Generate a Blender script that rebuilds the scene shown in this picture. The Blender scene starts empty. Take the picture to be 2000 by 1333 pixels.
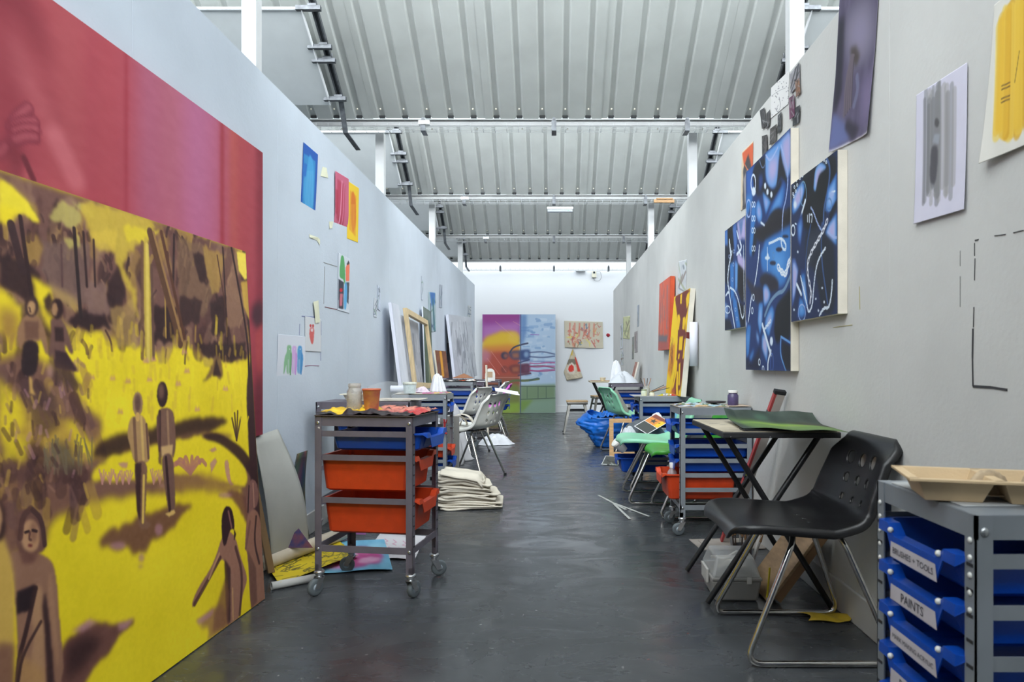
import bpy, math, random
import numpy as np
from mathutils import Vector, Matrix
random.seed(7); RNG = np.random.default_rng(11)
C = bpy.context.scene.collection
PI = math.pi
# ---------------------------------------------------------------- camera, world, light, exposure
cam = bpy.data.objects.new('camera', bpy.data.cameras.new('camera')); C.objects.link(cam)
cam.location = (0, 0, 1.0); cam.rotation_euler = (PI/2, 0, 0)
cam.data.sensor_width = 36; cam.data.lens = 24
cam.data.shift_x = -0.041; cam.data.shift_y = 0.02275
cam.data.clip_start = 0.05; cam.data.clip_end = 60
cam.data.dof.use_dof = True; cam.data.dof.focus_distance = 5.5; cam.data.dof.aperture_fstop = 6.3
bpy.context.scene.camera = cam
vs = bpy.context.scene.view_settings
vs.view_transform = 'Standard'; vs.look = 'None'; vs.gamma = 1; vs.use_curve_mapping = False; vs.exposure = 0.0
w = bpy.data.worlds.new('sky'); bpy.context.scene.world = w; w.use_nodes = True
w.node_tree.nodes['Background'].inputs[0].default_value = (0.80, 0.90, 1.0, 1); w.node_tree.nodes['Background'].inputs[1].default_value = 1.0
BAY = 2.61; VAL = 5.85; VZ = 3.10; SLOPE = 0.70
SKY = {-3: 22, -2: 31, -1: 28, 0: 32, 1: 17, 2: 13, 3: 5}
for k, e in SKY.items():                                     # daylight entering the north lights of the sawtooth roof
    L = bpy.data.lights.new('north_light', 'AREA'); L.shape = 'RECTANGLE'; L.size = 9.6
    L.color = (0.93, 0.97, 1.0); L.energy = e * 17
    o = bpy.data.objects.new('north_light', L); C.objects.link(o)
    if k < 3: L.size_y = 1.5; o.location = (0, VAL + BAY*k + 0.16, 4.0)
    else: L.size_y = 0.5; L.size = 9.6; o.location = (0, VAL + BAY*k + 0.17, 3.42)
    o.rotation_euler = (math.radians(82 if k < 3 else 75), 0, 0)
# ---------------------------------------------------------------- helpers
def srgb(c):
    c = np.asarray(c, float)/255.0
    return np.where(c <= 0.04045, c/12.92, ((c+0.055)/1.055)**2.4)
def P(px, py, Y):                                            # a measured image point at depth Y -> metres
    return Vector(((px-1082)*Y/1333.3, Y, 1-(py-712)*Y/1333.3))
def LW(px, py, x=-1.445):
    Y = x*1333.3/(px-1082); return (Y, 1-(py-712)*Y/1333.3)
def RW(px, py, x=1.1655): return LW(px, py, x)
MATS = {}
def M(name, col, rough=.55, metal=0, var=0, vscale=8, bump=0, bscale=60, splat=None, splat_thr=.68, splat_scale=18, stretch=None,
      col2=None, alpha=1, trans=0, coat=0, spec=None):
    if name in MATS: return MATS[name]
    m = bpy.data.materials.new(name); m.use_nodes = True; N = m.node_tree.nodes; K = m.node_tree.links
    b = N['Principled BSDF']; base = (*srgb(col), 1)
    b.inputs['Base Color'].default_value = base; b.inputs['Roughness'].default_value = rough; b.inputs['Metallic'].default_value = metal
    if coat: b.inputs['Coat Weight'].default_value = coat
    if spec is not None: b.inputs['Specular IOR Level'].default_value = spec
    if trans: b.inputs['Transmission Weight'].default_value = trans; b.inputs['IOR'].default_value = 1.25
    if alpha < 1: b.inputs['Alpha'].default_value = alpha
    tc = None
    def coord():
        nonlocal tc
        if tc is None:
            t = N.new('ShaderNodeTexCoord'); mp = N.new('ShaderNodeMapping'); K.new(t.outputs['Object'], mp.inputs[0])
            if stretch: mp.inputs['Scale'].default_value = stretch
            tc = mp.outputs[0]
        return tc
    last = None
    if var or col2:
        n = N.new('ShaderNodeTexNoise'); n.inputs['Scale'].default_value = vscale; n.inputs['Detail'].default_value = 6; K.new(coord(), n.inputs['Vector'])
        r = N.new('ShaderNodeMapRange'); r.inputs[1].default_value = .35; r.inputs[2].default_value = .65; K.new(n.outputs[0], r.inputs[0])
        mx = N.new('ShaderNodeMix'); mx.data_type = 'RGBA'; K.new(r.outputs[0], mx.inputs[0])
        c2 = srgb(col2) if col2 else srgb(np.clip(np.array(col)*(1-var), 0, 255))
        mx.inputs[6].default_value = base; mx.inputs[7].default_value = (*c2, 1); last = mx.outputs[2]
    if splat:
        n = N.new('ShaderNodeTexNoise'); n.inputs['Scale'].default_value = splat_scale; n.inputs['Detail'].default_value = 3; K.new(coord(), n.inputs['Vector'])
        r = N.new('ShaderNodeMapRange'); r.inputs[1].default_value = splat_thr; r.inputs[2].default_value = splat_thr+.015; K.new(n.outputs[0], r.inputs[0])
        mx = N.new('ShaderNodeMix'); mx.data_type = 'RGBA'; K.new(r.outputs[0], mx.inputs[0])
        if last: K.new(last, mx.inputs[6])
        else: mx.inputs[6].default_value = base
        mx.inputs[7].default_value = (*srgb(splat), 1); last = mx.outputs[2]
    if last: K.new(last, b.inputs['Base Color'])
    if bump:
        n = N.new('ShaderNodeTexNoise'); n.inputs['Scale'].default_value = bscale; n.inputs['Detail'].default_value = 5; K.new(coord(), n.inputs['Vector'])
        bp = N.new('ShaderNodeBump'); bp.inputs['Strength'].default_value = bump; bp.inputs['Distance'].default_value = .002
        K.new(n.outputs[0], bp.inputs['Height']); K.new(bp.outputs[0], b.inputs['Normal'])
    MATS[name] = m; return m
def MV(name='painted_canvas', rough=.6, bump=.15, bscale=400):    # pigment stored per point on the painted cloth or paper
    if name in MATS: return MATS[name]
    m = bpy.data.materials.new(name); m.use_nodes = True; N = m.node_tree.nodes; K = m.node_tree.links; b = N['Principled BSDF']
    a = N.new('ShaderNodeVertexColor'); a.layer_name = 'pigment'; K.new(a.outputs[0], b.inputs['Base Color']); b.inputs['Roughness'].default_value = rough
    t = N.new('ShaderNodeTexCoord'); n = N.new('ShaderNodeTexNoise'); n.inputs['Scale'].default_value = bscale; K.new(t.outputs['Object'], n.inputs['Vector'])
    bp = N.new('ShaderNodeBump'); bp.inputs['Strength'].default_value = bump; bp.inputs['Distance'].default_value = .001; K.new(n.outputs[0], bp.inputs['Height']); K.new(bp.outputs[0], b.inputs['Normal'])
    MATS[name] = m; return m
def fillet(pts, r=.03, n=5, closed=False):
    pts = [Vector(p) for p in pts]; out = []; N_ = len(pts)
    for i, p in enumerate(pts):
        if not closed and i in (0, N_-1): out.append(p); continue
        a = pts[i-1]-p; b = pts[(i+1) % N_]-p; rr = min(r, a.length*.45, b.length*.45)
        A = p+a.normalized()*rr; B = p+b.normalized()*rr
        for k in range(n+1):
            t = k/n; out.append(A*(1-t)**2+p*2*t*(1-t)+B*t*t)
    return out
class MB:
    def __init__(s): s.v = []; s.f = []; s.sm = []; s.mi = []; s.cur = 0
    def add(s, vs_, fs, smooth=False):
        o = len(s.v); s.v += [tuple(p) for p in vs_]
        for f in fs: s.f.append(tuple(i+o for i in f)); s.sm.append(smooth); s.mi.append(s.cur)
        return s
    def box(s, x0, y0, z0, x1, y1, z1, mat=None):
        vs_ = [Vector((x, y, z)) for z in (z0, z1) for y in (y0, y1) for x in (x0, x1)]
        if mat is not None: vs_ = [mat @ v for v in vs_]
        return s.add(vs_, [(0, 2, 3, 1), (4, 5, 7, 6), (0, 1, 5, 4), (2, 6, 7, 3), (0, 4, 6, 2), (1, 3, 7, 5)])
    def bar(s, p, q, w_, h, up=(0, 0, 1)):
        p = Vector(p); q = Vector(q); d = q-p; L_ = d.length; d.normalize(); u = Vector(up)
        if abs(d.dot(u)) > .98: u = Vector((1, 0, 0))
        sd = d.cross(u).normalized(); u = sd.cross(d)
        m = Matrix((( d.x, sd.x, u.x, p.x), (d.y, sd.y, u.y, p.y), (d.z, sd.z, u.z, p.z), (0, 0, 0, 1)))
        return s.box(0, -w_/2, -h/2, L_, w_/2, h/2, m)
    def tube(s, pts, r, n=8, closed=False, cap=True):
        pts = [Vector(p) for p in pts]; N_ = len(pts); rs = r if isinstance(r, (list, tuple)) else [r]*N_
        o = []; prev = None
        for i, p in enumerate(pts):
            a = pts[(i-1) % N_] if (closed or i > 0) else p; b = pts[(i+1) % N_] if (closed or i < N_-1) else p
            t = (b-a).normalized()
            if prev is None:
                prev = t.orthogonal().normalized()
            prev = (prev-t*prev.dot(t)).normalized(); sd = t.cross(prev)
            o += [p+(prev*math.cos(2*PI*k/n)+sd*math.sin(2*PI*k/n))*rs[i] for k in range(n)]
        fs = []
        for i in range(N_ if closed else N_-1):
            j = (i+1) % N_
            fs += [(i*n+k, i*n+(k+1) % n, j*n+(k+1) % n, j*n+k) for k in range(n)]
        s.add(o, fs, True)
        if not closed and cap:
            s.add(o[:n], [tuple(range(n))[::-1]]); s.add(o[-n:], [tuple(range(n))])
        return s
    def lathe(s, prof, n=20, c=(0, 0, 0), mat=None, smooth=True):
        o = []
        for r, z in prof: o += [Vector((c[0]+r*math.cos(2*PI*k/n), c[1]+r*math.sin(2*PI*k/n), c[2]+z)) for k in range(n)]
        if mat is not None: o = [mat @ v for v in o]
        fs = [(i*n+k, i*n+(k+1) % n, (i+1)*n+(k+1) % n, (i+1)*n+k) for i in range(len(prof)-1) for k in range(n)]
        s.add(o, fs, smooth)
        if prof[0][0] > 1e-4: s.add(o[:n], [tuple(range(n))[::-1]])
        if prof[-1][0] > 1e-4: s.add(o[-n:], [tuple(range(n))])
        return s
    def ball(s, c, r, n=10, m=6, sq=(1, 1, 1), jit=0):
        o = []
        for i in range(m+1):
            a = PI*i/m
            for k in range(n):
                q = r*(1+random.uniform(-jit, jit)) if 0 < i < m else r
                o.append((c[0]+q*sq[0]*math.sin(a)*math.cos(2*PI*k/n), c[1]+q*sq[1]*math.sin(a)*math.sin(2*PI*k/n), c[2]+q*sq[2]*math.cos(a)))
        return s.add(o, [(i*n+k, (i+1)*n+k, (i+1)*n+(k+1) % n, i*n+(k+1) % n) for i in range(m) for k in range(n)], True)
    def grid(s, fn, nu, nv, smooth=True):
        o = [fn(i/nu, j/nv) for j in range(nv+1) for i in range(nu+1)]
        return s.add(o, [(j*(nu+1)+i, j*(nu+1)+i+1, (j+1)*(nu+1)+i+1, (j+1)*(nu+1)+i) for j in range(nv) for i in range(nu)], smooth)
    def prism(s, poly, z0, z1, mat=None):
        n = len(poly); vs_ = [Vector((x, y, z)) for z in (z0, z1) for x, y in poly]
        if mat is not None: vs_ = [mat @ v for v in vs_]
        return s.add(vs_, [tuple(range(n))[::-1], tuple(range(n, 2*n))]+[(i, (i+1) % n, n+(i+1) % n, n+i) for i in range(n)])
    def build(s, name, mats, parent=None, solid=0, bevel=0, sub=0, kind=None, label=None, off=0):
        me = bpy.data.meshes.new(name); me.from_pydata(s.v, [], s.f)
        if not isinstance(mats, (list, tuple)): mats = [mats]
        for m in mats: me.materials.append(m)
        me.polygons.foreach_set('use_smooth', s.sm); me.polygons.foreach_set('material_index', s.mi); me.update()
        o = bpy.data.objects.new(name, me); C.objects.link(o)
        if parent is not None: o.parent = parent
        if sub: md = o.modifiers.new('s', 'SUBSURF'); md.levels = sub; md.render_levels = sub
        if solid: md = o.modifiers.new('t', 'SOLIDIFY'); md.thickness = solid; md.offset = off
        if bevel: md = o.modifiers.new('b', 'BEVEL'); md.width = bevel; md.segments = 2; md.limit_method = 'ANGLE'
        if kind: o['kind'] = kind
        if label: o['label'] = label
        return o
def tag(o, label, cat, group=None):
    o['label'] = label; o['category'] = cat
    if group: o['group'] = group
    return o
def thing(name, label, cat, loc=(0, 0, 0), rz=0, group=None):
    o = bpy.data.objects.new(name, None); C.objects.link(o); o.location = loc; o.rotation_euler = (0, 0, rz)
    o.empty_display_size = .1
    return tag(o, label, cat, group)
def structure(name, loc=(0, 0, 0)):
    o = bpy.data.objects.new(name, None); C.objects.link(o); o.location = loc; o['kind'] = 'structure'; return o
# ---------------------------------------------------------------- little painter: pigment laid on a raster in the picture's own u,v
def gauss1(a, s, ax):
    if s < .3: return a
    k = min(int(3*s)+1, (a.shape[ax]-1)//2)
    if k < 1: return a
    x = np.arange(-k, k+1); g = np.exp(-x*x/(2*s*s)); g /= g.sum()
    return np.apply_along_axis(lambda r: np.convolve(r, g, mode='same'), ax, a)
def fbm(h, w_, sy, sx, rng=RNG):
    out = np.zeros((h, w_)); amp = 1
    for _ in range(3):
        ny, nx = max(2, int(sy)+2), max(2, int(sx)+2); r = rng.random((ny, nx))
        yy = np.linspace(0, ny-1.001, h); xx = np.linspace(0, nx-1.001, w_); y0 = yy.astype(int); x0 = xx.astype(int)
        fy = (yy-y0)[:, None]; fx = (xx-x0)[None, :]; fy = fy*fy*(3-2*fy); fx = fx*fx*(3-2*fx)
        out += amp*((r[y0][:, x0]*(1-fx)+r[y0][:, x0+1]*fx)*(1-fy)+(r[y0+1][:, x0]*(1-fx)+r[y0+1][:, x0+1]*fx)*fy)
        amp *= .5; sy *= 2; sx *= 2
    return out/1.75
def chaikin(q, closed):
    if closed: n = np.roll(q, -1, 0); return np.stack([q*.78+n*.22, q*.22+n*.78], 1).reshape(-1, 2)
    a, b = q[:-1], q[1:]; m = np.stack([a*.75+b*.25, a*.25+b*.75], 1).reshape(-1, 2); return np.vstack([q[:1], m, q[-1:]])
class Cv:
    def __init__(s, w_, h, bg=(255, 255, 255), mp=None):
        s.w = w_; s.h = h; s.a = np.ones((h, w_, 3))*np.array(bg, float); s.mp = mp or (lambda x, y: (x/w_, y/h))
    def xy(s, pts):
        q = np.array([s.mp(*p) for p in pts], float); q[:, 0] *= s.w; q[:, 1] *= s.h; return q
    def lay(s, x0, y0, m, col, al):
        h, w_ = m.shape; m = (m*al)[:, :, None]; R = s.a[y0:y0+h, x0:x0+w_]; R += (np.array(col, float)-R)*m
    def win(s, q, pad):
        x0 = max(0, int(q[:, 0].min()-pad)); x1 = min(s.w, int(q[:, 0].max()+pad)+2); y0 = max(0, int(q[:, 1].min()-pad)); y1 = min(s.h, int(q[:, 1].max()+pad)+2)
        return x0, x1, y0, y1
    def poly(s, pts, col, blur=.6, al=1, rough=0, raw=False):
        q = np.array(pts, float) if raw else s.xy(pts); pad = 3*blur+2+rough
        if 6 <= len(q) < 20 and not raw: q = chaikin(chaikin(q, True), True)
        x0, x1, y0, y1 = s.win(q, pad)
        if x1 <= x0 or y1 <= y0: return s
        X, Y = np.meshgrid(np.arange(x0, x1)+.5, np.arange(y0, y1)+.5)
        if rough:
            X = X+(fbm(*X.shape, X.shape[0]/12, X.shape[1]/12)-.5)*2*rough; Y = Y+(fbm(*X.shape, X.shape[0]/12, X.shape[1]/12)-.5)*2*rough
        m = np.zeros(X.shape, bool)
        for i in range(len(q)):
            ax, ay = q[i]; bx, by = q[(i+1) % len(q)]
            if ay == by: continue
            m ^= ((Y >= min(ay, by)) & (Y < max(ay, by)) & (X < ax+(Y-ay)*(bx-ax)/(by-ay)))
        m = m.astype(float); m = gauss1(gauss1(m, blur, 0), blur, 1); s.lay(x0, y0, m, col, al); return s
    def line(s, pts, wd, col, blur=.5, al=1, raw=False):
        q = np.array(pts, float) if raw else s.xy(pts); q = chaikin(chaikin(q, False), False) if 3 <= len(q) < 12 and not raw else q; pad = wd+2*blur+2; x0, x1, y0, y1 = s.win(q, pad)
        if x1 <= x0 or y1 <= y0: return s
        X, Y = np.meshgrid(np.arange(x0, x1)+.5, np.arange(y0, y1)+.5); d = np.full(X.shape, 1e9)
        for i in range(len(q)-1):
            a = q[i]; b = q[i+1]-a; L2 = max(b@b, 1e-9); t = np.clip(((X-a[0])*b[0]+(Y-a[1])*b[1])/L2, 0, 1)
            d = np.minimum(d, np.hypot(X-a[0]-t*b[0], Y-a[1]-t*b[1]))
        s.lay(x0, y0, np.clip((wd/2+blur*.5-d)/max(blur, .5)+.5, 0, 1), col, al); return s
    def ell(s, c, rx, ry, col, blur=.6, al=1, rot=0, rough=0):
        pts = [(c[0]+rx*math.cos(t)*math.cos(rot)-ry*math.sin(t)*math.sin(rot), c[1]+rx*math.cos(t)*math.sin(rot)+ry*math.sin(t)*math.cos(rot)) for t in np.linspace(0, 2*PI, 24)[:-1]]
        return s.poly(pts, col, blur, al, rough)
    def mask(s, m, col, al=1): s.lay(0, 0, m, col, al); return s
    def mottle(s, amt=12, sy=20, sx=20): s.a += ((fbm(s.h, s.w, sy, sx)-.5)*2*amt)[:, :, None]; return s
class Plane:                                                # a flat picture in the room: top-left, top-right, bottom-left corners
    def __init__(s, tl, tr, bl): s.o = Vector(tl); s.u = Vector(tr)-s.o; s.v = Vector(bl)-s.o; s.n = s.u.cross(s.v).normalized()
    def uv(s, px, py):
        d = Vector(((px-1082)/1333.3, 1, -(py-712)/1333.3)); c = Vector((0, 0, 1)); t = (s.o-c).dot(s.n)/d.dot(s.n); p = c+d*t-s.o
        G = np.array([[s.u.dot(s.u), s.u.dot(s.v)], [s.u.dot(s.v), s.v.dot(s.v)]]); return tuple(np.linalg.solve(G, [p.dot(s.u), p.dot(s.v)]))
def pigment(me, cols):
    at = me.color_attributes.new('pigment', 'FLOAT_COLOR', 'POINT'); n = len(cols); b = np.ones((n, 4)); b[:, :3] = srgb(np.clip(cols, 0, 255)); at.data.foreach_set('color', b.ravel())
def painted(name, pl, cv, parent=None, gain=1.0, mat=None, curl=None, lift=0, solid=0):
    h, w_ = cv.h, cv.w; U, V = np.meshgrid(np.linspace(0, 1, w_), np.linspace(0, 1, h)); O = np.array(pl.o); n = np.array(pl.n)
    co = O+U[..., None]*np.array(pl.u)+V[..., None]*np.array(pl.v)+n*lift
    if curl is not None: co = co+curl(U, V)[..., None]*n
    idx = np.arange(h*w_).reshape(h, w_); f = np.stack([idx[:-1, :-1], idx[:-1, 1:], idx[1:, 1:], idx[1:, :-1]], -1).reshape(-1, 4)
    me = bpy.data.meshes.new(name); me.vertices.add(h*w_); me.vertices.foreach_set('co', co.ravel()); me.loops.add(f.size); me.loops.foreach_set('vertex_index', f.ravel().astype(np.int32))
    me.polygons.add(len(f)); me.polygons.foreach_set('loop_start', (np.arange(len(f))*4).astype(np.int32)); me.update(calc_edges=True)
    me.polygons.foreach_set('use_smooth', np.ones(len(f), bool))
    pigment(me, cv.a.reshape(-1, 3)*gain); me.materials.append(mat or MV())
    o = bpy.data.objects.new(name, me); C.objects.link(o)
    if parent is not None: o.parent = parent
    if solid: md = o.modifiers.new('t', 'SOLIDIFY'); md.thickness = solid; md.offset = 0
    return o
def paper(name, label, cat, tl, tr, bl, cv, curl=None, group=None, solid=.0008):
    """one sheet of paper: its corners in metres, its own pigment"""
    t = tag(painted(name, Plane(tl, tr, bl), cv, None, curl=curl, solid=solid), label, cat, group); return t
def canvas(name, label, tl, tr, bl, cv, depth=.04, edge=None, into=None, cat='painting', group=None, gain=1.0):
    """stretched canvas: painted front, wrapped sides and back; into = direction away from the viewer side"""
    t = thing(name, label, cat, (0, 0, 0), 0, group); pl = Plane(tl, tr, bl); n = pl.n
    if n.dot(Vector(into)) < 0: n = -n
    painted('painted_face', pl, cv, t, gain=gain, lift=0)
    fr = [pl.o, pl.o+pl.u, pl.o+pl.u+pl.v, pl.o+pl.v]; e = n*.0015
    m = MB(); m.add([p+e for p in fr]+[p+n*depth for p in fr], [(0, 1, 2, 3), (4, 5, 6, 7), (0, 1, 5, 4), (1, 2, 6, 5), (2, 3, 7, 6), (3, 0, 4, 7)])
    m.build('canvas_edge', edge or M('raw_canvas', (225, 218, 203), .8, var=.06, bump=.3, bscale=300), t); return t
def text_geo(txt, size):
    cu = bpy.data.curves.new('t', 'FONT'); cu.body = txt; cu.size = size; cu.align_x = 'CENTER'; cu.align_y = 'CENTER'; cu.resolution_u = 2
    o = bpy.data.objects.new('t', cu); C.objects.link(o); dg = bpy.context.evaluated_depsgraph_get(); me = o.evaluated_get(dg).to_mesh()
    v = [tuple(x.co) for x in me.vertices]; f = [tuple(p.vertices) for p in me.polygons]; o.evaluated_get(dg).to_mesh_clear(); bpy.data.objects.remove(o); bpy.data.curves.remove(cu); return v, f
# ---------------------------------------------------------------- the room
XL, XR = -1.445, 1.1655; HW = 2.446
# floor
fm = M('floor_paint', (103, 107, 112), .42, var=.10, vscale=1.3, bump=.25, bscale=90, stretch=(1, 1, 1))
def floor_nodes(m):
    N = m.node_tree.nodes; K = m.node_tree.links; b = N['Principled BSDF']; tc = N.new('ShaderNodeTexCoord')
    def noise(sc, det, scale=(1, 1, 1), dist=0):
        mp = N.new('ShaderNodeMapping'); mp.inputs['Scale'].default_value = scale; K.new(tc.outputs['Object'], mp.inputs[0])
        n = N.new('ShaderNodeTexNoise'); n.inputs['Scale'].default_value = sc; n.inputs['Detail'].default_value = det; n.inputs['Distortion'].default_value = dist; K.new(mp.outputs[0], n.inputs['Vector']); return n.outputs[0]
    def rng(s, a, b_, c=0, d=1):
        r = N.new('ShaderNodeMapRange'); K.new(s, r.inputs[0]); r.inputs[1].default_value = a; r.inputs[2].default_value = b_; r.inputs[3].default_value = c; r.inputs[4].default_value = d; return r.outputs[0]
    def mix(f, a, b_):
        x = N.new('ShaderNodeMix'); x.data_type = 'RGBA'; K.new(f, x.inputs[0])
        if hasattr(a, 'links'): K.new(a, x.inputs[6])
        else: x.inputs[6].default_value = (*srgb(a), 1)
        x.inputs[7].default_value = (*srgb(b_), 1); return x.outputs[2]
    c = mix(rng(noise(1.0, 7, (1, 1, 1), 1.0), .35, .7), (54, 57, 60), (67, 70, 74))
    c = mix(rng(noise(1.6, 9, (1.6, .8, 1), 2.2), .52, .75, 0, .55), c, (88, 91, 94))            # worn, brushed patches
    c = mix(rng(noise(38, 2), .735, .75, 0, .8), c, (150, 150, 148))                              # drips of pale paint
    c = mix(rng(noise(21, 2), .755, .765, 0, .7), c, (116, 62, 58))
    c = mix(rng(noise(9, 10, (1, 2.5, 1), 3), .66, .70, 0, .45), c, (112, 114, 115))             # scuffs
    K.new(c, b.inputs['Base Color'])
    K.new(rng(noise(2.0, 9, (1.0, 1.9, 1), 2.2), .3, .7, (.16), .40), b.inputs['Roughness']); b.inputs['Specular IOR Level'].default_value = .62
    bp = N.new('ShaderNodeBump'); bp.inputs['Strength'].default_value = .08; bp.inputs['Distance'].default_value = .004; K.new(noise(3.2, 9, (1, 1.3, 1), 1.2), bp.inputs['Height']); K.new(bp.outputs[0], b.inputs['Normal'])
fm2 = bpy.data.materials.new('painted_concrete'); fm2.use_nodes = True; floor_nodes(fm2)
o = MB().box(-5, -4, -.1, 5, 14.25, 0).build('floor', fm2); o['kind'] = 'structure'
# partition walls of painted boards
def wall_mat(name, c):
    m = M(name, c, .62, var=.035, vscale=2.5, bump=.55, bscale=55); return m
wl = wall_mat('partition_light_tint_left', (198, 207, 218)); wr = wall_mat('partition_light_tint_right', (203, 203, 200)); wb = M('end_wall_paint', (226, 229, 232), .6, bump=.2, bscale=50)  # white partitions; bluer left and greyer right put the fall of light into colour
def partition(name, x0, x1, y0, y1, joints, mat):
    r = structure(name); ys = [y0]+joints+[y1]
    for a, b in zip(ys[:-1], ys[1:]): MB().box(x0, a+.0008, .0, x1, b-.0008, HW).build('board_panel', mat, r, bevel=.0012)
    return r
partition('wall_left', XL-.02, XL, -1.2, 12.43, [-.1, 1.12, 2.34, 3.57, 4.79, 6.0, 7.22, 8.44, 9.66, 10.88], wl)
partition('wall_right', XR, XR+.02, -1.2, 13.4, [-.1, 1.15, 2.37, 3.59, 4.81, 6.03, 7.25, 8.47, 9.69, 10.91, 12.13], wr)
ms = M('skirting_paint', (192, 192, 190), .5, var=.04, bump=.2)
o = MB().box(XR-.014, -1.2, 0, XR-.0005, 13.39, .125).build('baseboard_right', ms, bevel=.004); o['kind'] = 'structure'
o = MB().box(XL+.0005, -1.2, 0, XL+.014, 12.42, .125).build('baseboard_left', ms, bevel=.004); o['kind'] = 'structure'
for nm, b in (('wall_back', (-5, 14.18, 0, 5, 14.25, 3.6)), ('wall_front', (-5, -4.1, 0, 5, -4, 5.2)), ('wall_side_left', (-5.1, -4, 0, -5, 14.25, 5.2)), ('wall_side_right', (5, -4, 0, 5.1, 14.25, 5.2))):
    o = MB().box(*b).build(nm, wb); o['kind'] = 'structure'
o = MB().box(-5, 14.164, 0, 5, 14.18, .15).build('baseboard_back', M('skirting_white', (232, 234, 236), .5), bevel=.004); o['kind'] = 'structure'
# timber posts behind the partitions
pm = M('white_post', (200, 202, 203), .5, var=.03)
posts = []
for k in range(4):
    for x in (-1.55, 1.235):
        o = MB().box(x-.038, 3.5+2.6*k-.035, 0, x+.038, 3.5+2.6*k+.035, 3.06).build('trim_%d' % (len(posts)+1), pm, bevel=.003); o['kind'] = 'structure'; posts.append(o)
# sawtooth roof: profiled steel sheets falling away from the camera, each bay ending on a valley beam
steel = M('roof_sheet_steel', (190, 194, 191), .42, metal=.0, var=.04, vscale=5, splat=(120, 118, 110), splat_thr=.80, splat_scale=30)
dark = M('closure_black', (34, 36, 38), .8)
ceil = structure('ceiling')
RS = .195
def sheet_mesh(k):
    y1 = VAL+BAY*k-.02; y0 = y1-(BAY-.02); z1 = VZ; z0 = VZ+SLOPE*(y1-y0)
    m = MB(); prof = []; x = 0
    for i in range(5):
        b = i*RS
        prof += [(b+.0, 0), (b+.0605, 0), (b+.0665, .002), (b+.0765, .022), (b+.0805, .024), (b+.1145, .024), (b+.1185, .022), (b+.1285, .002), (b+.1345, 0)]
    prof.append((5*RS+.018, 0)); prof.append((5*RS+.018, -.004))
    n = len(prof); vs_ = [(px, y0, z0+pz+.0) for px, pz in prof]+[(px, y1, z1+pz) for px, pz in prof]
    m.add(vs_, [(i, i+1, n+i+1, n+i) for i in range(n-1)])
    return m
xs0 = .388-5*RS*5
for k in range(-3, 4):
    mesh = None; y1 = VAL+BAY*k-.02
    for j in range(10):
        if mesh is None:
            o = sheet_mesh(k).build('roof_sheet', steel, ceil, solid=.0012); mesh = o.data
        else:
            o = bpy.data.objects.new('roof_sheet', mesh); C.objects.link(o); o.parent = ceil; md = o.modifiers.new('t', 'SOLIDIFY'); md.thickness = .0012
        o.location = (xs0+5*RS*j, 0, .003*(j % 2))
    # foam closures in rib ends, screw caps
    if k >= 0:
        m = MB(); s = MB()
        for i in range(50):
            xx = xs0+RS*i+.0975
            m.box(xx-.024, y1-.012, VZ+.002, xx+.024, y1+.004, VZ+.022)
            s.ball((xx, y1-.07, VZ+SLOPE*.05+.020), .008, 8, 4)
            if i % 2: s.ball((xx+.02, y1+.075, VZ-.062), .008, 8, 4)
        m.build('foam_closure', dark, ceil, kind='stuff'); s.build('screw_cap', M('screw_cap', (222, 216, 196), .4), ceil, kind='stuff')
    # valley beam
    v = VAL+BAY*k
    vb = MB(); vb.box(-5, v-.02, VZ-.012, 5, v+.13, VZ+.0); vb.box(-5, v+.0, VZ-.055, 5, v+.012, VZ-.012)
    vb.build('valley_beam', M('beam_steel', (158, 160, 160), .4, var=.08, vscale=6, splat=(150, 140, 120), splat_thr=.74), ceil, bevel=.002)
    if k < 3:
        g = MB(); g.box(-5, v+.115, VZ, 5, v+.125, VZ+SLOPE*(BAY-.02)+.05); g.build('glazing', M('polycarbonate', (236, 242, 246), .5), ceil)
    else:
        g = MB(); g.box(-5, v+.115, VZ, 5, v+.125, VZ+.5); g.box(-5, v+.115, VZ+.5, 5, 14.25, VZ+.52); g.build('glazing', M('polycarbonate', (236, 242, 246), .5), ceil)
MB().box(-5, -4.2, 5.1, 5, VAL-3*BAY-BAY+.05, 5.15).build('end_sheet', steel, ceil)
# wire cable baskets under the valleys
wire = M('galvanised_wire', (176, 180, 182), .45, metal=.2)
gal = M('galvanised_steel', (112, 116, 121), .45, metal=.45, var=.25, vscale=20)
def basket(v, z, label):
    t = thing('cable_tray', label, 'cable tray', (0, v, z))
    m = MB()
    for (y, zz) in ((-.05, .05), (-.05, .02), (-.05, 0), (-.017, 0), (.017, 0), (.05, 0), (.05, .05)): m.tube([(-3.9, y, zz), (3.9, y, zz)], .0018, 5)
    m.build('long_wire', wire, t, kind='stuff')
    m = MB()
    for i in range(79):
        x = -3.9+i*.1; m.tube([(x, -.05, .052), (x, -.05, 0), (x, .05, 0), (x, .05, .052)], .0021, 4)
    m.build('cross_wire', wire, t, kind='stuff')
    for x in (-1.1, .0, 1.12, -2.3, 2.3):
        h = MB(); h.box(x-.02, -.066, -.02, x+.02, -.056, .07); h.box(x-.02, -.062, -.022, x+.02, .06, -.018); h.tube([(x, 0, -.02), (x, 0, .1)], .005, 6); h.box(x-.012, -.07, .07, x+.012, -.05, .09)
        h.build('hanger_bracket', gal, t)
    return t
names = ['nearest wire cable tray under the roof valley, second post row beneath it', 'wire cable tray with the strip lamp hanging under it', 'wire cable tray in the third roof valley from the front', 'wire cable tray along the top of the white end wall']
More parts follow.
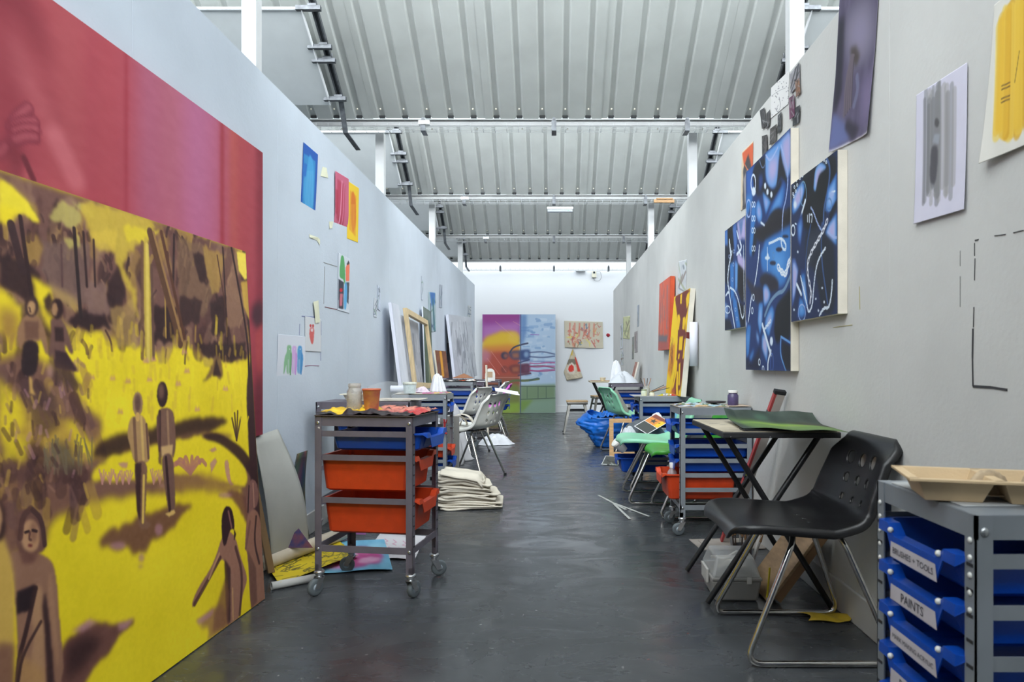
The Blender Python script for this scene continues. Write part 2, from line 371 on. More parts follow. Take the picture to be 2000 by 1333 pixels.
for k in range(4):
    v = VAL+BAY*k; z = VZ-.118 if k < 3 else VZ-.16
    basket(v-.06 if k < 3 else v+.38, z, names[k])
    jb = MB().box(-.0475, -.02, 0, .0475, .02, .035)
    if k < 3: o = tag(jb.build('junction_box', M('white_plastic', (238, 239, 238), .35), bevel=.004), ['white junction box on the nearest cable tray', 'white junction box on the cable tray left of the strip lamp', 'white junction box on the third cable tray'][k], 'electrical box'); o.location = (-1.09+.0*k, v-.115, z+.03)
# unistrut rails with clamps and suspended white acoustic panels in every bay
slotm = M('rail_dark', (38, 42, 46), .6)
pan = M('acoustic_panel', (204, 209, 210), .6, var=.02); pane_edge = M('panel_edge_white', (244, 246, 248), .4)
def rail(k, sx, label_r, label_p):
    v = VAL+BAY*k; drop = .13
    X = -1.74 if sx < 0 else 1.80
    def pt(d, off=0): return Vector((X, v-d, VZ+SLOPE*d-drop+off))
    t = thing('panel_rail', label_r, 'metal rail', (0, 0, 0))
    m = MB()                                                   # C-shaped channel, open downwards
    for dx in (-.019, .019): m.bar(pt(2.2)+Vector((dx, 0, 0)), pt(.28)+Vector((dx, 0, 0)), .004, .04)
    m.bar(pt(2.2, .02), pt(.28, .02), .04, .004)
    for dx in (-.017, .017): m.bar(pt(2.2, -.02)+Vector((dx, 0, 0)), pt(.28, -.02)+Vector((dx, 0, 0)), .012, .004)
    e = pt(.28); f = Vector((X, v-.15, VZ-.165)); g = f+Vector((.02 if sx < 0 else -.02, .30, -.05))
    m.bar(e, f, .04, .012); m.bar(f, g, .04, .008)
    m.build('channel', gal, t)
    d = MB(); d.bar(pt(2.2, -.012), pt(.28, -.012), .022, .004); d.build('slot', slotm, t)
    hang = MB()
    for dd in (.5, 1.0, 1.6, 2.1): MB().tube([pt(dd, .02), pt(dd, drop+.0)], .005, 6).build('threaded_rod', gal, t)
    for dd in (.33, .60, .69, .93, 1.6):
        c = MB(); p = pt(dd, -.025); c.box(X-.032, p.y-.02, p.z-.02, X+.032, p.y+.02, p.z+.0); c.ball((X, p.y, p.z-.024), .009, 8, 4); c.build('clamp', gal, t)
        q = MB(); q.box(X-.12 if sx < 0 else X-.05, p.y-.018, p.z-.045, X+.06 if sx < 0 else X+.12, p.y+.018, p.z-.012); q.build('cross_channel', gal, t, bevel=.002)
    # panel
    X2 = X-.08 if sx < 0 else X+.06; X1 = X2-.9*1 if sx < 0 else X2+.9
    p = t; a, b = min(X1, X2), max(X1, X2)
    m = MB()
    A = pt(.93, -.06); B = pt(.29, -.06)
    vs_ = [(a, A.y, A.z), (b, A.y, A.z), (b, B.y, B.z), (a, B.y, B.z)]; nrm = Vector((0, SLOPE, 1)).normalized()*.02
    m.add(vs_+[tuple(Vector(q)+nrm) for q in vs_], [(0, 1, 2, 3), (7, 6, 5, 4), (0, 4, 5, 1), (1, 5, 6, 2), (2, 6, 7, 3), (3, 7, 4, 0)]); m.build('panel_board', pan, p)
    m = MB(); m.bar((b, A.y, A.z+.004), (b, B.y, B.z+.004), .008, .026); m.bar((a, A.y, A.z+.004), (a, B.y, B.z+.004), .008, .026); m.bar((a, A.y, A.z+.006), (b, A.y, A.z+.006), .008, .03, up=nrm); m.build('edge_strip', pane_edge, p)
bays = ['in the nearest roof bay', 'in the second roof bay', 'in the third roof bay', 'in the farthest roof bay']
for k in range(4):
    for sx in (-1, 1):
        sd = 'above the left partition wall' if sx < 0 else 'above the right partition wall'
        rail(k, sx, 'clamped steel rail with white panel %s %s' % (sd.replace(' partition', ''), bays[k]), 'white hanging panel beside the rail %s %s' % (sd, bays[k]))
# strip lamp, plywood block, end-wall fittings
t = thing('strip_lamp', 'short emergency strip lamp hanging from the second cable tray', 'lamp', (.075, VAL+BAY-.06, 2.905))
MB().box(-.16, -.035, 0, .16, .035, .028).build('lamp_body', M('white_plastic', (238, 239, 238), .35), t, bevel=.004)
MB().box(-.155, -.03, -.035, .155, .03, 0).build('diffuser', M('frosted_plastic', (196, 202, 208), .2, trans=.3), t, bevel=.008)
MB().tube([(0, 0, .028), (0, 0, .07)], .003, 6).tube([(-.02, 0, .028), (.0, 0, .09), (.02, 0, .028)], .0015, 5).build('suspension_wire', gal, t)
MB().box(-.003+.1, -.036, -.02, .105, -.034, -.015).build('indicator_light', M('green_led', (90, 200, 110), .3), t)
o = tag(MB().box(1.22, VAL+BAY-.13, VZ-.125, 1.47, VAL+BAY-.105, VZ-.085).box(1.25, VAL+BAY-.14, VZ-.085, 1.45, VAL+BAY-.12, VZ-.07).build('timber_block', M('raw_timber', (190, 150, 105), .6, var=.2, vscale=30, stretch=(1, 8, 8)), bevel=.002), 'short brown timber offcut lying at the end of the second cable tray', 'timber')
t = thing('exit_light', 'slim white unlit box fitting high on the end wall', 'light fitting', (.55, 14.15, 2.93)); MB().box(-.1, -.03, 0, .1, .028, .04).build('housing', M('white_plastic', (238, 239, 238), .35), t, bevel=.004)
t = thing('thermostat_box', 'cream wall controller with looping grey cable high on the end wall', 'controller', (.83, 14.15, 2.80))
MB().box(-.045, -.03, 0, .045, .028, .13).build('case', M('cream_plastic', (226, 222, 200), .4), t, bevel=.006); MB().box(-.02, -.034, .08, .02, -.03, .12).build('screen', M('dark_glass', (60, 70, 80), .2), t)
MB().tube(fillet([(.03, 0, .12), (.13, 0, .13), (.16, 0, .0), (.1, 0, -.08), (.0, 0, -.06), (-.01, 0, 0)], .08, 6), .0035, 6).build('cable', M('grey_cable', (120, 122, 124), .5), t)
# ---------------------------------------------------------------- paintings and papers
def rough_strokes(cv, n, cols, box, ln, wd, ang, al=.5, blur=1.5, jit=.3):
    x0, y0, x1, y1 = box
    for _ in range(n):
        x = random.uniform(x0, x1)*cv.w; y = random.uniform(y0, y1)*cv.h; a = ang+random.uniform(-jit, jit); L_ = random.uniform(.5, 1.3)*ln*cv.h; c = random.choice(cols)
        q = [(x, y), (x+L_*.5*math.cos(a)+random.uniform(-2, 2), y+L_*.5*math.sin(a)), (x+L_*math.cos(a+random.uniform(-.2, .2)), y+L_*math.sin(a))]
        cv.line(q, wd*random.uniform(.5, 1.4), c, blur, al, raw=True)
# --- large yellow woodland painting leaning on the left wall
Yn, Yf = 1.35, 2.90
def yx(y, top): return (-1.31 if top else -1.229)-.045*(2.9-y) if top else -1.229-.045*(2.88-y)
ytl = Vector((yx(Yn, 1), Yn, 1.479)); ytr = Vector((yx(Yf, 1), Yf, 1.479)); ybl = Vector((yx(Yn, 0), Yn, .004))
ypl = Plane(ytl, ytr, ybl)
BR = (112, 78, 70); DK = (52, 30, 32); MB_ = (140, 106, 84); TAN = (178, 146, 88); YE = (228, 204, 36); YL = (214, 186, 60); LI = (176, 128, 140); OC = (168, 134, 66)
c = Cv(600, 540, YE, ypl.uv)
c.mottle(10, 8, 8)
c.poly([(-900, 0), (0, 330), (150, 380), (300, 430), (490, 480), (500, 700), (440, 705), (400, 690), (350, 668), (308, 690), (270, 680), (215, 655), (160, 645), (130, 640), (110, 610), (80, 600), (0, 590), (-900, 700)], BR, 3, 1, 6)
random.seed(3)
for _ in range(150):
    x = random.uniform(-100, 480); y = random.uniform(380, 670); k = random.choice([DK, DK, MB_, MB_, (96, 64, 58), OC, (84, 52, 50), (152, 118, 96)])
    c.ell((x, y), random.uniform(4, 20), random.uniform(14, 60), k, 1.5, random.uniform(.3, .75), random.uniform(-.3, .3), 4)
for _ in range(190):
    x = random.uniform(-60, 480); y = random.uniform(395, 690); k = random.choice([DK, DK, (70, 42, 42), (146, 112, 88), (96, 64, 56), OC, (160, 124, 96), (60, 36, 38)]); a_ = random.uniform(-.5, .5); L_ = random.uniform(8, 34)
    c.line([(x, y), (x+L_*math.sin(a_), y+L_*.6), (x+L_*math.sin(a_)*1.2, y+L_*1.2)], random.uniform(1.5, 6), k, 1.1, random.uniform(.35, .8))
for pts, k, al in (([(0, 500), (60, 520), (110, 600), (60, 600), (0, 560)], DK, .8), ([(80, 470), (170, 480), (180, 600), (120, 590), (90, 560)], (118, 92, 84), .7),
    ([(150, 600), (200, 610), (215, 640), (180, 645), (130, 630)], DK, .9), ([(210, 560), (235, 500), (245, 590), (225, 640), (208, 620)], DK, .75), ([(215, 600), (260, 590), (268, 680), (228, 680)], TAN, .55),
    ([(165, 560), (205, 545), (215, 620), (170, 610)], (128, 98, 90), .8), ([(345, 470), (400, 480), (420, 560), (400, 620), (350, 600)], (120, 92, 70), .6), ([(375, 490), (400, 500), (405, 560), (388, 545)], DK, .8),
    ([(352, 580), (395, 585), (390, 630), (350, 640)], DK, .7), ([(410, 590), (440, 580), (440, 650), (415, 660)], DK, .75), ([(300, 600), (345, 600), (340, 668), (300, 672)], DK, .85), ([(395, 480), (440, 500), (430, 560), (415, 580), (405, 540)], OC, .6),
    ([(440, 560), (478, 570), (475, 640), (445, 640)], MB_, .7), ([(380, 672), (478, 672), (480, 700), (430, 706), (390, 690)], DK, .8)):
    c.poly(pts, k, 1.6, min(1, al+.1), 6)
c.poly([(-900, 60), (-900, 420), (0, 440), (35, 425), (62, 395), (80, 432), (60, 400), (20, 360), (-100, 300)], YL, 2.5, .95, 4)
c.poly([(0, 350), (22, 360), (50, 392), (82, 432), (66, 436), (40, 415), (0, 432)], (226, 204, 50), 1.5, 1, 3)
c.poly([(0, 400), (40, 412), (12, 440), (0, 432)], YE, 2, 1)
for p_ in ([(90, 420), (118, 395), (150, 400), (165, 440), (140, 450), (118, 436)], [(140, 395), (180, 405), (185, 425), (165, 425)], [(125, 470), (155, 465), (158, 482), (135, 485)]): c.poly(p_, (176, 160, 92), 1.5, .9, 6)
c.poly([(150, 385), (310, 430), (290, 462), (288, 480), (262, 480), (240, 520), (262, 560), (270, 640), (262, 600), (240, 545), (215, 480), (190, 478), (165, 440)], (196, 168, 62), 2.2, .9, 7)
c.poly([(170, 452), (230, 450), (225, 492), (185, 485)], (206, 176, 66), 2, .8, 5); c.poly([(240, 440), (312, 452), (285, 475), (250, 470)], (212, 188, 50), 1.6, .9, 5)
c.poly([(60, 540), (100, 562), (105, 590), (90, 605), (70, 585)], YE, 2.5, 1, 3); c.poly([(100, 560), (150, 582), (160, 610), (130, 600), (110, 590)], TAN, 3, .8, 3)
c.poly([(-900, 500), (0, 560), (22, 578), (38, 600), (40, 640), (25, 660), (-100, 620), (-900, 640)], YE, 3, 1, 3); c.poly([(0, 600), (40, 615), (30, 680), (0, 660)], (150, 108, 66), 5, .8, 3)
c.poly([(66, 560), (95, 615), (130, 650), (100, 650), (84, 620)], YE, 3, .95)
for x0, y0, x1, y1, wd, k in ((40, 425, 62, 580, 4, DK), (145, 448, 158, 620, 4, (44, 26, 28)), (163, 455, 170, 560, 2.5, DK), (183, 470, 186, 560, 2, DK), (120, 480, 122, 560, 1.5, (90, 62, 60)), (340, 460, 338, 560, 3.5, DK), (435, 485, 446, 700, 3, DK), (424, 500, 440, 600, 2, (80, 50, 40)), (322, 560, 324, 660, 1.5, OC), (22, 440, 45, 530, 8, (60, 38, 40))):
    c.line([(x0, y0), (x1, y1)], wd, k, 1.2, .95)
c.line([(293, 455), (352, 672)], 10, (92, 62, 44), 2); c.line([(300, 455), (356, 665)], 3, (148, 112, 70), 1.5); c.line([(315, 455), (360, 660)], 5, (88, 54, 40), 1.5)
c.poly([(277, 468), (291, 462), (299, 700), (302, 708), (280, 708), (284, 700)], (186, 158, 66), 1.2); c.line([(278, 475), (278, 700)], 4, (110, 78, 60), 2, .8); c.line([(296, 520), (300, 700)], 3.5, (92, 66, 58), 1.5, .8); c.line([(287, 480), (290, 705)], 4, (214, 190, 96), 2, .8)
# meadow texture
for _ in range(150):
    x = random.uniform(130, 490); y = random.uniform(650, 830); h_ = random.uniform(8, 34); c.line([(x, y), (x+random.uniform(-3, 3), y-h_)], random.uniform(2, 5), random.choice([(238, 216, 40), (216, 190, 40), (196, 160, 60), (232, 208, 50), (206, 168, 80)]), 2, .35)
for x, y in ((300, 703), (285, 705), (220, 740), (250, 745), (292, 742), (348, 750), (365, 725), (440, 760), (360, 688), (385, 800), (180, 738), (170, 740), (235, 805)):
    c.poly([(x-6, y+4), (x-2, y-8), (x, y), (x+3, y-7), (x+6, y+4)], (196, 140, 130), 1, .7)
c.poly([(395, 745), (415, 715), (420, 690), (432, 700), (436, 735), (428, 742), (420, 728), (400, 748)], (110, 80, 60), 1.8, .85, 4); c.poly([(415, 735), (422, 700), (432, 735)], DK, 1.5, .9)
# slope of brown ground on the left
c.poly([(-900, 640), (0, 700), (60, 690), (110, 720), (150, 760), (160, 790), (200, 820), (195, 860), (175, 870), (200, 900), (230, 930), (340, 925), (470, 905), (500, 900), (500, 1100), (480, 1000), (470, 960), (430, 945), (370, 950), (300, 965), (250, 968), (200, 975), (150, 990), (110, 1015), (95, 1025), (90, 1060), (0, 1100), (-900, 1400)], (122, 86, 72), 4, 1, 5)
for _ in range(130):
    x = random.uniform(-60, 190); y = random.uniform(715, 1000); c.line([(x, y), (x+random.uniform(-10, 16), y+random.uniform(20, 55))], random.uniform(5, 14), random.choice([(80, 52, 48), (150, 112, 72), (182, 146, 66), (104, 74, 72), (132, 96, 84), (58, 34, 36)]), 2, .5)
for p_, k, al in (([(0, 770), (60, 790), (130, 830), (188, 870), (150, 910), (110, 900), (60, 850), (0, 880)], (200, 164, 56), .8), ([(55, 740), (110, 770), (120, 830), (90, 860), (60, 830)], (70, 48, 52), .6), ([(10, 850), (60, 860), (50, 905), (0, 900)], YE, .8),
    ([(130, 820), (160, 835), (190, 880), (170, 905), (150, 880)], YE, .75), ([(0, 740), (40, 780), (50, 830), (10, 860), (0, 850)], YE, .8), ([(0, 905), (100, 905), (190, 930), (180, 945), (90, 935), (0, 950)], (86, 56, 52), .7), ([(95, 870), (130, 860), (155, 920), (110, 915)], (96, 82, 66), .8)):
    c.poly(p_, k, 3.5, al, 6)
for _ in range(26): x = random.uniform(85, 180); c.line([(x, random.uniform(895, 930)), (x+random.uniform(-14, 14), random.uniform(850, 885))], 1.5, (112, 98, 78), .8, .7)
c.poly([(180, 900), (190, 860), (240, 850), (380, 815), (430, 815), (450, 826), (400, 850), (330, 868), (240, 890)], DK, 3, .9, 4); c.poly([(230, 880), (300, 868), (380, 840), (460, 850), (440, 862), (380, 858), (300, 888), (250, 900)], (120, 84, 62), 3, .7)
c.poly([(172, 942), (195, 905), (232, 888), (300, 870), (372, 856), (395, 845), (393, 858), (430, 862), (470, 890), (484, 925), (480, 955), (440, 945), (400, 940), (380, 926), (330, 930), (300, 940), (230, 940)], YE, 2.2, 1, 4)
c.poly([(395, 848), (430, 846), (480, 880), (500, 925), (500, 950), (470, 900), (430, 866), (400, 858)], DK, 1.8, .9)
for x in (200, 215, 228, 240, 252, 300, 312): 
    for d in (-6, -2, 3, 7): c.line([(x, 945), (x+d, random.uniform(915, 930))], 1.6, (188, 134, 126), .8, .8)
for a in (-1.2, -.8, -.35, .1, .5, .9): c.line([(372, 925), (372+26*math.sin(a), 908-20*math.cos(a)), (372+38*math.sin(a), 918-16*math.cos(a))], 5, (176, 116, 104), 1.2, .85)
for p_ in ([(438, 900), (446, 898), (450, 940), (458, 948), (448, 950), (440, 925)], [(410, 905), (420, 895), (424, 902), (412, 925)], [(408, 880), (420, 874), (424, 880), (414, 884)], [(230, 905), (250, 903), (248, 915), (238, 914)]): c.poly(p_, (182, 128, 134), 1, .8)
c.poly([(305, 945), (340, 930), (400, 925), (450, 945), (470, 965), (440, 968), (400, 958), (350, 962), (310, 960)], (150, 112, 66), 4, .8, 4); c.poly([(440, 962), (470, 958), (490, 985), (488, 1040), (476, 1010), (462, 985)], (110, 70, 62), 2.5, .85, 3)
for _ in range(120):
    x = random.uniform(-40, 180); y = random.uniform(700, 960); c.line([(x, y), (x+random.uniform(-6, 12), y+random.uniform(10, 26))], random.uniform(1.5, 4), random.choice([(70, 44, 44), (196, 160, 70), (150, 110, 96), (110, 78, 66), (176, 130, 140)]), 1, .5)
# shadow under the two children, lilac notes
c.poly([(186, 1062), (220, 1035), (262, 1012), (330, 990), (384, 982), (350, 1010), (330, 1040), (290, 1060), (280, 1085), (262, 1078), (240, 1070)], (108, 70, 60), 2.8, .9, 5)
for q in ((230, 1066, 16, 8), (310, 1035, 8, 12), (276, 1090, 6, 8), (275, 1107, 5, 3), (316, 949, 6, 3), (440, 968, 14, 5)): c.ell(q[:2], q[2], q[3], LI, 2, .7)
# two women, upper left
c.poly([(44, 622), (60, 612), (78, 620), (90, 650), (96, 690), (90, 695), (80, 660), (76, 668), (48, 668), (40, 690), (32, 650)], (150, 112, 84), 1); c.poly([(48, 628), (76, 628), (76, 664), (50, 664)], (110, 76, 62), 1.2, .9)
c.poly([(48, 664), (75, 668), (76, 700), (70, 735), (44, 736), (42, 700)], (48, 30, 34), 1); c.poly([(56, 736), (62, 736), (66, 766), (72, 772), (58, 770)], (196, 156, 90), 1); c.ell((62, 600), 13, 20, (64, 42, 40), 1); c.ell((62, 602), 8, 14, (182, 142, 100), 1); c.line([(58, 602), (60, 610)], 1.5, DK, .6, .7)
c.poly([(98, 622), (118, 620), (130, 640), (145, 690), (138, 694), (126, 668), (128, 690), (160, 730), (106, 720), (104, 690), (98, 700), (94, 690), (100, 655)], (112, 80, 72), 1); c.poly([(106, 640), (124, 640), (126, 668), (108, 668)], DK, 1, .9); c.poly([(108, 684), (130, 690), (150, 725), (108, 718)], (60, 38, 42), 1); c.ell((112, 604), 12, 20, DK, 1); c.ell((107, 605), 6, 13, (168, 128, 92), 1); c.poly([(86, 585), (98, 572), (102, 590), (96, 610), (88, 600)], DK, 1.5, .9)
c.poly([(95, 700), (135, 715), (160, 760), (140, 760), (100, 740)], (78, 54, 50), 3, .8); c.ell((98, 725), 6, 14, (196, 150, 140), 2, .6)
# two children seen from behind
c.poly([(258, 814), (280, 810), (290, 840), (293, 900), (284, 905), (262, 905), (256, 880), (248, 850), (252, 825)], (172, 136, 92), .9); c.line([(262, 820), (266, 900)], 4, (108, 76, 62), 1.5, .8); c.line([(276, 816), (280, 898)], 3, (206, 172, 102), 1.5, .8); c.line([(286, 830), (290, 895)], 3, (92, 62, 56), 1, .8)
c.poly([(262, 903), (288, 900), (286, 960), (283, 1020), (298, 1022), (286, 1036), (270, 1032), (266, 960)], (126, 92, 72), .9); c.poly([(263, 905), (276, 905), (274, 1020), (268, 1000)], DK, 1, .85); c.line([(281, 930), (279, 1020)], 3, (214, 180, 90), 1.2, .9)
c.ell((269, 790), 10, 24, (160, 126, 92), .8); c.ell((269, 788), 6, 18, (84, 58, 54), 1.5, .8); c.line([(269, 812), (269, 818)], 6, (200, 160, 96), 1)
c.poly([(308, 800), (328, 796), (340, 806), (344, 870), (338, 900), (333, 880), (312, 882), (305, 850)], (120, 88, 74), .9); c.line([(312, 805), (312, 880)], 3.5, DK, 1.5, .8); c.line([(327, 805), (330, 880)], 3, (168, 132, 98), 1.5, .7)
c.poly([(313, 874), (338, 868), (336, 890), (314, 894)], (196, 160, 110), 1); c.poly([(314, 890), (338, 884), (342, 960), (342, 1000), (330, 1008), (326, 980), (320, 940)], (112, 82, 72), .9); c.line([(324, 895), (332, 1000)], 4, DK, 1.2, .9); c.poly([(322, 1004), (340, 996), (343, 1003), (330, 1010)], (206, 170, 100), .8)
c.ell((317, 771), 10.5, 25, DK, .8); c.ell((315, 765), 6, 16, (124, 92, 76), 2, .8)
c.poly([(306, 812), (310, 905), (316, 910), (312, 812)], (92, 62, 58), 1, .8)
# large trees at the right edge
c.poly([(470, 480), (482, 490), (490, 600), (498, 720), (500, 860), (520, 1180), (503, 1190), (492, 1000), (486, 880), (480, 760), (490, 700), (482, 620)], (58, 34, 36), 1.5)
c.poly([(462, 492), (481, 495), (482, 545), (478, 548), (466, 530)], (224, 200, 80), 1.2); c.poly([(470, 552), (484, 548), (488, 630), (476, 600)], (196, 158, 70), 1.5, .9); c.line([(452, 486), (484, 660), (486, 740)], 4, DK, 1.5)
for d in (-9, -4, 2, 8): c.line([(462, 860), (462+d, 800+abs(d)*2)], 3, (68, 44, 42), 1.2, .8)
for d in (-6, -1, 5, 9): c.line([(476, 850), (476+d, 815)], 2.5, YE, 1, .8)
# pair at the lower right
c.poly([(432, 1052), (446, 1035), (460, 1050), (470, 1090), (484, 1130), (474, 1160), (466, 1215), (440, 1228), (446, 1150), (442, 1100), (430, 1090), (402, 1140), (384, 1175), (377, 1188), (374, 1180), (386, 1150), (412, 1110), (424, 1080)], (150, 108, 90), .9)
c.poly([(438, 1092), (450, 1110), (450, 1215), (442, 1220)], DK, 1.4, .8); c.line([(430, 1090), (400, 1145), (380, 1180)], 5, (74, 44, 46), 1.5, .8); c.line([(428, 1082), (408, 1130)], 3, (190, 146, 110), 1, .8); c.line([(460, 1070), (474, 1120), (468, 1200)], 5, (76, 48, 48), 1.6, .8); c.line([(454, 1150), (455, 1210)], 2, (194, 156, 104), 1.2, .8)
c.poly([(432, 1010), (440, 988), (452, 992), (458, 1020), (456, 1062), (462, 1040), (450, 1030), (440, 1070), (434, 1060)], (50, 28, 32), .8); c.line([(446, 1000), (452, 1030)], 3, (150, 104, 96), 1.3, .8)
c.poly([(486, 990), (506, 1000), (514, 1060), (520, 1120), (520, 1190), (490, 1200), (486, 1120), (482, 1075), (478, 1075), (480, 1030)], (146, 104, 86), .9); c.poly([(484, 1075), (500, 1110), (502, 1175), (490, 1190)], (110, 76, 66), 1.5, .9); c.line([(500, 1010), (496, 1060), (506, 1100)], 4, DK, 1.5, .8); c.line([(488, 1020), (480, 1070)], 5, (120, 82, 72), 1)
c.poly([(482, 960), (490, 935), (500, 940), (506, 965), (502, 990), (488, 1000), (484, 1008), (480, 985)], (126, 88, 80), .8); c.line([(486, 950), (484, 1000)], 3, DK, 1, .9); c.line([(494, 945), (496, 990)], 2.5, (176, 132, 112), 1, .8)
c.poly([(384, 1218), (410, 1190), (440, 1180), (446, 1230), (440, 1300), (400, 1270), (410, 1230)], (150, 106, 84), 3, .75, 4); c.poly([(382, 1212), (420, 1188), (412, 1205), (388, 1220)], LI, 2, .8); c.poly([(418, 1200), (440, 1130), (448, 1160), (444, 1225), (416, 1235)], (124, 84, 66), 3, .75)
# woman with a bob, lower left, and her shadow
c.poly([(115, 1270), (150, 1235), (190, 1212), (232, 1222), (262, 1208), (256, 1225), (235, 1235), (225, 1262), (180, 1310), (160, 1340), (130, 1400), (100, 1400)], (104, 66, 66), 2.4, .95, 4); c.poly([(130, 1260), (170, 1240), (200, 1250), (165, 1300), (130, 1330)], DK, 5, .8); c.poly([(140, 1232), (176, 1208), (190, 1216), (160, 1236)], LI, 2, .8); c.poly([(228, 1218), (262, 1207), (248, 1228), (234, 1232)], LI, 2, .8)
c.poly([(22, 1080), (45, 1070), (74, 1078), (104, 1096), (112, 1140), (118, 1230), (126, 1300), (118, 1335), (120, 1500), (20, 1500), (36, 1280), (30, 1180), (24, 1120), (10, 1090)], (142, 104, 84), 1)
c.poly([(32, 1156), (70, 1142), (64, 1190), (34, 1200)], (40, 24, 30), 1.2); c.poly([(70, 1142), (84, 1148), (90, 1230), (88, 1333), (96, 1400), (78, 1400), (60, 1290), (68, 1240), (60, 1200)], (168, 128, 96), 2); c.line([(70, 1150), (50, 1240), (36, 1290), (30, 1400)], 4, DK, 1.5, .9); c.poly([(88, 1150), (96, 1200), (104, 1300), (112, 1400), (92, 1400), (90, 1240), (82, 1190)], (50, 30, 34), 1.6, .9)
c.poly([(100, 1110), (108, 1180), (116, 1290), (112, 1310), (98, 1200), (92, 1140)], (158, 118, 92), 1.5); c.poly([(40, 1275), (88, 1310), (86, 1420), (30, 1420)], (176, 134, 86), 3, .8); c.line([(80, 1215), (44, 1280), (36, 1330)], 2.5, DK, 1.2, .8)
c.poly([(30, 1000), (58, 992), (80, 1006), (90, 1040), (92, 1066), (82, 1080), (70, 1082), (42, 1082), (34, 1070), (30, 1040)], (110, 76, 66), 1); c.ell((60, 1048), 18, 33, (176, 134, 100), 1.2); c.poly([(34, 1066), (44, 1078), (76, 1080), (66, 1100), (46, 1102)], (104, 68, 60), 1.8, .85)
c.ell((66, 1040), 7, 20, (120, 82, 68), 2, .7); c.ell((59, 1066), 4.5, 2.5, (92, 30, 34), .8); c.line([(50, 1040), (56, 1038)], 2, DK, .8); c.line([(64, 1036), (72, 1038)], 2, DK, .8); c.line([(59, 1040), (57, 1054), (61, 1055)], 1.6, (96, 62, 54), .8); c.line([(60, 994), (44, 1010), (40, 1050)], 5, (84, 54, 50), 1.5, .8); c.line([(64, 996), (82, 1014), (88, 1064)], 4, (72, 46, 46), 1.3, .9)
# neighbour at the far left, mostly outside the photograph
c.poly([(-300, 1050), (0, 1030), (12, 1060), (28, 1110), (30, 1240), (20, 1500), (-300, 1500)], (196, 160, 80), 2); c.poly([(-100, 960), (0, 970), (12, 1000), (10, 1050), (0, 1060), (-100, 1060)], DK, 2); c.poly([(-60, 990), (0, 985), (6, 1010), (0, 1045), (-60, 1040)], (180, 140, 100), 1.5); c.poly([(0, 1255), (28, 1258), (30, 1500), (-100, 1500)], (120, 82, 72), 2.5, .85)
for x in np.arange(.02, .36, .05):                               # figures continue at the unseen end of the cloth
    pass
c.a = (c.a-96)*1.06+93; c.a += ((fbm(c.h, c.w, 120, 120)-.5)*10)[:, :, None]
canvas('large_painting', 'large yellow and brown woodland painting with figures leaning on the left wall', ytl, ytr, ybl, c, .025, into=(-1, 0, 0), gain=1.08)
# --- crimson painting behind it
rX = -1.410; rtl = Vector((rX, 1.15, 2.025)); rtr = Vector((rX, 3.305, 2.025)); rbl = Vector((rX, 1.15, .66)); rpl = Plane(rtl, rtr, rbl)
c = Cv(300, 220, (190, 62, 76), rpl.uv)
U = np.linspace(0, 1, c.w)
def band(px, wpx, col, al=1):
    u = rpl.uv(px, 500)[0]; u2 = rpl.uv(px+wpx, 500)[0]; s = abs(u2-u); m = np.exp(-((U-u)/s)**2)[None, :]*np.ones((c.h, 1)); c.mask(m, col, al)
band(20, 60, (150, 40, 56), .6); band(130, 60, (188, 72, 80), .8); band(385, 60, (196, 100, 146), .95); band(330, 30, (190, 96, 116), .6); band(290, 30, (182, 92, 128), .6); band(246, 5, (176, 44, 62), .85); band(434, 5, (176, 44, 60), .9); band(458, 12, (206, 84, 70), .7); band(475, 14, (190, 58, 66), .6); band(508, 9, (150, 34, 54), .9); band(180, 16, (184, 58, 74), .6)
c.mask(np.linspace(0, 1, c.h)[:, None]**2*np.ones((1, c.w)), (168, 30, 58), .55)
c.poly([(-500, -400), (60, -20), (95, 80), (90, 160), (60, 60), (20, 10), (-500, -100)], (140, 34, 50), 5, .8); c.poly([(100, -20), (98, 160), (118, 240), (112, 260), (92, 180)], (150, 40, 56), 4, .7)
c.poly([(30, 40), (60, 150), (110, 260), (150, 350), (120, 300), (60, 200), (20, 120)], (210, 106, 112), 5, .7); c.line([(110, 270), (148, 352)], 6, (214, 100, 110), 5, .7)
hd = (150, 40, 60)
c.poly([(0, 320), (0, 285), (14, 262), (22, 238), (40, 240), (44, 258), (30, 290), (0, 320)], hd, 1.2)
for f in ([(22, 252), (36, 228), (56, 213)], [(28, 250), (46, 240), (68, 240)], [(30, 260), (50, 252), (70, 254)], [(30, 276), (50, 268), (69, 270)], [(10, 290), (4, 300), (-8, 300)]): c.line(f, 5, hd, 1, .95); c.line([(x_+1, y_-2) for x_, y_ in f], 1.2, (196, 84, 96), 1.5, .7)
c.ell((30, 320), 16, 40, (120, 28, 44), 3, .8); c.poly([(48, 330), (60, 320), (66, 352), (50, 360)], (196, 82, 90), 1.5); c.line([(48, 310), (66, 352)], 2, (120, 30, 46), 1)
c.poly([(0, 300), (20, 310), (30, 360), (0, 350)], (168, 56, 66), 3, .8); c.ell((190, 402), 9, 6, (150, 44, 58), 1.5, .8); c.ell((206, 402), 7, 7, (150, 44, 58), 1.5, .8)
c.ell((506, 615), 16, 26, (70, 26, 44), 3, .95); c.poly([(498, 650), (512, 630), (516, 700), (508, 760), (498, 700)], (196, 60, 66), 2, .9); c.poly([(494, 760), (520, 700), (520, 860), (494, 860)], (112, 16, 40), 4, .85)
c.a += ((fbm(c.h, c.w, 60, 40)-.5)*10)[:, :, None]
c.a = c.a*.84+c.a.mean(2, keepdims=True)*.16
canvas('crimson_painting', 'large crimson and pink curtain painting hung behind the yellow painting', rtl, rtr, rbl, c, .032, M('crimson_edge', (150, 34, 54), .7), into=(-1, 0, 0))
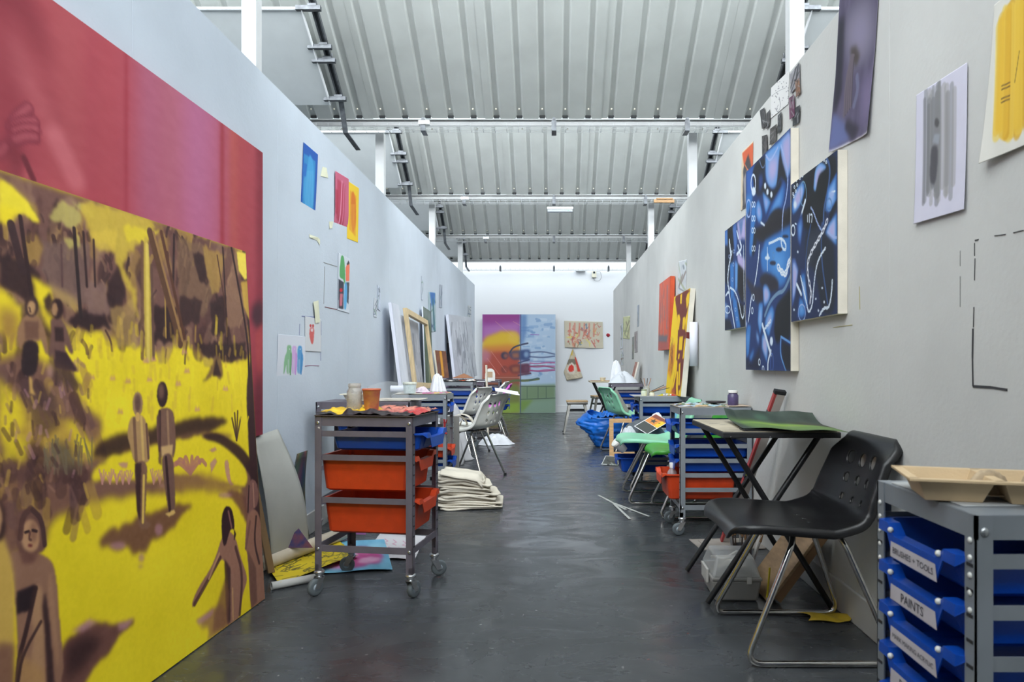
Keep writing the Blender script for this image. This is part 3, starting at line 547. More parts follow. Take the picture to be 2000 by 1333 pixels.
# --- three blue canvases on the right wall
bX = 1.124
def bl(y0, y1, zt, zb): return Vector((bX, y1, zt)), Vector((bX, y0, zt)), Vector((bX, y1, zb))
B1 = (52, 118, 190); B2 = (98, 152, 214); B3 = (156, 176, 222); BK = (20, 22, 34); NV = (26, 50, 104); LV = (176, 166, 210); WH = (214, 226, 238)
def glow(c, pts, dark, mid, light, b=2.2, rg=0):
    q = np.array(pts, float); ctr = q.mean(0)
    c.poly(pts, dark, b, 1, rg)
    c.poly([tuple(ctr+(p-ctr)*.78) for p in q], mid, b*1.5, 1, rg); c.poly([tuple(ctr+(p-ctr)*.45) for p in q], light, b*2, .95, rg)
def chain(c, pts, n, r, col=WH, wd=1.2):
    q = chaikin(chaikin(chaikin(c.xy(pts), False), False), False); seg = np.hypot(*np.diff(q, axis=0).T); L_ = seg.sum(); 
    for i in range(n):
        d = L_*(i+.5)/n; k = 0
        while k < len(seg)-1 and d > seg[k]: d -= seg[k]; k += 1
        p = q[k]+(q[k+1]-q[k])*d/seg[k]; a = math.atan2(*(q[k+1]-q[k])[::-1]); t = np.linspace(0, 2*PI, 9); e = (1.0, .55) if i % 2 == 0 else (1.0, .3)
        pts2 = [(p[0]+r*e[0]*math.cos(x)*math.cos(a)-r*e[1]*math.sin(x)*math.sin(a), p[1]+r*e[0]*math.cos(x)*math.sin(a)+r*e[1]*math.sin(x)*math.cos(a)) for x in t]
        c.line(pts2, wd, col, .7, .95, raw=True)
def ring(c, ctr, rx, ry, wd=1.5, col=WH): c.line([(ctr[0]+rx*math.cos(t), ctr[1]+ry*math.sin(t)) for t in np.linspace(0, 2*PI, 17)], wd, col, .7)
# tall middle canvas
tl, tr, bl_ = bl(3.245, 4.0, 2.125, .968); pl = Plane(tl, tr, bl_); c = Cv(230, 350, NV, pl.uv)
def T1(x, y): return (1410+x/5.127, 240+y/5.127)
def T2(x, y): return (1410+x/5.127, 480+y/5.127)
g1 = lambda *p: [T1(*q) for q in p]; g2 = lambda *p: [T2(*q) for q in p]
c.poly(g1((245, 480), (330, 420), (345, 560), (290, 720), (250, 720)), (44, 92, 170), 4)
c.poly(g1((310, 440), (440, 320), (450, 420), (420, 460), (440, 640), (400, 720), (350, 740), (310, 600)), BK, 3); c.poly(g1((370, 520), (410, 520), (410, 640), (370, 700)), (30, 60, 130), 5)
c.poly(g1((430, 330), (470, 280), (600, 170), (690, 60), (690, 500), (640, 560), (600, 520), (580, 300), (560, 420), (560, 600), (520, 660), (470, 650), (440, 560), (436, 420)), B2, 2.2)
c.poly(g1((600, 190), (690, 90), (690, 420), (650, 520), (610, 420)), LV, 6, .95); c.poly(g1((470, 360), (560, 340), (550, 520), (500, 620), (460, 540)), LV, 7, .95); c.poly(g1((580, 240), (600, 380), (650, 560), (640, 620), (600, 540), (575, 560), (540, 680), (560, 520), (575, 380)), BK, 2)
c.line(g1((440, 330), (480, 390), (520, 330), (560, 250)), 3, B3, 1); c.line(g1((378, 380), (400, 460), (430, 440), (440, 340)), 1.5, (90, 110, 150), .8)
c.poly(g1((400, 640), (440, 600), (500, 690), (560, 640), (590, 560), (600, 620), (480, 820), (430, 780), (405, 720)), BK, 2)
for q in ((433, 635), (456, 695), (495, 722)): c.ell(T1(*q), 2.2, 6.5, WH, .8)
glow(c, g1((480, 860), (600, 640), (620, 570), (645, 640), (610, 860), (560, 860), (460, 1010), (440, 1000)), (30, 70, 140), B1, B2); glow(c, g1((405, 690), (490, 790), (440, 920), (420, 800)), B1, B2, LV); glow(c, g1((345, 800), (370, 770), (405, 900), (400, 980), (370, 1010), (340, 920)), B1, B2, LV)
c.poly(g1((440, 1010), (490, 900), (560, 850), (620, 890), (690, 830), (690, 1020), (600, 1070), (480, 1150), (400, 1200), (340, 1170), (330, 1060), (400, 1040)), (28, 24, 32), 2.5)
c.poly(g1((245, 720), (300, 700), (310, 760), (250, 960), (240, 1000)), B1, 4); c.poly(g1((300, 800), (345, 800), (330, 1100), (310, 1330), (270, 1330), (290, 1000)), B1, 3); c.poly(g1((330, 1000), (350, 1180), (320, 1330), (300, 1330)), BK, 3)
ring(c, T1(315, 610), 4.5, 17, 3); ring(c, T1(268, 860), 4.5, 17, 2.5, B3); c.ell(T1(318, 690), 4, 9, WH, 1)
for y in (820, 960, 1080, 1260): ring(c, T1(306, y), 1.6, 5, 1.2); ring(c, T1(326, y), 1.6, 5, 1.2)
c.poly(g1((390, 985), (430, 1020), (425, 1040), (385, 1010)), WH, .8)
chain(c, g1((590, 230), (640, 400), (665, 560), (640, 780), (608, 880), (600, 1150)), 46, 2.6, B3, 1)
c.poly(g1((430, 1180), (560, 1110), (690, 1030), (690, 1333), (400, 1333)), B1, 4); c.poly(g2((380, 0), (690, 0), (690, 130), (640, 380), (560, 420), (500, 280), (400, 280)), B1, 4); c.poly(g2((470, 30), (640, 80), (600, 300), (520, 250)), (96, 160, 224), 9, .7)
chain(c, g1((470, 1210), (520, 1190), (590, 1150), (640, 1210), (640, 1280), (600, 1260), (590, 1160)), 30, 3, WH, 1.1)
for q in ((635, 1140), (575, 1270)): c.ell(T1(*q), 6, 3, (34, 36, 60), 1)
for q in ((570, 40), (510, 175)): c.ell(T2(*q), 6, 4, (34, 36, 60), 1); ring(c, T2(q[0]-55, q[1]+60), 1.8, 6, 1, (90, 130, 180)) if q[1] < 100 else None
c.line(g2((455, 20), (455, 250)), 2, WH, .8); c.ell(T2(455, 125), 5, 3.5, WH, .8); c.ell(T2(458, 110), 2, 7, WH, .8)
chain(c, g2((560, 210), (600, 270), (640, 290), (660, 190), (690, 120)), 8, 8, (226, 232, 240), 2)
chain(c, g2((375, 0), (365, 150), (330, 400), (300, 470), (265, 760)), 44, 2.8, WH, 1.2)
c.poly(g2((235, 300), (330, 420), (400, 400), (420, 520), (380, 600), (330, 560), (260, 400)), (40, 38, 56), 3); c.poly(g2((370, 330), (440, 260), (560, 330), (570, 450), (480, 470), (440, 400), (400, 420)), (36, 32, 46), 3, 1, 2)
glow(c, g2((410, 400), (450, 390), (490, 480), (470, 560), (420, 620), (415, 520)), B1, B3, LV); glow(c, g2((370, 580), (410, 570), (400, 800), (380, 900), (360, 760)), B1, B2, B3); glow(c, g2((430, 740), (500, 580), (528, 680), (480, 860), (470, 920), (430, 830)), B1, B2, LV); glow(c, g2((400, 900), (440, 860), (460, 1020), (450, 1170), (400, 1030)), B1, B3, LV)
c.line(g2((430, 700), (480, 560), (560, 470), (620, 460), (690, 290)), 5, (110, 140, 170), 1.5); c.poly(g2((540, 600), (640, 480), (690, 420), (690, 960), (600, 900), (550, 1000), (520, 860), (530, 760)), (14, 16, 24), 2.5)
c.line(g2((405, 790), (490, 1090)), 6, WH, 1); chain(c, g2((415, 850), (490, 750)), 7, 4, WH, 1.2); c.ell(T2(495, 955), 3, 9, WH, 1); c.line(g2((490, 1050), (460, 1160), (460, 1240)), 4, WH, 1); ring(c, T2(500, 1170), 3, 18, 1.5, (70, 100, 170))
glow(c, g2((240, 900), (260, 790), (290, 800), (270, 1080), (250, 1120)), B1, B1, B2); glow(c, g2((270, 1120), (330, 1010), (320, 1080), (280, 1180)), NV, B1, B2); glow(c, g2((340, 830), (375, 920), (370, 1010), (345, 920)), NV, B2, B3)
c.poly(g2((235, 1120), (300, 1180), (380, 1000), (385, 1250), (235, 1250)), (30, 28, 44), 4, .8); c.line(g2((590, 920), (580, 1080), (640, 1250)), 2.5, B2, 1.2); c.line(g2((590, 910), (690, 975)), 2.5, B2, 1.2); c.poly(g2((600, 950), (690, 1010), (690, 1250), (640, 1240), (600, 1100)), (22, 24, 36), 2)
for q in ((316, 520), (304, 650), (375, 1165), (412, 1235)): ring(c, T2(*q), 1.8, 6, 1.4)
c.poly(g2((225, 700), (255, 780), (235, 870), (225, 860)), B3, 1.5)
canvas('blue_painting', 'tallest of the three blue chain paintings, in the middle of the cross shape', tl, tr, bl_, c, .04, into=(1, 0, 0), group=None)
# right canvas (nearer)
tl, tr, bl_ = bl(2.707, 3.235, 1.851, 1.201); pl = Plane(tl, tr, bl_); c = Cv(210, 220, (26, 40, 78), pl.uv)
T3 = lambda x, y: (1540+x/3.808, 290+y/3.808); g3 = lambda *p: [T3(*q) for q in p]
c.poly(g3((100, 200), (210, 120), (350, 30), (360, 200), (270, 520), (200, 620), (100, 600), (110, 300)), (16, 18, 26), 2.5)
glow(c, g3((200, 150), (240, 100), (290, 140), (240, 200), (215, 250), (210, 320), (185, 320), (190, 230)), B2, B3, LV, 1.6); c.poly(g3((230, 190), (290, 150), (300, 260), (250, 420), (200, 340), (215, 250)), (14, 16, 22), 2)
c.line(g3((280, 70), (310, 140), (300, 280), (262, 440), (260, 560)), 4, (60, 90, 140), 1.5); glow(c, g3((290, 300), (358, 180), (358, 400), (300, 480), (270, 470)), (40, 90, 160), B2, B3, 1.6); glow(c, g3((300, 560), (358, 480), (358, 720), (300, 680), (270, 640)), B1, B3, LV, 2); ring(c, T3(302, 420), 5, 12, 2, (90, 130, 180))
c.poly(g3((300, 500), (358, 380), (358, 440), (310, 540)), (16, 20, 30), 1.5)
glow(c, g3((28, 380), (60, 300), (110, 240), (125, 300), (100, 400), (60, 470), (28, 500)), B1, B3, LV, 1.8); c.poly(g3((28, 300), (60, 230), (100, 200), (60, 300), (28, 380)), BK, 1.5)
for q in ((60, 240), (85, 225), (45, 290), (65, 275), (35, 340), (55, 320), (40, 360), (265, 90), (280, 105), (105, 205)): ring(c, T3(*q), 1.2, 2.4, 1)
ring(c, T3(110, 340), 6, 24, 1.5, (110, 150, 180)); c.ell(T3(50, 420), 3, 7, WH, 1.5); c.line(g3((125, 390), (92, 510)), 5, WH, .9); ring(c, T3(35, 610), 3.5, 10, 2.5); c.line(g3((50, 560), (85, 580), (88, 700)), 2, WH, .8)
c.line(g3((142, 500), (142, 545)), 2, WH, .6); c.line(g3((155, 490), (155, 550)), 2, WH, .6); c.line(g3((165, 495), (178, 490), (172, 550)), 2, WH, .6)
glow(c, g3((60, 560), (100, 480), (110, 560), (90, 740), (70, 700)), NV, (60, 100, 170), B2, 2); c.poly(g3((120, 620), (230, 600), (330, 690), (340, 760), (350, 1230), (250, 1240), (200, 900), (130, 860)), (24, 30, 44), 3)
c.poly(g3((125, 820), (135, 650), (230, 620), (250, 700), (200, 760), (150, 900)), (46, 54, 70), 5, .8); c.line(g3((165, 570), (130, 760), (120, 1100)), 3, (40, 70, 120), 1.5); c.line(g3((250, 560), (240, 800), (290, 1150)), 3, (50, 80, 130), 1.5)
glow(c, g3((28, 1180), (28, 820), (50, 820), (75, 900), (50, 1100)), (60, 90, 160), B3, LV, 1.8); glow(c, g3((60, 1260), (80, 1090), (110, 1110), (140, 1240), (100, 1270)), NV, B1, B2, 1.6); glow(c, g3((90, 900), (120, 900), (150, 1180), (130, 1220), (100, 1080)), NV, B1, B3, 1.6)
c.line(g3((62, 1010), (95, 1085)), 5, WH, .9); ring(c, T3(100, 1220), 7, 16, 1.5, B3)
chain(c, g3((165, 440), (185, 470), (215, 560), (245, 610)), 12, 2.5, B3, 1); chain(c, g3((290, 530), (260, 610), (215, 690), (170, 770), (140, 850), (145, 960), (170, 1060), (160, 1150)), 18, 5.6, (228, 232, 240), 1.6)
chain(c, g3((275, 740), (235, 800), (205, 880), (185, 1050), (180, 1160), (150, 1230), (135, 1150), (90, 950)), 44, 3, WH, 1.2); chain(c, g3((325, 980), (320, 1080), (300, 1190), (265, 1180), (230, 1240)), 18, 3.2, WH, 1.3); chain(c, g3((290, 620), (330, 660), (358, 665)), 9, 2.4, B3, 1)
for q in ((203, 1118), (265, 1142), (250, 1038), (222, 1205), (42, 1200), (70, 770)): c.ell(T3(*q), 1.6, 2.6, WH, .6)
c.line(g3((320, 330), (345, 320)), 2, WH, .8); c.ell(T3(320, 340), 5, 4, B3, 1)
canvas('blue_painting', 'blue chain painting on the nearer side of the tall one, under the violet drawing', tl, tr, bl_, c, .04, into=(1, 0, 0))
# left canvas (farther)
tl, tr, bl_ = bl(4.01, 4.49, 1.876, 1.222); pl = Plane(tl, tr, bl_); c = Cv(150, 200, (30, 54, 108), pl.uv)
c.poly(g1((25, 1090), (60, 1060), (80, 1333), (25, 1333)), (70, 118, 190), 3); c.poly(g1((55, 1060), (110, 1020), (120, 1200), (100, 1333), (60, 1250)), (18, 18, 26), 2.5); c.poly(g1((105, 1050), (140, 1010), (150, 1200), (130, 1333)), (70, 110, 180), 3); c.poly(g1((150, 1000), (240, 940), (240, 1180), (200, 1160), (170, 1200)), LV, 3); c.poly(g1((165, 990), (215, 960), (190, 1150)), (90, 120, 170), 4)
c.poly(g2((25, 0), (120, 0), (110, 200), (60, 400), (25, 350)), (20, 26, 46), 3); c.poly(g2((150, 170), (230, 180), (232, 560), (190, 560), (150, 400)), (22, 18, 24), 3); c.poly(g2((150, 60), (230, 140), (230, 260), (160, 180)), LV, 2.5); c.poly(g2((130, 150), (160, 180), (155, 420), (130, 480)), B2, 3); c.poly(g2((80, 180), (120, 160), (120, 500), (90, 560)), B1, 3)
c.poly(g2((110, 480), (150, 560), (190, 820), (150, 830), (110, 600)), B1, 3); c.poly(g2((25, 560), (60, 600), (60, 720), (25, 740)), (110, 140, 190), 3); c.poly(g2((25, 740), (80, 740), (110, 840), (25, 855)), (30, 30, 44), 3); c.poly(g2((150, 560), (232, 600), (232, 830), (190, 830)), (20, 22, 34), 3)
c.line(g1((150, 1090), (165, 1160)), 4, WH, .8); c.line(g1((180, 1190), (200, 1260), (150, 1320)), 5, WH, .8); chain(c, g1((75, 1180), (90, 1333)), 7, 5, WH, 2); chain(c, g2((100, 60), (70, 200), (55, 350), (75, 470)), 11, 5.5, WH, 2); chain(c, g2((215, 0), (222, 560)), 30, 2.5, (190, 200, 210), 1.1); chain(c, g2((80, 420), (130, 450), (170, 560), (200, 740), (222, 700), (222, 600)), 30, 3, WH, 1.2)
c.line(g2((40, 500), (70, 450), (85, 560), (130, 830)), 4, WH, .8); c.line(g2((160, 0), (180, 80), (190, 100)), 4, WH, .8); ring(c, T2(58, 640), 5, 7, 1.5)
for q in ((120, 60), (115, 190), (105, 340), (135, 640), (150, 730), (75, 110)): ring(c, T2(*q), 1.4, 3.2, 1, (150, 170, 210))
canvas('blue_painting', 'blue chain painting on the far side of the tall one', tl, tr, bl_, c, .04, into=(1, 0, 0))
# --- papers on the right wall
WX = 1.1625
def rsheet(name, label, q, cv_wh, bg, fn, cat='drawing', curl=None, group=None, x=WX):
    """q: image corners far-top, near-top, far-bottom measured on the wall"""
    A, B_, D = [Vector((x, *LW(*p, x))) for p in q]; pl = Plane(A, B_, D); c = Cv(*cv_wh, bg, pl.uv); fn(c); return paper(name, label, cat, A, B_, D, c, curl, group)
def lsheet(name, label, q, cv_wh, bg, fn, cat='drawing', curl=None, group=None, x=-1.441):
    A, B_, D = [Vector((x, *LW(*p, x))) for p in q]; pl = Plane(A, B_, D); c = Cv(*cv_wh, bg, pl.uv); fn(c); return paper(name, label, cat, A, B_, D, c, curl, group)
def f(c):
    vt = (86, 78, 104)
    c.poly([(1636, 0), (1722, -60), (1718, 242), (1690, 262), (1624, 292)], vt, 1); c.mottle(14, 6, 10)
    glow(c, [(1650, 20), (1700, -20), (1716, 60), (1700, 120), (1660, 140), (1645, 90)], (96, 90, 112), (120, 114, 134), (136, 128, 156), 5)
    glow(c, [(1680, 160), (1718, 120), (1716, 236), (1680, 250)], (92, 82, 112), (110, 98, 130), (122, 110, 146), 5); c.poly([(1636, 40), (1650, 30), (1645, 180), (1630, 230), (1632, 120)], (38, 34, 50), 4)
    c.poly([(1630, 220), (1650, 240), (1662, 270), (1624, 294)], (96, 104, 150), 3); c.poly([(1655, 230), (1680, 250), (1665, 275), (1650, 250)], (48, 42, 58), 3); c.poly([(1660, 95), (1672, 90), (1680, 110), (1672, 130), (1664, 120)], (70, 60, 58), 3)
    for k in range(4): c.line([(1649+k*4, 225-k*6), (1652+k*4, 160-k*8), (1663+k*1.5, 110)], 4, (104, 92, 102), 1.2, .9); c.line([(1651+k*4, 225-k*6), (1654+k*4, 160-k*8), (1664+k*1.5, 112)], 1.2, (66, 56, 66), .8, .9)
    c.line([(1674, 150), (1676, 175), (1668, 205)], 6, (110, 112, 140), 2, .8)
rsheet('violet_drawing', 'large violet charcoal drawing of praying hands at the top of the right wall', [(1640, -4), (1720, -86), (1624, 298)], (110, 170), (214, 210, 214), f, curl=lambda U, V: -.012*(np.abs(2*U-1)**3)*(V > .5)*(2*V-1)-.0, x=1.160)
def f(c):
    c.mottle(3, 6, 6)
    for k in range(26):
        x = random.uniform(1806, 1866); c.line([(x, random.uniform(176, 215)-(x-1806)*.45), (x+random.uniform(-1, 1), random.uniform(360, 398)-(x-1806)*.1)], random.uniform(4, 10), random.choice([(140, 140, 142), (120, 122, 124), (108, 108, 112), (152, 150, 148)]), 2, .5)
    c.ell((1830, 240), 4.5, 9, (84, 82, 84), 1); c.poly([(1826, 262), (1836, 262), (1834, 282), (1822, 278)], (150, 154, 164), 1.2); c.poly([(1820, 285), (1833, 284), (1832, 330), (1828, 362), (1817, 356), (1818, 310)], (82, 80, 86), 1.4)
rsheet('grey_drawing', 'small grey ink wash drawing of a standing figure taped to the right wall', [(1790, 186), (1889, 122), (1788, 438)], (120, 170), (206, 204, 220), f, curl=lambda U, V: -.006*(V**3), x=1.160)
def f(c):
    c.mottle(3, 6, 6)
    for k in range(34):
        x = random.uniform(1950, 2060); c.line([(x, random.uniform(30, 60)-(x-1945)*.6), (x+random.uniform(-3, 3), random.uniform(235, 262))], random.uniform(8, 18), random.choice([(226, 182, 52), (214, 164, 36), (232, 196, 70), (204, 152, 34)]), 2.5, .6)
    for y in (168, 175, 193, 200): c.line([(1960, y), (1975, y-7)], 1.2, (110, 84, 40), .6, .8)
    c.line([(1984, 160), (1992, 100)], 1, (110, 84, 40), .6, .8)
rsheet('yellow_drawing', 'white paper with a loose yellow crayon patch at the right edge', [(1942, 10), (2076, -100), (1926, 320)], (140, 170), (214, 212, 204), f, curl=lambda U, V: -.02*(np.abs(1-U)**2)*V**2, x=1.158)
def f(c):
    c.poly([(1450, 300), (1472, 278), (1470, 330), (1456, 345)], (208, 96, 60), 1); c.poly([(1452, 330), (1462, 300), (1468, 330), (1462, 400), (1450, 420)], (70, 66, 70), 1.5, 1, 2); c.poly([(1452, 350), (1460, 330), (1464, 380), (1455, 400)], (150, 146, 150), 2); c.line([(1455, 322), (1462, 336), (1468, 326)], 1.5, (206, 120, 80), .8)
rsheet('portrait_print', 'small orange and grey figure print left of the blue paintings', [(1449, 298), (1471, 276), (1447, 412)], (50, 110), (214, 196, 168), f, 'print')
def pr(kind):
    def f(c):
        c.poly([(0, 0), (1, 0), (1, 1), (0, 1)], kind, .1) if False else None
        c.a[:] = kind; c.mottle(26, 5, 4); q = c.w*c.h
        for _ in range(7): c.line([(random.random()*c.w, random.random()*c.h), (random.random()*c.w, random.random()*c.h)], random.uniform(1, 4), random.choice([(40, 40, 44), (150, 150, 152), (96, 92, 92)]), 1.2, .7, raw=True)
    return f
small = [((1484, 216), (1493, 210), (1488, 252), (66, 66, 68), 'narrow dark photo print pinned leftmost under the white sketch'), ((1497, 222), (1504, 214), (1496, 253), (74, 74, 76), 'dark photo print just below the white sketch, second from its left'),
         ((1519, 226), (1526, 218), (1519, 262), (66, 68, 70), 'curled dark photo print below the right end of the white sketch'), ((1488, 266), (1498, 263), (1489, 318), (62, 62, 62), 'lowest dark photo print touching the tall blue painting'),
         ((1504, 252), (1517, 242), (1503, 284), (76, 74, 72), 'dark photo print with a figure just above the tall blue painting'), ((1549, 214), (1562, 205), (1548, 248), (52, 54, 58), 'dark photo print under the magenta one'),
         ((1541, 192), (1551, 184), (1542, 234), (104, 56, 84), 'magenta and dark photo print in the cluster'), ((1553, 160), (1561, 152), (1555, 190), (140, 104, 84), 'brown photo print overlapping the grey lettered card'), ((1543, 145), (1561, 122), (1544, 184), (150, 148, 154), 'grey lettered card at the top of the print cluster')]
for a, b, d, k, lab in small: rsheet('photo_print', lab, [a, b, d], (24, 60), k, pr(k), 'print', x=1.1575-.001*(lab[0] == 'b')-.0015*('magenta' in lab[:8]))
def f(c):
    for _ in range(50): c.ell((random.uniform(1500, 1545), random.uniform(160, 225)), .8, 1.0, (120, 120, 126), .5)
    c.line([(1520, 205), (1516, 215), (1520, 219), (1525, 208), (1522, 190)], 1, (110, 110, 118), .6)
    c.line([(1504, 190), (1520, 178), (1534, 172)], .8, (150, 150, 156), .6)
rsheet('white_sketch', 'white pencil sketch sheet with dots above the dark photo prints', [(1506, 172), (1541, 138), (1505, 232)], (70, 90), (216, 215, 214), f, 'sketch')
# marks left on the right wall
ink = M('charcoal_mark', (62, 62, 64), .9); grn = M('ochre_mark', (176, 166, 96), .9)
def mark(seglist, label, mat, wd=.003, name='wall_mark', X=1.1655, side=-1):
    m = MB()
    for pts in seglist:
        q = [Vector((X+side*.0012, *LW(*p, X))) for p in pts]
        for a, b in zip(q[:-1], q[1:]): m.bar(a, b, .0012, wd*random.uniform(.7, 1.3), up=(0, (b-a).z, -(b-a).y))
    return tag(m.build(name, mat, kind='stuff'), label, 'mark')
mark([[(1904, 475), (1904, 500)], [(1905, 505), (1904, 548)], [(1905, 470), (1912, 468)], [(1943, 461), (1965, 458)], [(1980, 455), (2000, 450)], [(1903, 600), (1902, 640)]], 'thin charcoal outline of a frame on the right wall', ink, .0025)
mark([[(1901, 642), (1900, 700)], [(1900, 700), (1901, 755)], [(1901, 755), (1936, 757)], [(1936, 757), (1968, 762)]], 'bold black charcoal corner mark on the right wall', ink, .007)
mark([[(1876, 540), (1876, 600)], [(1876, 490), (1876, 520)]], 'faint vertical pencil line left of the charcoal corner', M('pencil_mark', (140, 140, 138), .9), .002)
mark([[(1679, 560), (1680, 605)], [(1628, 640), (1665, 635)]], 'faint ochre strokes beside the nearer blue painting', grn, .002)
# orange canvas, yellow canvas, roll of paper
tl, tr, bl_ = Vector((1.112, 7.2, 1.845)), Vector((1.112, 6.53, 1.845)), Vector((1.098, 7.2, 1.145)); pl = Plane(tl, tr, bl_); c = Cv(90, 120, (206, 92, 66), pl.uv)
rough_strokes(c, 40, [(120, 110, 124), (226, 124, 96), (196, 84, 60), (150, 104, 100)], (0, 0, .9, .9), .3, 3, PI/2, .5); c.poly([(1286, 655), (1305, 655), (1302, 668), (1286, 670)], (110, 104, 112), 2, 1, 2); c.poly([(1284, 668), (1305, 668), (1305, 684), (1284, 684)], (160, 84, 80), 2, .8); c.line([(1289, 560), (1290, 630)], 3, (120, 104, 116), 1.5, .8); c.line([(1304, 560), (1302, 640)], 4, (130, 116, 130), 1.5, .8)
canvas('orange_painting', 'orange and grey abstract canvas hung on the right wall above the yellow one', tl, tr, bl_, c, .045, M('orange_edge', (216, 88, 48), .7, var=.1), into=(1, 0, 0))
tl, tr, bl_ = Vector((1.12, 6.36, 1.627)), Vector((1.12, 5.61, 1.627)), Vector((1.04, 6.36, .735)); pl = Plane(tl, tr, bl_); c = Cv(130, 190, (238, 200, 10), pl.uv)
T4 = lambda x, y: (1280+x/5.122, 530+y/5.122); g4 = lambda *p: [T4(*q) for q in p]; MR = (112, 40, 30)
c.poly(g4((190, 240), (350, 170), (340, 300), (320, 380), (310, 600), (250, 1260), (160, 1210), (170, 1180), (210, 900), (230, 600), (215, 400)), MR, 1.6, 1, 2)
for q in (((250, 240), (268, 225), (262, 330), (248, 330)), ((318, 230), (345, 200), (335, 320), (312, 380), (305, 280)), ((222, 440), (240, 430), (250, 480), (235, 590), (215, 590)), ((275, 470), (295, 455), (300, 500), (290, 590), (268, 580)), ((312, 430), (325, 380), (318, 560), (300, 620), (298, 480)), ((240, 660), (278, 650), (265, 790), (232, 790)), ((290, 680), (302, 670), (290, 870), (270, 880)), ((230, 830), (245, 820), (238, 880), (225, 880)), ((190, 1070), (200, 900), (222, 880), (215, 1000), (180, 1180), (165, 1170)), ((235, 930), (250, 910), (245, 1140), (228, 1140)), ((205, 1150), (215, 1000), (228, 1000), (225, 1240), (208, 1240)), ((232, 1190), (252, 1190), (248, 1250), (230, 1250))):
    c.poly(g4(*q), (240, 196, 14), 1)
c.poly(g4((160, 1180), (200, 1180), (190, 1240), (150, 1230)), (206, 96, 20), 4, .8); c.poly(g4((150, 750), (200, 720), (190, 900), (150, 1080), (125, 1020)), (210, 120, 24), 3, .7, 3)
for _ in range(14): c.line([T4(random.uniform(135, 190), random.uniform(650, 820)), T4(random.uniform(125, 180), random.uniform(850, 1060))], 1.2, (120, 60, 26), .7, .8)
t = canvas('yellow_painting', 'yellow and maroon painting leaning on the wall behind the mint chair', tl, tr, bl_, c, .045, into=(1, 0, 0))
m = MB(); a = Vector((1.0885, 5.6095, 1.265)); b = Vector((1.132, 5.6095, 1.262)); m.add([a, b, b+Vector((-.004, 0, -.055)), a+Vector((-.003, 0, -.05))], [(0, 1, 2, 3)]); m.build('edge_paint', M('maroon_paint', (110, 38, 34), .6), t, solid=.0006)
m = MB(); m.tube([(1.125, 5.50, 1.34), (1.125, 5.50, .985)], .032, 16, cap=False); tag(m.build('paper_roll', M('roll_paper', (216, 216, 226), .6), solid=.002), 'white paper roll standing on the wall beside the yellow painting', 'paper roll')
# distant papers, right wall
def q_(k, var=22, n=9, cols=((90, 100, 110), (150, 160, 120), (110, 90, 80))):
    def f(c):
        c.a[:] = k; c.mottle(var, 4, 4)
        for _ in range(n): c.line([(random.random()*c.w, random.random()*c.h), (random.random()*c.w, random.random()*c.h)], random.uniform(1, 3), random.choice(cols), 1, .6, raw=True)
    return f
T5 = lambda x, y: (1180+x/4.164, 500+y/4.164)
for nm, q, k, lab, ct in (('green_sketch', ((155, 498), (210, 488), (152, 672)), (206, 208, 160), 'pale green figure sketch on the far end of the right wall', 'sketch'), ('narrow_print', ((270, 405), (284, 395), (268, 580)), (150, 158, 170), 'narrow blue grey strip high on the right wall', 'print'),
    ('small_study', ((246, 620), (270, 608), (247, 790)), (156, 150, 150), 'grey and brown study right of the narrow strip pair', 'sketch'), ('small_study', ((228, 662), (242, 655), (226, 842)), (120, 122, 116), 'dark narrow study hanging lowest in the far group', 'sketch'),
    ('white_sketch', ((134, 560), (155, 545), (130, 760)), (204, 208, 214), 'white pencil sketch nearest the far end of the right wall', 'sketch'), ('white_sketch', ((134, 770), (156, 765), (134, 890)), (206, 210, 214), 'white pencil sketch below the far end sketch', 'sketch'), ('folded_sheet', ((606, 45), (672, 30), (598, 310)), (200, 204, 208), 'translucent folded sheet behind the yellow and orange canvases', 'paper')):
    rsheet(nm, lab, [T5(*p) for p in q], (24, 44), k, q_(k, 18, 7), ct)
# --- papers on the left wall
def f(c):
    c.a[:] = (24, 84, 168); c.poly([(594, 300), (616, 316), (613, 418), (592, 400)], (46, 132, 190), 1); c.poly([(600, 330), (604, 300), (611, 312), (614, 345), (613, 412), (594, 398), (594, 350)], (62, 150, 204), 1.5)
    for k in range(6): c.line([(601+k*2, 335), (598+k*2.6, 398+k*2)], 1.4, (96, 170, 214), 1, .7)
    c.poly([(594, 318), (600, 322), (598, 345), (594, 345)], (28, 104, 184), 1)
lsheet('blue_print', 'deep blue print of a robed figure on the left wall', [(593, 278), (621, 302), (588, 414)], (70, 130), (24, 84, 168), f, 'print', curl=lambda U, V: .006*V**2)
def f(c):
    c.a[:] = (196, 96, 124); c.poly([(659, 350), (674, 362), (672, 450), (658, 425)], (178, 58, 86), 1.5); c.line([(668, 355), (664, 440)], 3, (226, 150, 176), 1.4, .9); c.line([(672, 362), (669, 452)], 2, (214, 130, 160), 1.4, .9); c.poly([(656, 370), (661, 372), (660, 420), (656, 416)], (170, 44, 70), 1.5)
lsheet('pink_print', 'curled pink print of a figure touching the yellow print', [(655, 334), (681, 350), (655, 448)], (70, 120), (196, 96, 124), f, 'print', curl=lambda U, V: .03*np.clip(V-.6, 0, 1)**2*4-.0*U, x=-1.436)
def f(c):
    c.a[:] = (238, 200, 40); c.poly([(684, 372), (696, 384), (695, 462), (683, 448)], (226, 160, 30), 1.2); c.poly([(686, 380), (690, 372), (695, 390), (696, 440), (690, 458), (686, 430)], (216, 116, 24), 1.6)
    for k in range(4): c.line([(687+k*2, 400), (686+k*2.4, 452)], 1, (240, 190, 70), .8, .7)
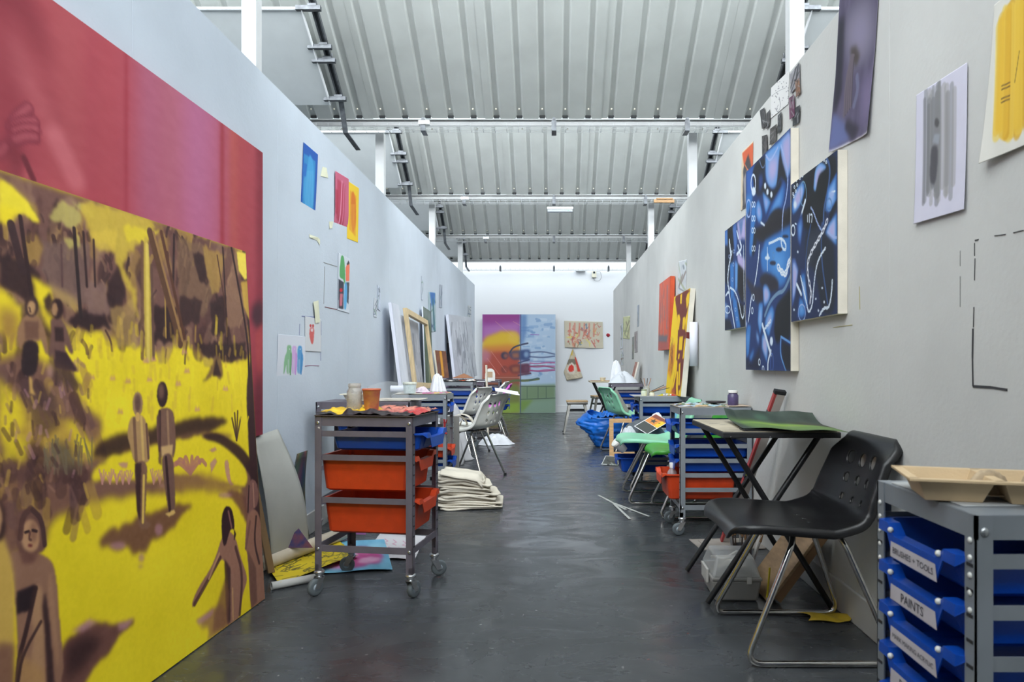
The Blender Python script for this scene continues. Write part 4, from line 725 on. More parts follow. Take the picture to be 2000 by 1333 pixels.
lsheet('yellow_print', 'yellow and orange print of a figure beside the pink print', [(680, 354), (701, 368), (679, 466)], (60, 120), (238, 200, 40), f, 'print', curl=lambda U, V: .004*V, x=-1.4395)
T6 = lambda x, y: (540+x/4.594, 480+y/4.594); g6 = lambda *p: [T6(*q) for q in p]
def f(c):
    c.a[:] = (206, 212, 222); c.poly(g6((580, 90), (602, 90), (612, 170), (618, 300), (612, 360), (600, 300), (566, 290), (566, 200), (572, 170)), (84, 160, 96), 1); c.poly(g6((620, 200), (645, 140), (655, 170), (652, 320), (622, 320)), (236, 120, 90), 1); c.poly(g6((628, 170), (645, 135), (655, 160), (640, 175)), (50, 54, 60), .8)
    c.poly(g6((558, 300), (604, 330), (600, 570), (556, 560)), (56, 60, 74), 1); c.poly(g6((625, 330), (652, 330), (645, 525), (628, 500)), (70, 76, 86), 1); c.ell(T6(580, 400), 3, 4, (196, 44, 56), .8); c.poly(g6((568, 430), (595, 430), (590, 540), (566, 545)), (196, 110, 126), 1.2); c.poly(g6((612, 330), (628, 330), (636, 380), (626, 575), (604, 570), (606, 420)), (92, 166, 214), 1)
lsheet('bottle_collage', 'tall collage of green, coral, red and blue bottle shapes', [(661, 494), (683, 506), (660, 606)], (60, 150), (206, 212, 222), f, 'collage')
def f(c):
    c.a[:] = (206, 208, 212); c.ell(T6(306, 720), 1.8, 3, (196, 60, 60), .6); c.ell(T6(328, 722), 1.8, 3, (196, 60, 60), .6); c.poly(g6((300, 735), (336, 735), (338, 790), (330, 880), (314, 885), (304, 850), (294, 800)), (206, 96, 92), 1); c.poly(g6((306, 745), (330, 745), (326, 775), (306, 770)), (216, 196, 200), 1)
lsheet('red_figure_drawing', 'small paper with a red double figure above the drawing of three bodies', [(596, 618), (627, 624), (596, 686)], (60, 90), (206, 208, 212), f, 'drawing')
def f(c):
    c.a[:] = (212, 216, 226)
    for x, k, kk in ((115, (90, 150, 96), (120, 176, 124)), (160, (196, 140, 210), (206, 160, 216)), (210, (56, 130, 190), (60, 140, 200))):
        c.poly(g6((x-20, 895), (x+18, 895), (x+18, 950), (x+28, 985), (x+28, 1040), (x+14, 1150), (x-20, 1150), (x-22, 1050), (x-40, 1160), (x-48, 1140), (x-42, 1000), (x-20, 955)) if x == 115 else g6((x-20, 900), (x+18, 900), (x+18, 960), (x+30, 990), (x+28, 1060), (x+20, 1150), (x-20, 1150), (x-22, 1000)), kk, 1, .85); c.line(g6((x+16, 970), (x+18, 1110), (x+12, 1240)), 3.4, k, .8); c.line(g6((x-6, 1030), (x-2, 1150)), 4, (200, 204, 214), 1.4, .5); c.ell(T6(x+2, 930), .8, 1, (220, 224, 230), .5)
lsheet('three_bodies_drawing', 'white paper with green, violet and blue bodies low on the left wall', [(543, 653), (597, 658), (541, 761)], (110, 130), (212, 216, 226), f, 'drawing', curl=lambda U, V: .01*V**3)
tp = M('masking_tape', (222, 222, 196), .6)
def ltape(q, label, x=-1.4435):
    m = MB(); v = [Vector((x, *LW(*p, x))) for p in q]; v = [p+Vector((.003 if i % 2 else 0, 0, 0)) for i, p in enumerate(v)]; m.add(v, [tuple(range(len(v)))]); return tag(m.build('masking_tape', tp, solid=.0008), label, 'tape')
ltape([(612, 590), (621, 587), (623, 610), (624, 630), (616, 632), (614, 610)], 'long pale tape strip above the red figure paper', x=-1.437)
ltape([(630, 326), (637, 328), (641, 348), (634, 346), (626, 344)], 'torn tape scrap right of the blue print'); ltape([(643, 433), (650, 433), (649, 446), (643, 447)], 'small square of tape under the pink print'); ltape([(604, 458), (620, 464), (625, 468), (624, 479), (619, 470), (604, 464)], 'faint tape strip below the blue print')
for q, lab, k in (([[(632, 513), (658, 521)], [(634, 521), (633, 560)], [(633, 560), (632, 594)]], 'thin pencil outline left of the bottle collage', M('pencil_mark', (140, 140, 138), .9)), ([[(634, 600), (658, 605)]], 'dark red smear under the pencil outline', M('red_smear', (120, 60, 66), .9)), ([[(589, 618), (615, 620)], [(585, 633), (584, 655)], [(627, 628), (627, 655)], [(626, 660), (626, 705)]], 'faint blue outline around the red figure paper', M('blue_mark', (120, 128, 170), .9)), ([[(594, 716), (606, 714)], [(606, 714), (623, 715)]], 'blue and red brush smear under the red figure paper', M('violet_smear', (150, 100, 130), .9))):
    mark(q, lab, k, .004, X=-1.445, side=1)
T7 = lambda x, y: (530+x/2.5625, 260+y/2.5625)
for nm, q, k, lab, ct in (('long_painting', ((785, 795), (822, 800), (788, 1000)), (170, 190, 196), 'tall blue and green streaked paper painting above the easel frame', 'painting'), ('grey_strip', ((842, 758), (856, 762), (840, 875)), (160, 168, 180), 'grey paper strip above the farther carts on the left wall', 'drawing'),
    ('pinned_sheet', ((531, 760), (546, 775), (531, 880)), (196, 204, 220), 'small pale sheet pinned midway along the left wall', 'paper'), ('pinned_sheet', ((514, 825), (530, 830), (512, 920)), (200, 206, 214), 'lower pale sheet beside the pinned one', 'paper'), ('ink_strip', ((886, 925), (904, 930), (884, 1010)), (176, 184, 196), 'paper strip with crossed black ink strokes', 'drawing'), ('ink_strip', ((880, 1050), (888, 1052), (878, 1150)), (90, 92, 110), 'narrow dark ink strip below the crossed strokes', 'drawing'),
    ('pale_sheet', ((984, 862), (1000, 868), (984, 945)), (186, 192, 194), 'pale green grey sheet at the far end of the left wall', 'paper'), ('pale_sheet', ((752, 715), (760, 720), (751, 835)), (192, 200, 212), 'narrow white sheet high above the stretcher frame', 'paper')):
    def ff(c, k=k, nm=nm):
        q_(k, 16, 6, ((70, 90, 120), (96, 130, 110), (40, 50, 70)))(c)
        if nm == 'long_painting': c.poly([(c.w*.2, 0), (c.w*.9, 0), (c.w*.85, c.h*.3), (c.w*.4, c.h*.35)], (40, 100, 176), 1.5, .9, raw=True); c.line([(c.w*.6, c.h*.2), (c.w*.8, c.h)], 4, (50, 110, 120), 1.5, .8, raw=True); c.line([(c.w*.3, c.h*.3), (c.w*.35, c.h)], 2, (50, 60, 90), 1, .8, raw=True)
        if 'crossed' in lab: c.line([(2, 2), (c.w-4, c.h-6)], 2.5, (30, 34, 44), .8, 1, raw=True); c.line([(c.w-3, 2), (3, c.h-6)], 2.5, (30, 34, 44), .8, 1, raw=True)
    lsheet(nm, lab, [T7(*p) for p in q], (30, 60), k, ff, ct)
for i, (q, k, lab) in enumerate((((937, 618, 954, 618, 937, 628), (196, 70, 200), 'bright purple small canvas at the far left wall above the big grey drawing'), ((957, 615, 970, 618, 957, 630), (170, 150, 214), 'lilac small canvas beside the purple one'))):
    p0 = [T7(q[2*j]-0, [918, 922, 948][j]) if i == 0 else T7([956, 973, 956][j], [922, 926, 945][j]) for j in range(3)]
    A, B_, D = [Vector((-1.41, *LW(*p, -1.41))) for p in p0]; cv = Cv(20, 20, k); cv.mottle(20, 3, 3); canvas('small_canvas', lab, A, B_, D, cv, .03, into=(-1, 0, 0))
# --- end wall pictures
Yb = 13.9; s_ = Yb/1333.3
tl = Vector(P(941, 613.5, Yb)); tr = Vector(P(1085, 613.5, Yb)); tl.y += .12; tr.y += .12; bl_ = Vector(P(941, 807.5, Yb)); bl_.z = .006; pl = Plane(tl, tr, bl_); c = Cv(330, 420, (196, 214, 236))
h, w_ = c.h, c.w
def Q(x, y): return ((x-72)/542, (y-416)/724)
c.mp = lambda x, y: Q(x, y); sp = 355
c.poly([(72, 416), (sp, 416), (sp, 620), (72, 620)], (150, 50, 150), 3); c.mottle(8, 6, 6)
c.poly([(72, 500), (250, 480), (sp, 470), (sp, 560), (72, 640)], (186, 110, 190), 10, .9); c.poly([(72, 416), (sp, 416), (sp, 450), (72, 470)], (160, 44, 140), 8, .9)
c.poly([(80, 600), (150, 560), (240, 535), (330, 560), (sp, 590), (sp, 720), (72, 700)], (236, 190, 20), 7, 1, 6); c.poly([(72, 650), (160, 650), (260, 640), (sp, 650), (sp, 740), (72, 730)], (226, 130, 40), 9, .95)
c.poly([(72, 700), (200, 690), (sp, 700), (sp, 940), (72, 960)], (184, 66, 46), 8); c.poly([(72, 660), (140, 700), (120, 780), (72, 760)], (196, 120, 150), 8, .8); c.ell((306, 585), 45, 45, (240, 196, 60), 5, .7)
c.poly([(72, 880), (sp, 870), (sp, 1142), (72, 1142)], (150, 82, 58), 8, .9); c.poly([(72, 960), (150, 950), (280, 930), (sp, 930), (sp, 1142), (72, 1142)], (120, 132, 56), 6); c.poly([(160, 1080), (sp, 1060), (sp, 1142), (72, 1142)], (142, 176, 48), 5)
c.poly([(sp, 416), (614, 416), (614, 940), (sp, 940)], (176, 204, 234), 3)
for _ in range(70): x = random.uniform(sp+8, 600); y = random.uniform(430, 880); c.line([(x, y), (x+random.uniform(-30, 60), y+random.uniform(-6, 6))], random.uniform(3, 10), random.choice([(214, 228, 242), (110, 156, 214), (150, 184, 226), (204, 220, 238), (92, 140, 204)]), 3, .45)
c.poly([(sp, 416), (400, 416), (400, 560), (372, 640), (sp, 640)], (84, 130, 196), 6, .8); c.poly([(sp, 940), (614, 930), (614, 1142), (sp, 1142)], (120, 150, 110), 5); c.poly([(400, 1050), (614, 1030), (614, 1142), (sp, 1142)], (136, 170, 150), 8, .8); c.poly([(sp, 1050), (450, 1040), (400, 1100), (sp, 1142)], (120, 160, 60), 5, .9)
for x in (405, 485, 545): c.line([(x, 950), (x, 1030)], 2.5, (84, 112, 90), 1.5, .8)
c.line([(sp, 945), (614, 945)], 3, (70, 96, 80), 1.5, .8); c.line([(sp, 1040), (614, 1030)], 2.5, (70, 96, 80), 1.5, .8); c.line([(sp, 760), (614, 765)], 2, (120, 110, 170), 2, .6)
for y, k in ((720, (50, 60, 110)), (822, (110, 44, 50))):
    c.ell((238, y), 27, 27, (40, 46, 84) if y < 800 else (132, 50, 44), 3, .85); c.ell((246, y+2), 15, 16, (176, 92, 70) if y < 800 else (170, 66, 50), 3, .8)
    c.poly([(262, y-15), (290, y-35), (340, y-38), (424, y-45), (424, y+24), (400, y+40), (340, y+30), (290, y+30)], k, 4, .8); c.poly([(292, y-15), (340, y-20), (345, y+15), (300, y+18)], (196, 110, 60), 4, .7)
    c.poly([(355, y-35), (424, y-45), (424, y+24), (355, y+30)], (34, 66, 132) if y < 800 else (90, 30, 70), 4, .75); c.ell((398, y-8), 18, 22, (150, 186, 224) if y < 800 else (110, 60, 90), 4, .8)
    c.line([(424, y-22), (520, y-30), (606, y-10)], 4, k, 2, .6); c.line([(424, y+8), (520, y+16), (606, y+4)], 4, k if y < 800 else (150, 50, 110), 2, .6)
c.line([(275, 700), (300, 660), (360, 640), (408, 630)], 5, (50, 56, 90), 2, .9); c.line([(340, 775), (420, 750)], 4, (50, 60, 110), 2, .8); c.line([(340, 865), (430, 850)], 5, (90, 50, 80), 2, .8); c.line([(250, 925), (300, 900), (400, 905), (490, 890)], 7, (96, 110, 60), 2.5, .9); c.line([(420, 905), (480, 882), (494, 890)], 3, (60, 100, 110), 1.5, .9)
c.a = c.a*.86+c.a.mean(2, keepdims=True)*.14
for y in (775, 800, 828): c.line([(424, y), (480, y+6), (540, y-4), (606, y-2)], 3, (176, 60, 120), 2, .7)
for a, b in (((110, 740), (200, 860)), ((170, 470), (300, 580)), ((140, 690), (250, 840)), ((300, 470), (sp, 500)), ((90, 880), (sp, 880))): c.line([a, b], 1.2, (230, 160, 150), .8, .6)
c.line([(sp+2, 416), (sp+2, 1142)], 3, (60, 80, 120), 1, .9); c.line([(430, 565), (490, 568)], 2, (150, 110, 190), 1.5, .8)
t = canvas('diptych_painting', 'tall purple, orange and blue two-part painting leaning on the end wall', tl, tr, bl_, c, .04, M('diptych_edge', (96, 84, 120), .6, var=.3), into=(0, 1, 0), gain=.90)
m = MB(); m.box(tl.x+.01, tl.y+.0415, 1.9, tr.x+.05, tl.y+.062, 2.07).box(tl.x+.01, tl.y+.0415, .02, tl.x+.05, tl.y+.06, 1.9)
tag(m.build('second_canvas', M('canvas_stack_edge', (206, 190, 150), .7, var=.3)), 'pale canvas edge showing just above the two-part painting', 'canvas') if False else None
def bsheet(name, label, poly_px, bg, fn, cat):
    ...
A, B_, D = Vector(P(1102, 627, 14.165)), Vector(P(1177, 629, 14.165)), Vector(P(1103, 679, 14.165)); c = Cv(120, 84, (196, 188, 168)); c.mottle(8, 6, 6)
for k in range(60): x = random.uniform(12, 108); y = random.uniform(10, 72); c.line([(x, y), (x+random.uniform(-7, 7), y+random.uniform(-12, 12)), (x+random.uniform(-10, 10), y+random.uniform(-12, 12))], random.uniform(1.2, 3), random.choice([(196, 110, 96), (206, 130, 100), (90, 120, 150), (214, 200, 110), (150, 110, 80), (176, 80, 80)]), .8, .7, raw=True)
for k in range(6): c.line([(18+k*15, 8), (16+k*15, 46)], 4, (200, 120, 104), 1.4, .7, raw=True)
paper('unstretched_drawing', 'beige unstretched cloth drawing pinned to the end wall', 'drawing', A, B_, D, c, curl=lambda U, V: -.02*(V**2)*np.sin(U*7)**2)
m = MB(); Y0 = 14.15
def tri(u, v):
    a = P(1119, 681, Y0); b = P(1101, 727, Y0); d = P(1138, 738, Y0); e = P(1107, 744, Y0); lft = a.lerp(b, min(v*1.25, 1)) if v < .8 else b.lerp(e, (v-.8)*5); rgt = a.lerp(d, v); p = lft.lerp(rgt, u); return (p.x, p.y-.03*math.sin(u*PI)*v+.01*math.sin(u*9), p.z)
m.grid(tri, 24, 32); o = m.build('hanging_cloth', MV(), solid=.002); cols = []
for j in range(33):
    for i in range(25):
        u, v = i/24, j/32; k = np.array([196, 184, 160], float)+random.uniform(-12, 12)
        d = math.hypot(u-.42, (v-.68)*1.6); 
        if d < .2: k = np.array([206, 52, 40])
        elif d < .3: k = np.array([214, 204, 190])
        elif .35 < v < .55 and u < .8: k = k*.62
        elif u > .82 and .3 < v < .8: k = np.array([196, 70, 56])
        elif v < .25 and u < .5: k = np.array([206, 180, 90])
        cols.append(k)
pigment(o.data, np.array(cols)); tag(o, 'folded triangular cloth with a red circle hanging below the beige drawing', 'cloth')
m = MB(); m.ball((P(1188, 655, 14.16).x, 14.17, P(1188, 655, 14.16).z), .04, 10, 6, (1, .2, .9), .25); tag(m.build('red_scrap', M('red_scrap', (176, 30, 50), .7, var=.4, vscale=60)), 'small crumpled red scrap stuck on the end wall', 'scrap')
# ---------------------------------------------------------------- furniture
PUR = M('mauve_grey_metal', (104, 98, 108), .5, var=.1, vscale=12, splat=(206, 202, 196), splat_thr=.745, splat_scale=26)
GRY = M('grey_metal', (132, 138, 144), .42, var=.06, vscale=9, splat=(186, 184, 176), splat_thr=.78, splat_scale=26)
ZNC = M('bright_zinc', (196, 198, 200), .25, metal=.9); RUB = M('grey_rubber', (98, 106, 110), .6, var=.1); HUB = M('wheel_hub', (150, 160, 168), .4)
BLU = M('blue_tray_plastic', (10, 74, 178), .38, var=.08, bump=.2, bscale=120); ORG = M('orange_tray_plastic', (205, 66, 26), .42, var=.08, vscale=14, bump=.2, bscale=120, splat=(150, 60, 40), splat_thr=.8, splat_scale=40)
PEARL = M('pearl_rivet', (226, 226, 220), .25); DARKIN = M('dark_plastic', (22, 24, 28), .6)
def tray_obj(parent, col, L_=.405, W_=.296, h=.075, pos=(0, 0, 0), notch=True):
    """tapered tray, rim at z=0, front with its dipped handle at +x"""
    r = .02; X0, X1 = -L_/2, L_/2; Y0, Y1 = -W_/2, W_/2
    top = []
    def arc(cx, cy, a0): return [(cx+r*math.cos(a0+k*PI/6), cy+r*math.sin(a0+k*PI/6), 0) for k in range(4)]
    top += arc(X1-r, Y0+r, -PI/2)
    ny = [(-.102, 0), (-.078, -.022), (.078, -.022), (.102, 0)] if notch else []
    top += [(X1, y, z) for y, z in ny]
    top += arc(X1-r, Y1-r, 0)+arc(X0+r, Y1-r, PI/2)+arc(X0+r, Y0+r, PI)
    n = len(top); sc = lambda p, dx, z: (p[0]*(1-dx/L_*2)-(.004 if p[0] > 0 else 0), p[1]*(1-dx/W_*2), z)
    m = MB(); bot = [sc(p, .014, -h+.008) for p in top]; bot2 = [sc(p, .024, -h) for p in top]
    fl = [(p[0]+math.copysign(.010 if p[0] < X1-.001 else .024, p[0]), p[1]+(math.copysign(.010, p[1]) if abs(p[1]) > W_/2-.022 else 0), p[2]) for p in top]
    sk = [(p[0]+(.001 if p[0] > 0 else 0), p[1], (-.066*min(1, h/.075) if abs(p[1]) < .09 else -.020) if p[0] > X1+.012 else p[2]-.006) for p in fl]
    o = fl+sk; m.add(sk+fl+top+bot+bot2, [(k*n+i, k*n+(i+1) % n, (k+1)*n+(i+1) % n, (k+1)*n+i) for k in range(4) for i in range(n)], False); m.add(bot2, [tuple(range(n))])
    t = m.build('tray', col, parent, solid=.003); t.location = pos; return t
def caster(parent, x, y, ang, z=.108):
    m = MB(); m.lathe([(.016, -.0), (.022, -.006), (.022, -.012), (.014, -.022), (.018, -.03)], 14, (x, y, z))
    R_ = Matrix.Translation((x, y, 0)) @ Matrix.Rotation(ang, 4, 'Z')
    for s in (-1, 1): m.add([R_ @ Vector(p) for p in ((-.016, s*.015, z-.028), (.018, s*.015, z-.028), (-.012, s*.015, .030), (-.034, s*.015, .034))], [(0, 1, 2, 3)])
    m.add([R_ @ Vector(p) for p in ((-.016, -.015, z-.028), (.018, -.015, z-.028), (.018, .015, z-.028), (-.016, .015, z-.028))], [(0, 1, 2, 3)])
    f = m.build('caster', ZNC, parent, solid=.002)
    W = R_ @ Matrix.Translation((-.022, 0, .037)) @ Matrix.Rotation(PI/2, 4, 'X')
    k = MB(); k.lathe([(.016, -.011), (.030, -.012), (.036, -.008), (.037, 0), (.036, .008), (.030, .012), (.016, .011)], 22, mat=W); k.cur = 1; k.lathe([(.004, -.013), (.017, -.011), (.017, .011), (.004, .013)], 14, mat=W)
    k.build('wheel', [RUB, HUB], f)
def cart(label, loc, rz, frame, trays, W=.43, D=.35, H=.76, rails=None, group=None, shelf=True, top_mat=None, posts_slots=True, base=.19, extra=None, pins=True):
    t = thing('tray_trolley', label, 'trolley', (loc[0], loc[1], 0), rz, group); w2, d2 = W/2, D/2; pw = .030
    bolts = M('dome_bolt', (176, 180, 182), .25, metal=.8); slot = M('post_slot', (40, 40, 44), .7)
    for sx in (-1, 1):
        for sy in (-1, 1):
            m = MB(); x, y = sx*w2, sy*d2
            m.box(min(x, x-sx*pw), min(y, y-sy*.003), .105, max(x, x-sx*pw), max(y, y-sy*.003), H); m.box(min(x, x-sx*.003), min(y, y-sy*pw), .105, max(x, x-sx*.003), max(y, y-sy*pw), H)
            m.box(min(x, x-sx*.018), min(y, y-sy*.018), .105, max(x, x-sx*.018), max(y, y-sy*.018), .135)
            if posts_slots:
                m.cur = 1
                for z in np.arange(.22, H-.06, .0435): m.box(x+sx*.0002, min(y-sy*.006, y-sy*.024), z, x+sx*.0012, max(y-sy*.006, y-sy*.024), z+.006)
                m.cur = 0
            m.build('post', [frame, slot], t)
            caster(t, sx*(w2-.014), sy*(d2-.014), random.uniform(-1.2, 1.2)+(PI if sx > 0 else 0))
            for z in (H-.028, base+.012):
                b = MB(); b.ball((x-sx*.015, y+sy*.001, z), .008, 10, 5, (1, .5, 1)); b.build('bolt', bolts, t)
    for sy in (-1, 1): MB().box(-w2, sy*(d2-.004) - .0016, H-.042, w2, sy*(d2-.004)+.0016, H-.001).build('top_rail', frame, t)
    for sx in (-1, 1): MB().box(sx*(w2-.004)-.0016, -d2, H-.042, sx*(w2-.004)+.0016, d2, H-.001).build('end_rail', frame, t)
    MB().box(-w2+.004, -d2+.004, H-.004, w2-.004, d2-.004, H).build('top_shelf', top_mat or frame, t)
    for z in (rails if rails is not None else [tr[0] for tr in trays]):
        for sy in (-1, 1):
            m = MB(); m.box(-w2+.003, sy*(d2-.006)-.0015, z-.012, w2-.003, sy*(d2-.006)+.0015, z+.013); y = sy*(d2-.006); m.box(-w2+.003, min(y, y-sy*.022), z-.012, w2-.003, max(y, y-sy*.022), z-.009); m.build('runner', frame, t)
    for sy in (-1, 1): MB().box(-w2, sy*(d2-.005)-.003, base, w2, sy*(d2-.005)+.003, base+.028).build('base_rail', frame, t)
    for sx in (-1, 1): MB().box(sx*(w2-.005)-.003, -d2, base, sx*(w2-.005)+.003, d2, base+.028).build('base_rail', frame, t)
    for tr in trays:
        z, col, h, pull = tr[:4]; o = tray_obj(t, col, .405, D-.054, h, (pull, 0, z+.003), True)
        if pins:
            for y in (-.088, .088):
                if len(tr) > 5 and tr[5]: MB().ball((.2285, y, -.011), .0062, 8, 5).build('pin', PEARL, o)
        if len(tr) > 4 and tr[4]:
            v, f = text_geo(tr[4], (.0135 if len(tr[4]) > 16 else .018) if len(tr[4]) > 10 else .026); l = MB(); yw = .085
            l.add([(.2295, -yw, -.033), (.2295, yw-.006, -.033), (.2305, yw+.002, -.064), (.2300, -yw-.001, -.064)], [(0, 1, 2, 3)])
            l.cur = 1; l.add([(.2312, a[0], -.049+a[1]) for a in v], f)
            l.build('paper_label', [M('label_paper', (196, 190, 196), .6, var=.05), M('pencil_writing', (60, 58, 66), .7)], o)
    return t
# palettes: thick paint on boards and trolley tops
def paint_crust(name, label, x0, x1, y0, y1, z, cols, n, parent=None, rz=0, loc=(0, 0), cat='palette', hgt=.012, slab=(190, 180, 160), cf=None):
    t = thing(name, label, cat, (loc[0], loc[1], z), rz)
    MB().box(x0, y0, 0, x1, y1, .005).build('board', M('palette_board_%d' % (slab[0]), slab, .6, var=.15), t, bevel=.002)
    k = max(30, n); nx = 46; ny = 36; Z = fbm(ny+1, nx+1, 9, 12); cx = [(random.random(), random.random(), random.choice(cols)) for _ in range(k)]
    m = MB(); m.grid(lambda u, v: (x0+.004+(x1-x0-.008)*u+random.uniform(-.002, .002), y0+.004+(y1-y0-.008)*v+random.uniform(-.002, .002), .005+hgt*max(0, Z[round(v*ny), round(u*nx)]-.25)*1.4*min(1, 12*min(u, 1-u, v, 1-v)+.35)), nx, ny)
    o = m.build('paint_crust', MV('wet_paint', .35, .3, 200), t); cc = []
    for j in range(ny+1):
        for i in range(nx+1):
            u, v = i/nx, j/ny; b = min(cx, key=lambda q: (q[0]-u)**2+((q[1]-v)*.8)**2); cc.append(np.array(cf(u, v, Z[j, i]) if cf else b[2])+random.uniform(-12, 12))
    pigment(o.data, np.array(cc)); return t
# shell chairs
def shell(parent, mat, holes=True, nu=44, nv=64, deep=.0, s=1.0):
    P_ = [(.262, .408), (.258, .432), (.235, .446), (.17, .450), (.08, .444), (-.02, .437), (-.10, .434), (-.165, .443), (-.205, .470), (-.225, .515), (-.240, .57), (-.256, .63), (-.272, .69), (-.284, .728), (-.298, .742), (-.318, .738)]
    q = [Vector((x, 0, z)) for x, z in P_]; L_ = [0]
    for a, b in zip(q[:-1], q[1:]): L_.append(L_[-1]+(b-a).length)
    T = L_[-1]
    def prof(t):
        d = t*T; i = max(k for k in range(len(L_)) if L_[k] <= d+1e-9); i = min(i, len(q)-2); f = (d-L_[i])/(L_[i+1]-L_[i])
        a = q[max(i-1, 0)]; b = q[i]; c_ = q[i+1]; d_ = q[min(i+2, len(q)-1)]
        p = .5*((2*b)+(c_-a)*f+(2*a-5*b+4*c_-d_)*f*f+(3*b-a-3*c_+d_)*f**3); e = .5*((c_-a)+2*(2*a-5*b+4*c_-d_)*f+3*(3*b-a-3*c_+d_)*f*f); return p, e.normalized()
    def half(t):
        w_ = .228+.012*math.sin(t*PI)-.03*max(0, (t-.55)/.45)
        for e in (t, 1-t):
            if e < .13: w_ *= (1-(1-e/.13)**2.4*.30)
        return w_
    V = {}; m = MB(); vs_ = []; flat = []
    us = [-1, -.966, -.933]+list(np.linspace(-.9, .9, nu-5))+[.933, .966, 1]
    for j in range(nv+1):
        t = j/nv; p, e = prof(t); n = Vector((-e.z, 0, e.x)); n = -n if (n.z < 0 if t < .5 else n.x < 0) else n; back = min(1, max(0, (t-.42)/.18)); w_ = half(t)
        fade = 1-.35*min(1, max(0, (t-.70)/.16))-.65*min(1, max(0, (t-.86)/.07)); endk = min(1, min(t, 1-t)/.06)
        for u in us:
            a = min(abs(u), .9)/.9; k = max(0, (abs(u)-.9)/.1); dish = (.016*(1-back)+.050*back*fade)*a**2.3
            vs_.append(p+Vector((0, math.copysign(w_*a+.007*math.sin(k*PI/2), u), 0))+n*(dish-.026*endk*(1-math.cos(k*PI/2)))); flat.append((math.copysign(w_*a, u), t*T))
    H = []
    if holes:
        for row, (tz, r) in enumerate(((.850, .0245), (.755, .0165), (.665, .0105))):
            for yy in (-.088, 0, .088): H.append((yy*(1-.05*row), tz*T, r))
        for yy in (-.06, 0, .06): H.append((yy, .40*T, .006))
    fs = []; dead = set(); live = set()
    for j in range(nv):
        for i in range(nu):
            f = (j*(nu+1)+i, j*(nu+1)+i+1, (j+1)*(nu+1)+i+1, (j+1)*(nu+1)+i); cx = sum(flat[k][0] for k in f)/4; cy = sum(flat[k][1] for k in f)/4
            hit = [h for h in H if math.hypot(cx-h[0], cy-h[1]) < h[2]]
            if hit:
                for k in f: dead.add((k, hit[0]))
            else: fs.append(f); live.update(f)
    for k, h in dead:
        if k in live:
            dx, dy = flat[k][0]-h[0], flat[k][1]-h[1]; d = math.hypot(dx, dy) or 1; mx, my = h[0]+dx/d*h[2]-flat[k][0], h[1]+dy/d*h[2]-flat[k][1]
            _, e = prof(flat[k][1]/T); vs_[k] = vs_[k]+Vector((0, mx, 0))+e*my
    m.add([v*s for v in vs_], fs, True); return m.build('shell', mat, parent, solid=.005)
CHR = M('chrome_tube', (206, 204, 200), .16, metal=1.0, var=.1, vscale=30)
def sled(parent):
    yt, yb, r = .155, .235, .0105
    pts = [(.235, -yb, .0115), (.04, -yt, .415), (.04, yt, .415), (.235, yb, .0115), (-.27, yb, .0115), (-.115, yt, .415), (-.115, -yt, .415), (-.27, -yb, .0115)]
    MB().tube(fillet(pts, .06, 6, True), r, 10, closed=True).build('sled_frame', CHR, parent)
    MB().box(-.15, -.10, .418, .08, -.06, .426).box(-.15, .06, .418, .08, .10, .426).build('seat_bracket', M('black_bracket', (44, 44, 46), .5), parent)
def fourleg(parent):
    yt, yb, r = .14, .22, .0105
    for x0, x1, xm in ((.245, .03, 1), (-.25, -.09, -1)):
        MB().tube(fillet([(x0, -yb, .01), (x1, -yt, .412), (x1, yt, .412), (x0, yb, .01)], .06, 6), r, 10).build('leg_frame', CHR, parent)
        for y in (-yb, yb): MB().lathe([(.013, 0), (.0145, .005), (.0125, .02)], 10, (x0, y, 0)).build('rubber_foot', DARKIN, parent)
    MB().box(-.13, -.09, .416, .06, -.05, .424).box(-.13, .05, .416, .06, .09, .424).build('seat_bracket', M('black_bracket', (44, 44, 46), .5), parent)
def chair(label, loc, rz, mat, base='sled', holes=True, res=(44, 64), s=1.0, group=None):
    t = thing('shell_chair', label, 'chair', (loc[0], loc[1], 0), rz, group); t.scale = (s, s, s); shell(t, mat, holes, *res); (sled if base == 'sled' else fourleg)(t); return t
blackp = M('black_plastic', (26, 26, 28), .3, var=.2, vscale=20, bump=.15, bscale=300, splat=(120, 120, 120), splat_thr=.82, splat_scale=60); whitep = M('white_chair_plastic', (226, 226, 220), .35, var=.05, bump=.1)
mintp = M('mint_plastic', (140, 206, 172), .35, var=.05, vscale=6, splat=(70, 110, 96), splat_thr=.8, splat_scale=40); lightblue = M('pale_blue_plastic', (120, 184, 210), .35); greenp = M('green_plastic', (62, 150, 48), .35, var=.1); pinkp = M('magenta_plastic', (196, 84, 184), .35)
# --- left row
cart('mauve grey trolley with one blue and two orange trays under a crusty palette', (-.792, 3.095), math.radians(-8), PUR, [(.700, BLU, .075, .045), (.597, ORG, .150, -.005), (.413, ORG, .150, .01)], H=.775, W=.44)
paint_crust('paint_palette', 'board crusted with yellow, red and black paint on the nearest mauve trolley', -.222, .228, -.182, .17, .776, [(226, 186, 30), (214, 160, 30), (40, 34, 38), (46, 38, 42), (176, 70, 78), (206, 90, 84), (190, 110, 110), (216, 150, 130), (96, 50, 60), (196, 60, 60)], 46, loc=(-.79, 3.095), rz=math.radians(-8), hgt=.040, slab=(70, 58, 56), cf=lambda u, v, z: ((44, 36, 40) if v < .07+.10*z*(u*1.4) or (z > .72 and u > .4) else (226, 186, 30) if u < .42+.2*z and v < .55 else (206, 160, 40) if u < .3 else (190, 60, 60) if u > .85 and v < .6 else (206, 128, 110) if z > .5 else (150, 78, 84)))
glass = M('jar_glass', (206, 212, 206), .12, alpha=.4); cloudy = M('cloudy_glass', (206, 202, 194), .18, alpha=.42, var=.1, vscale=40)
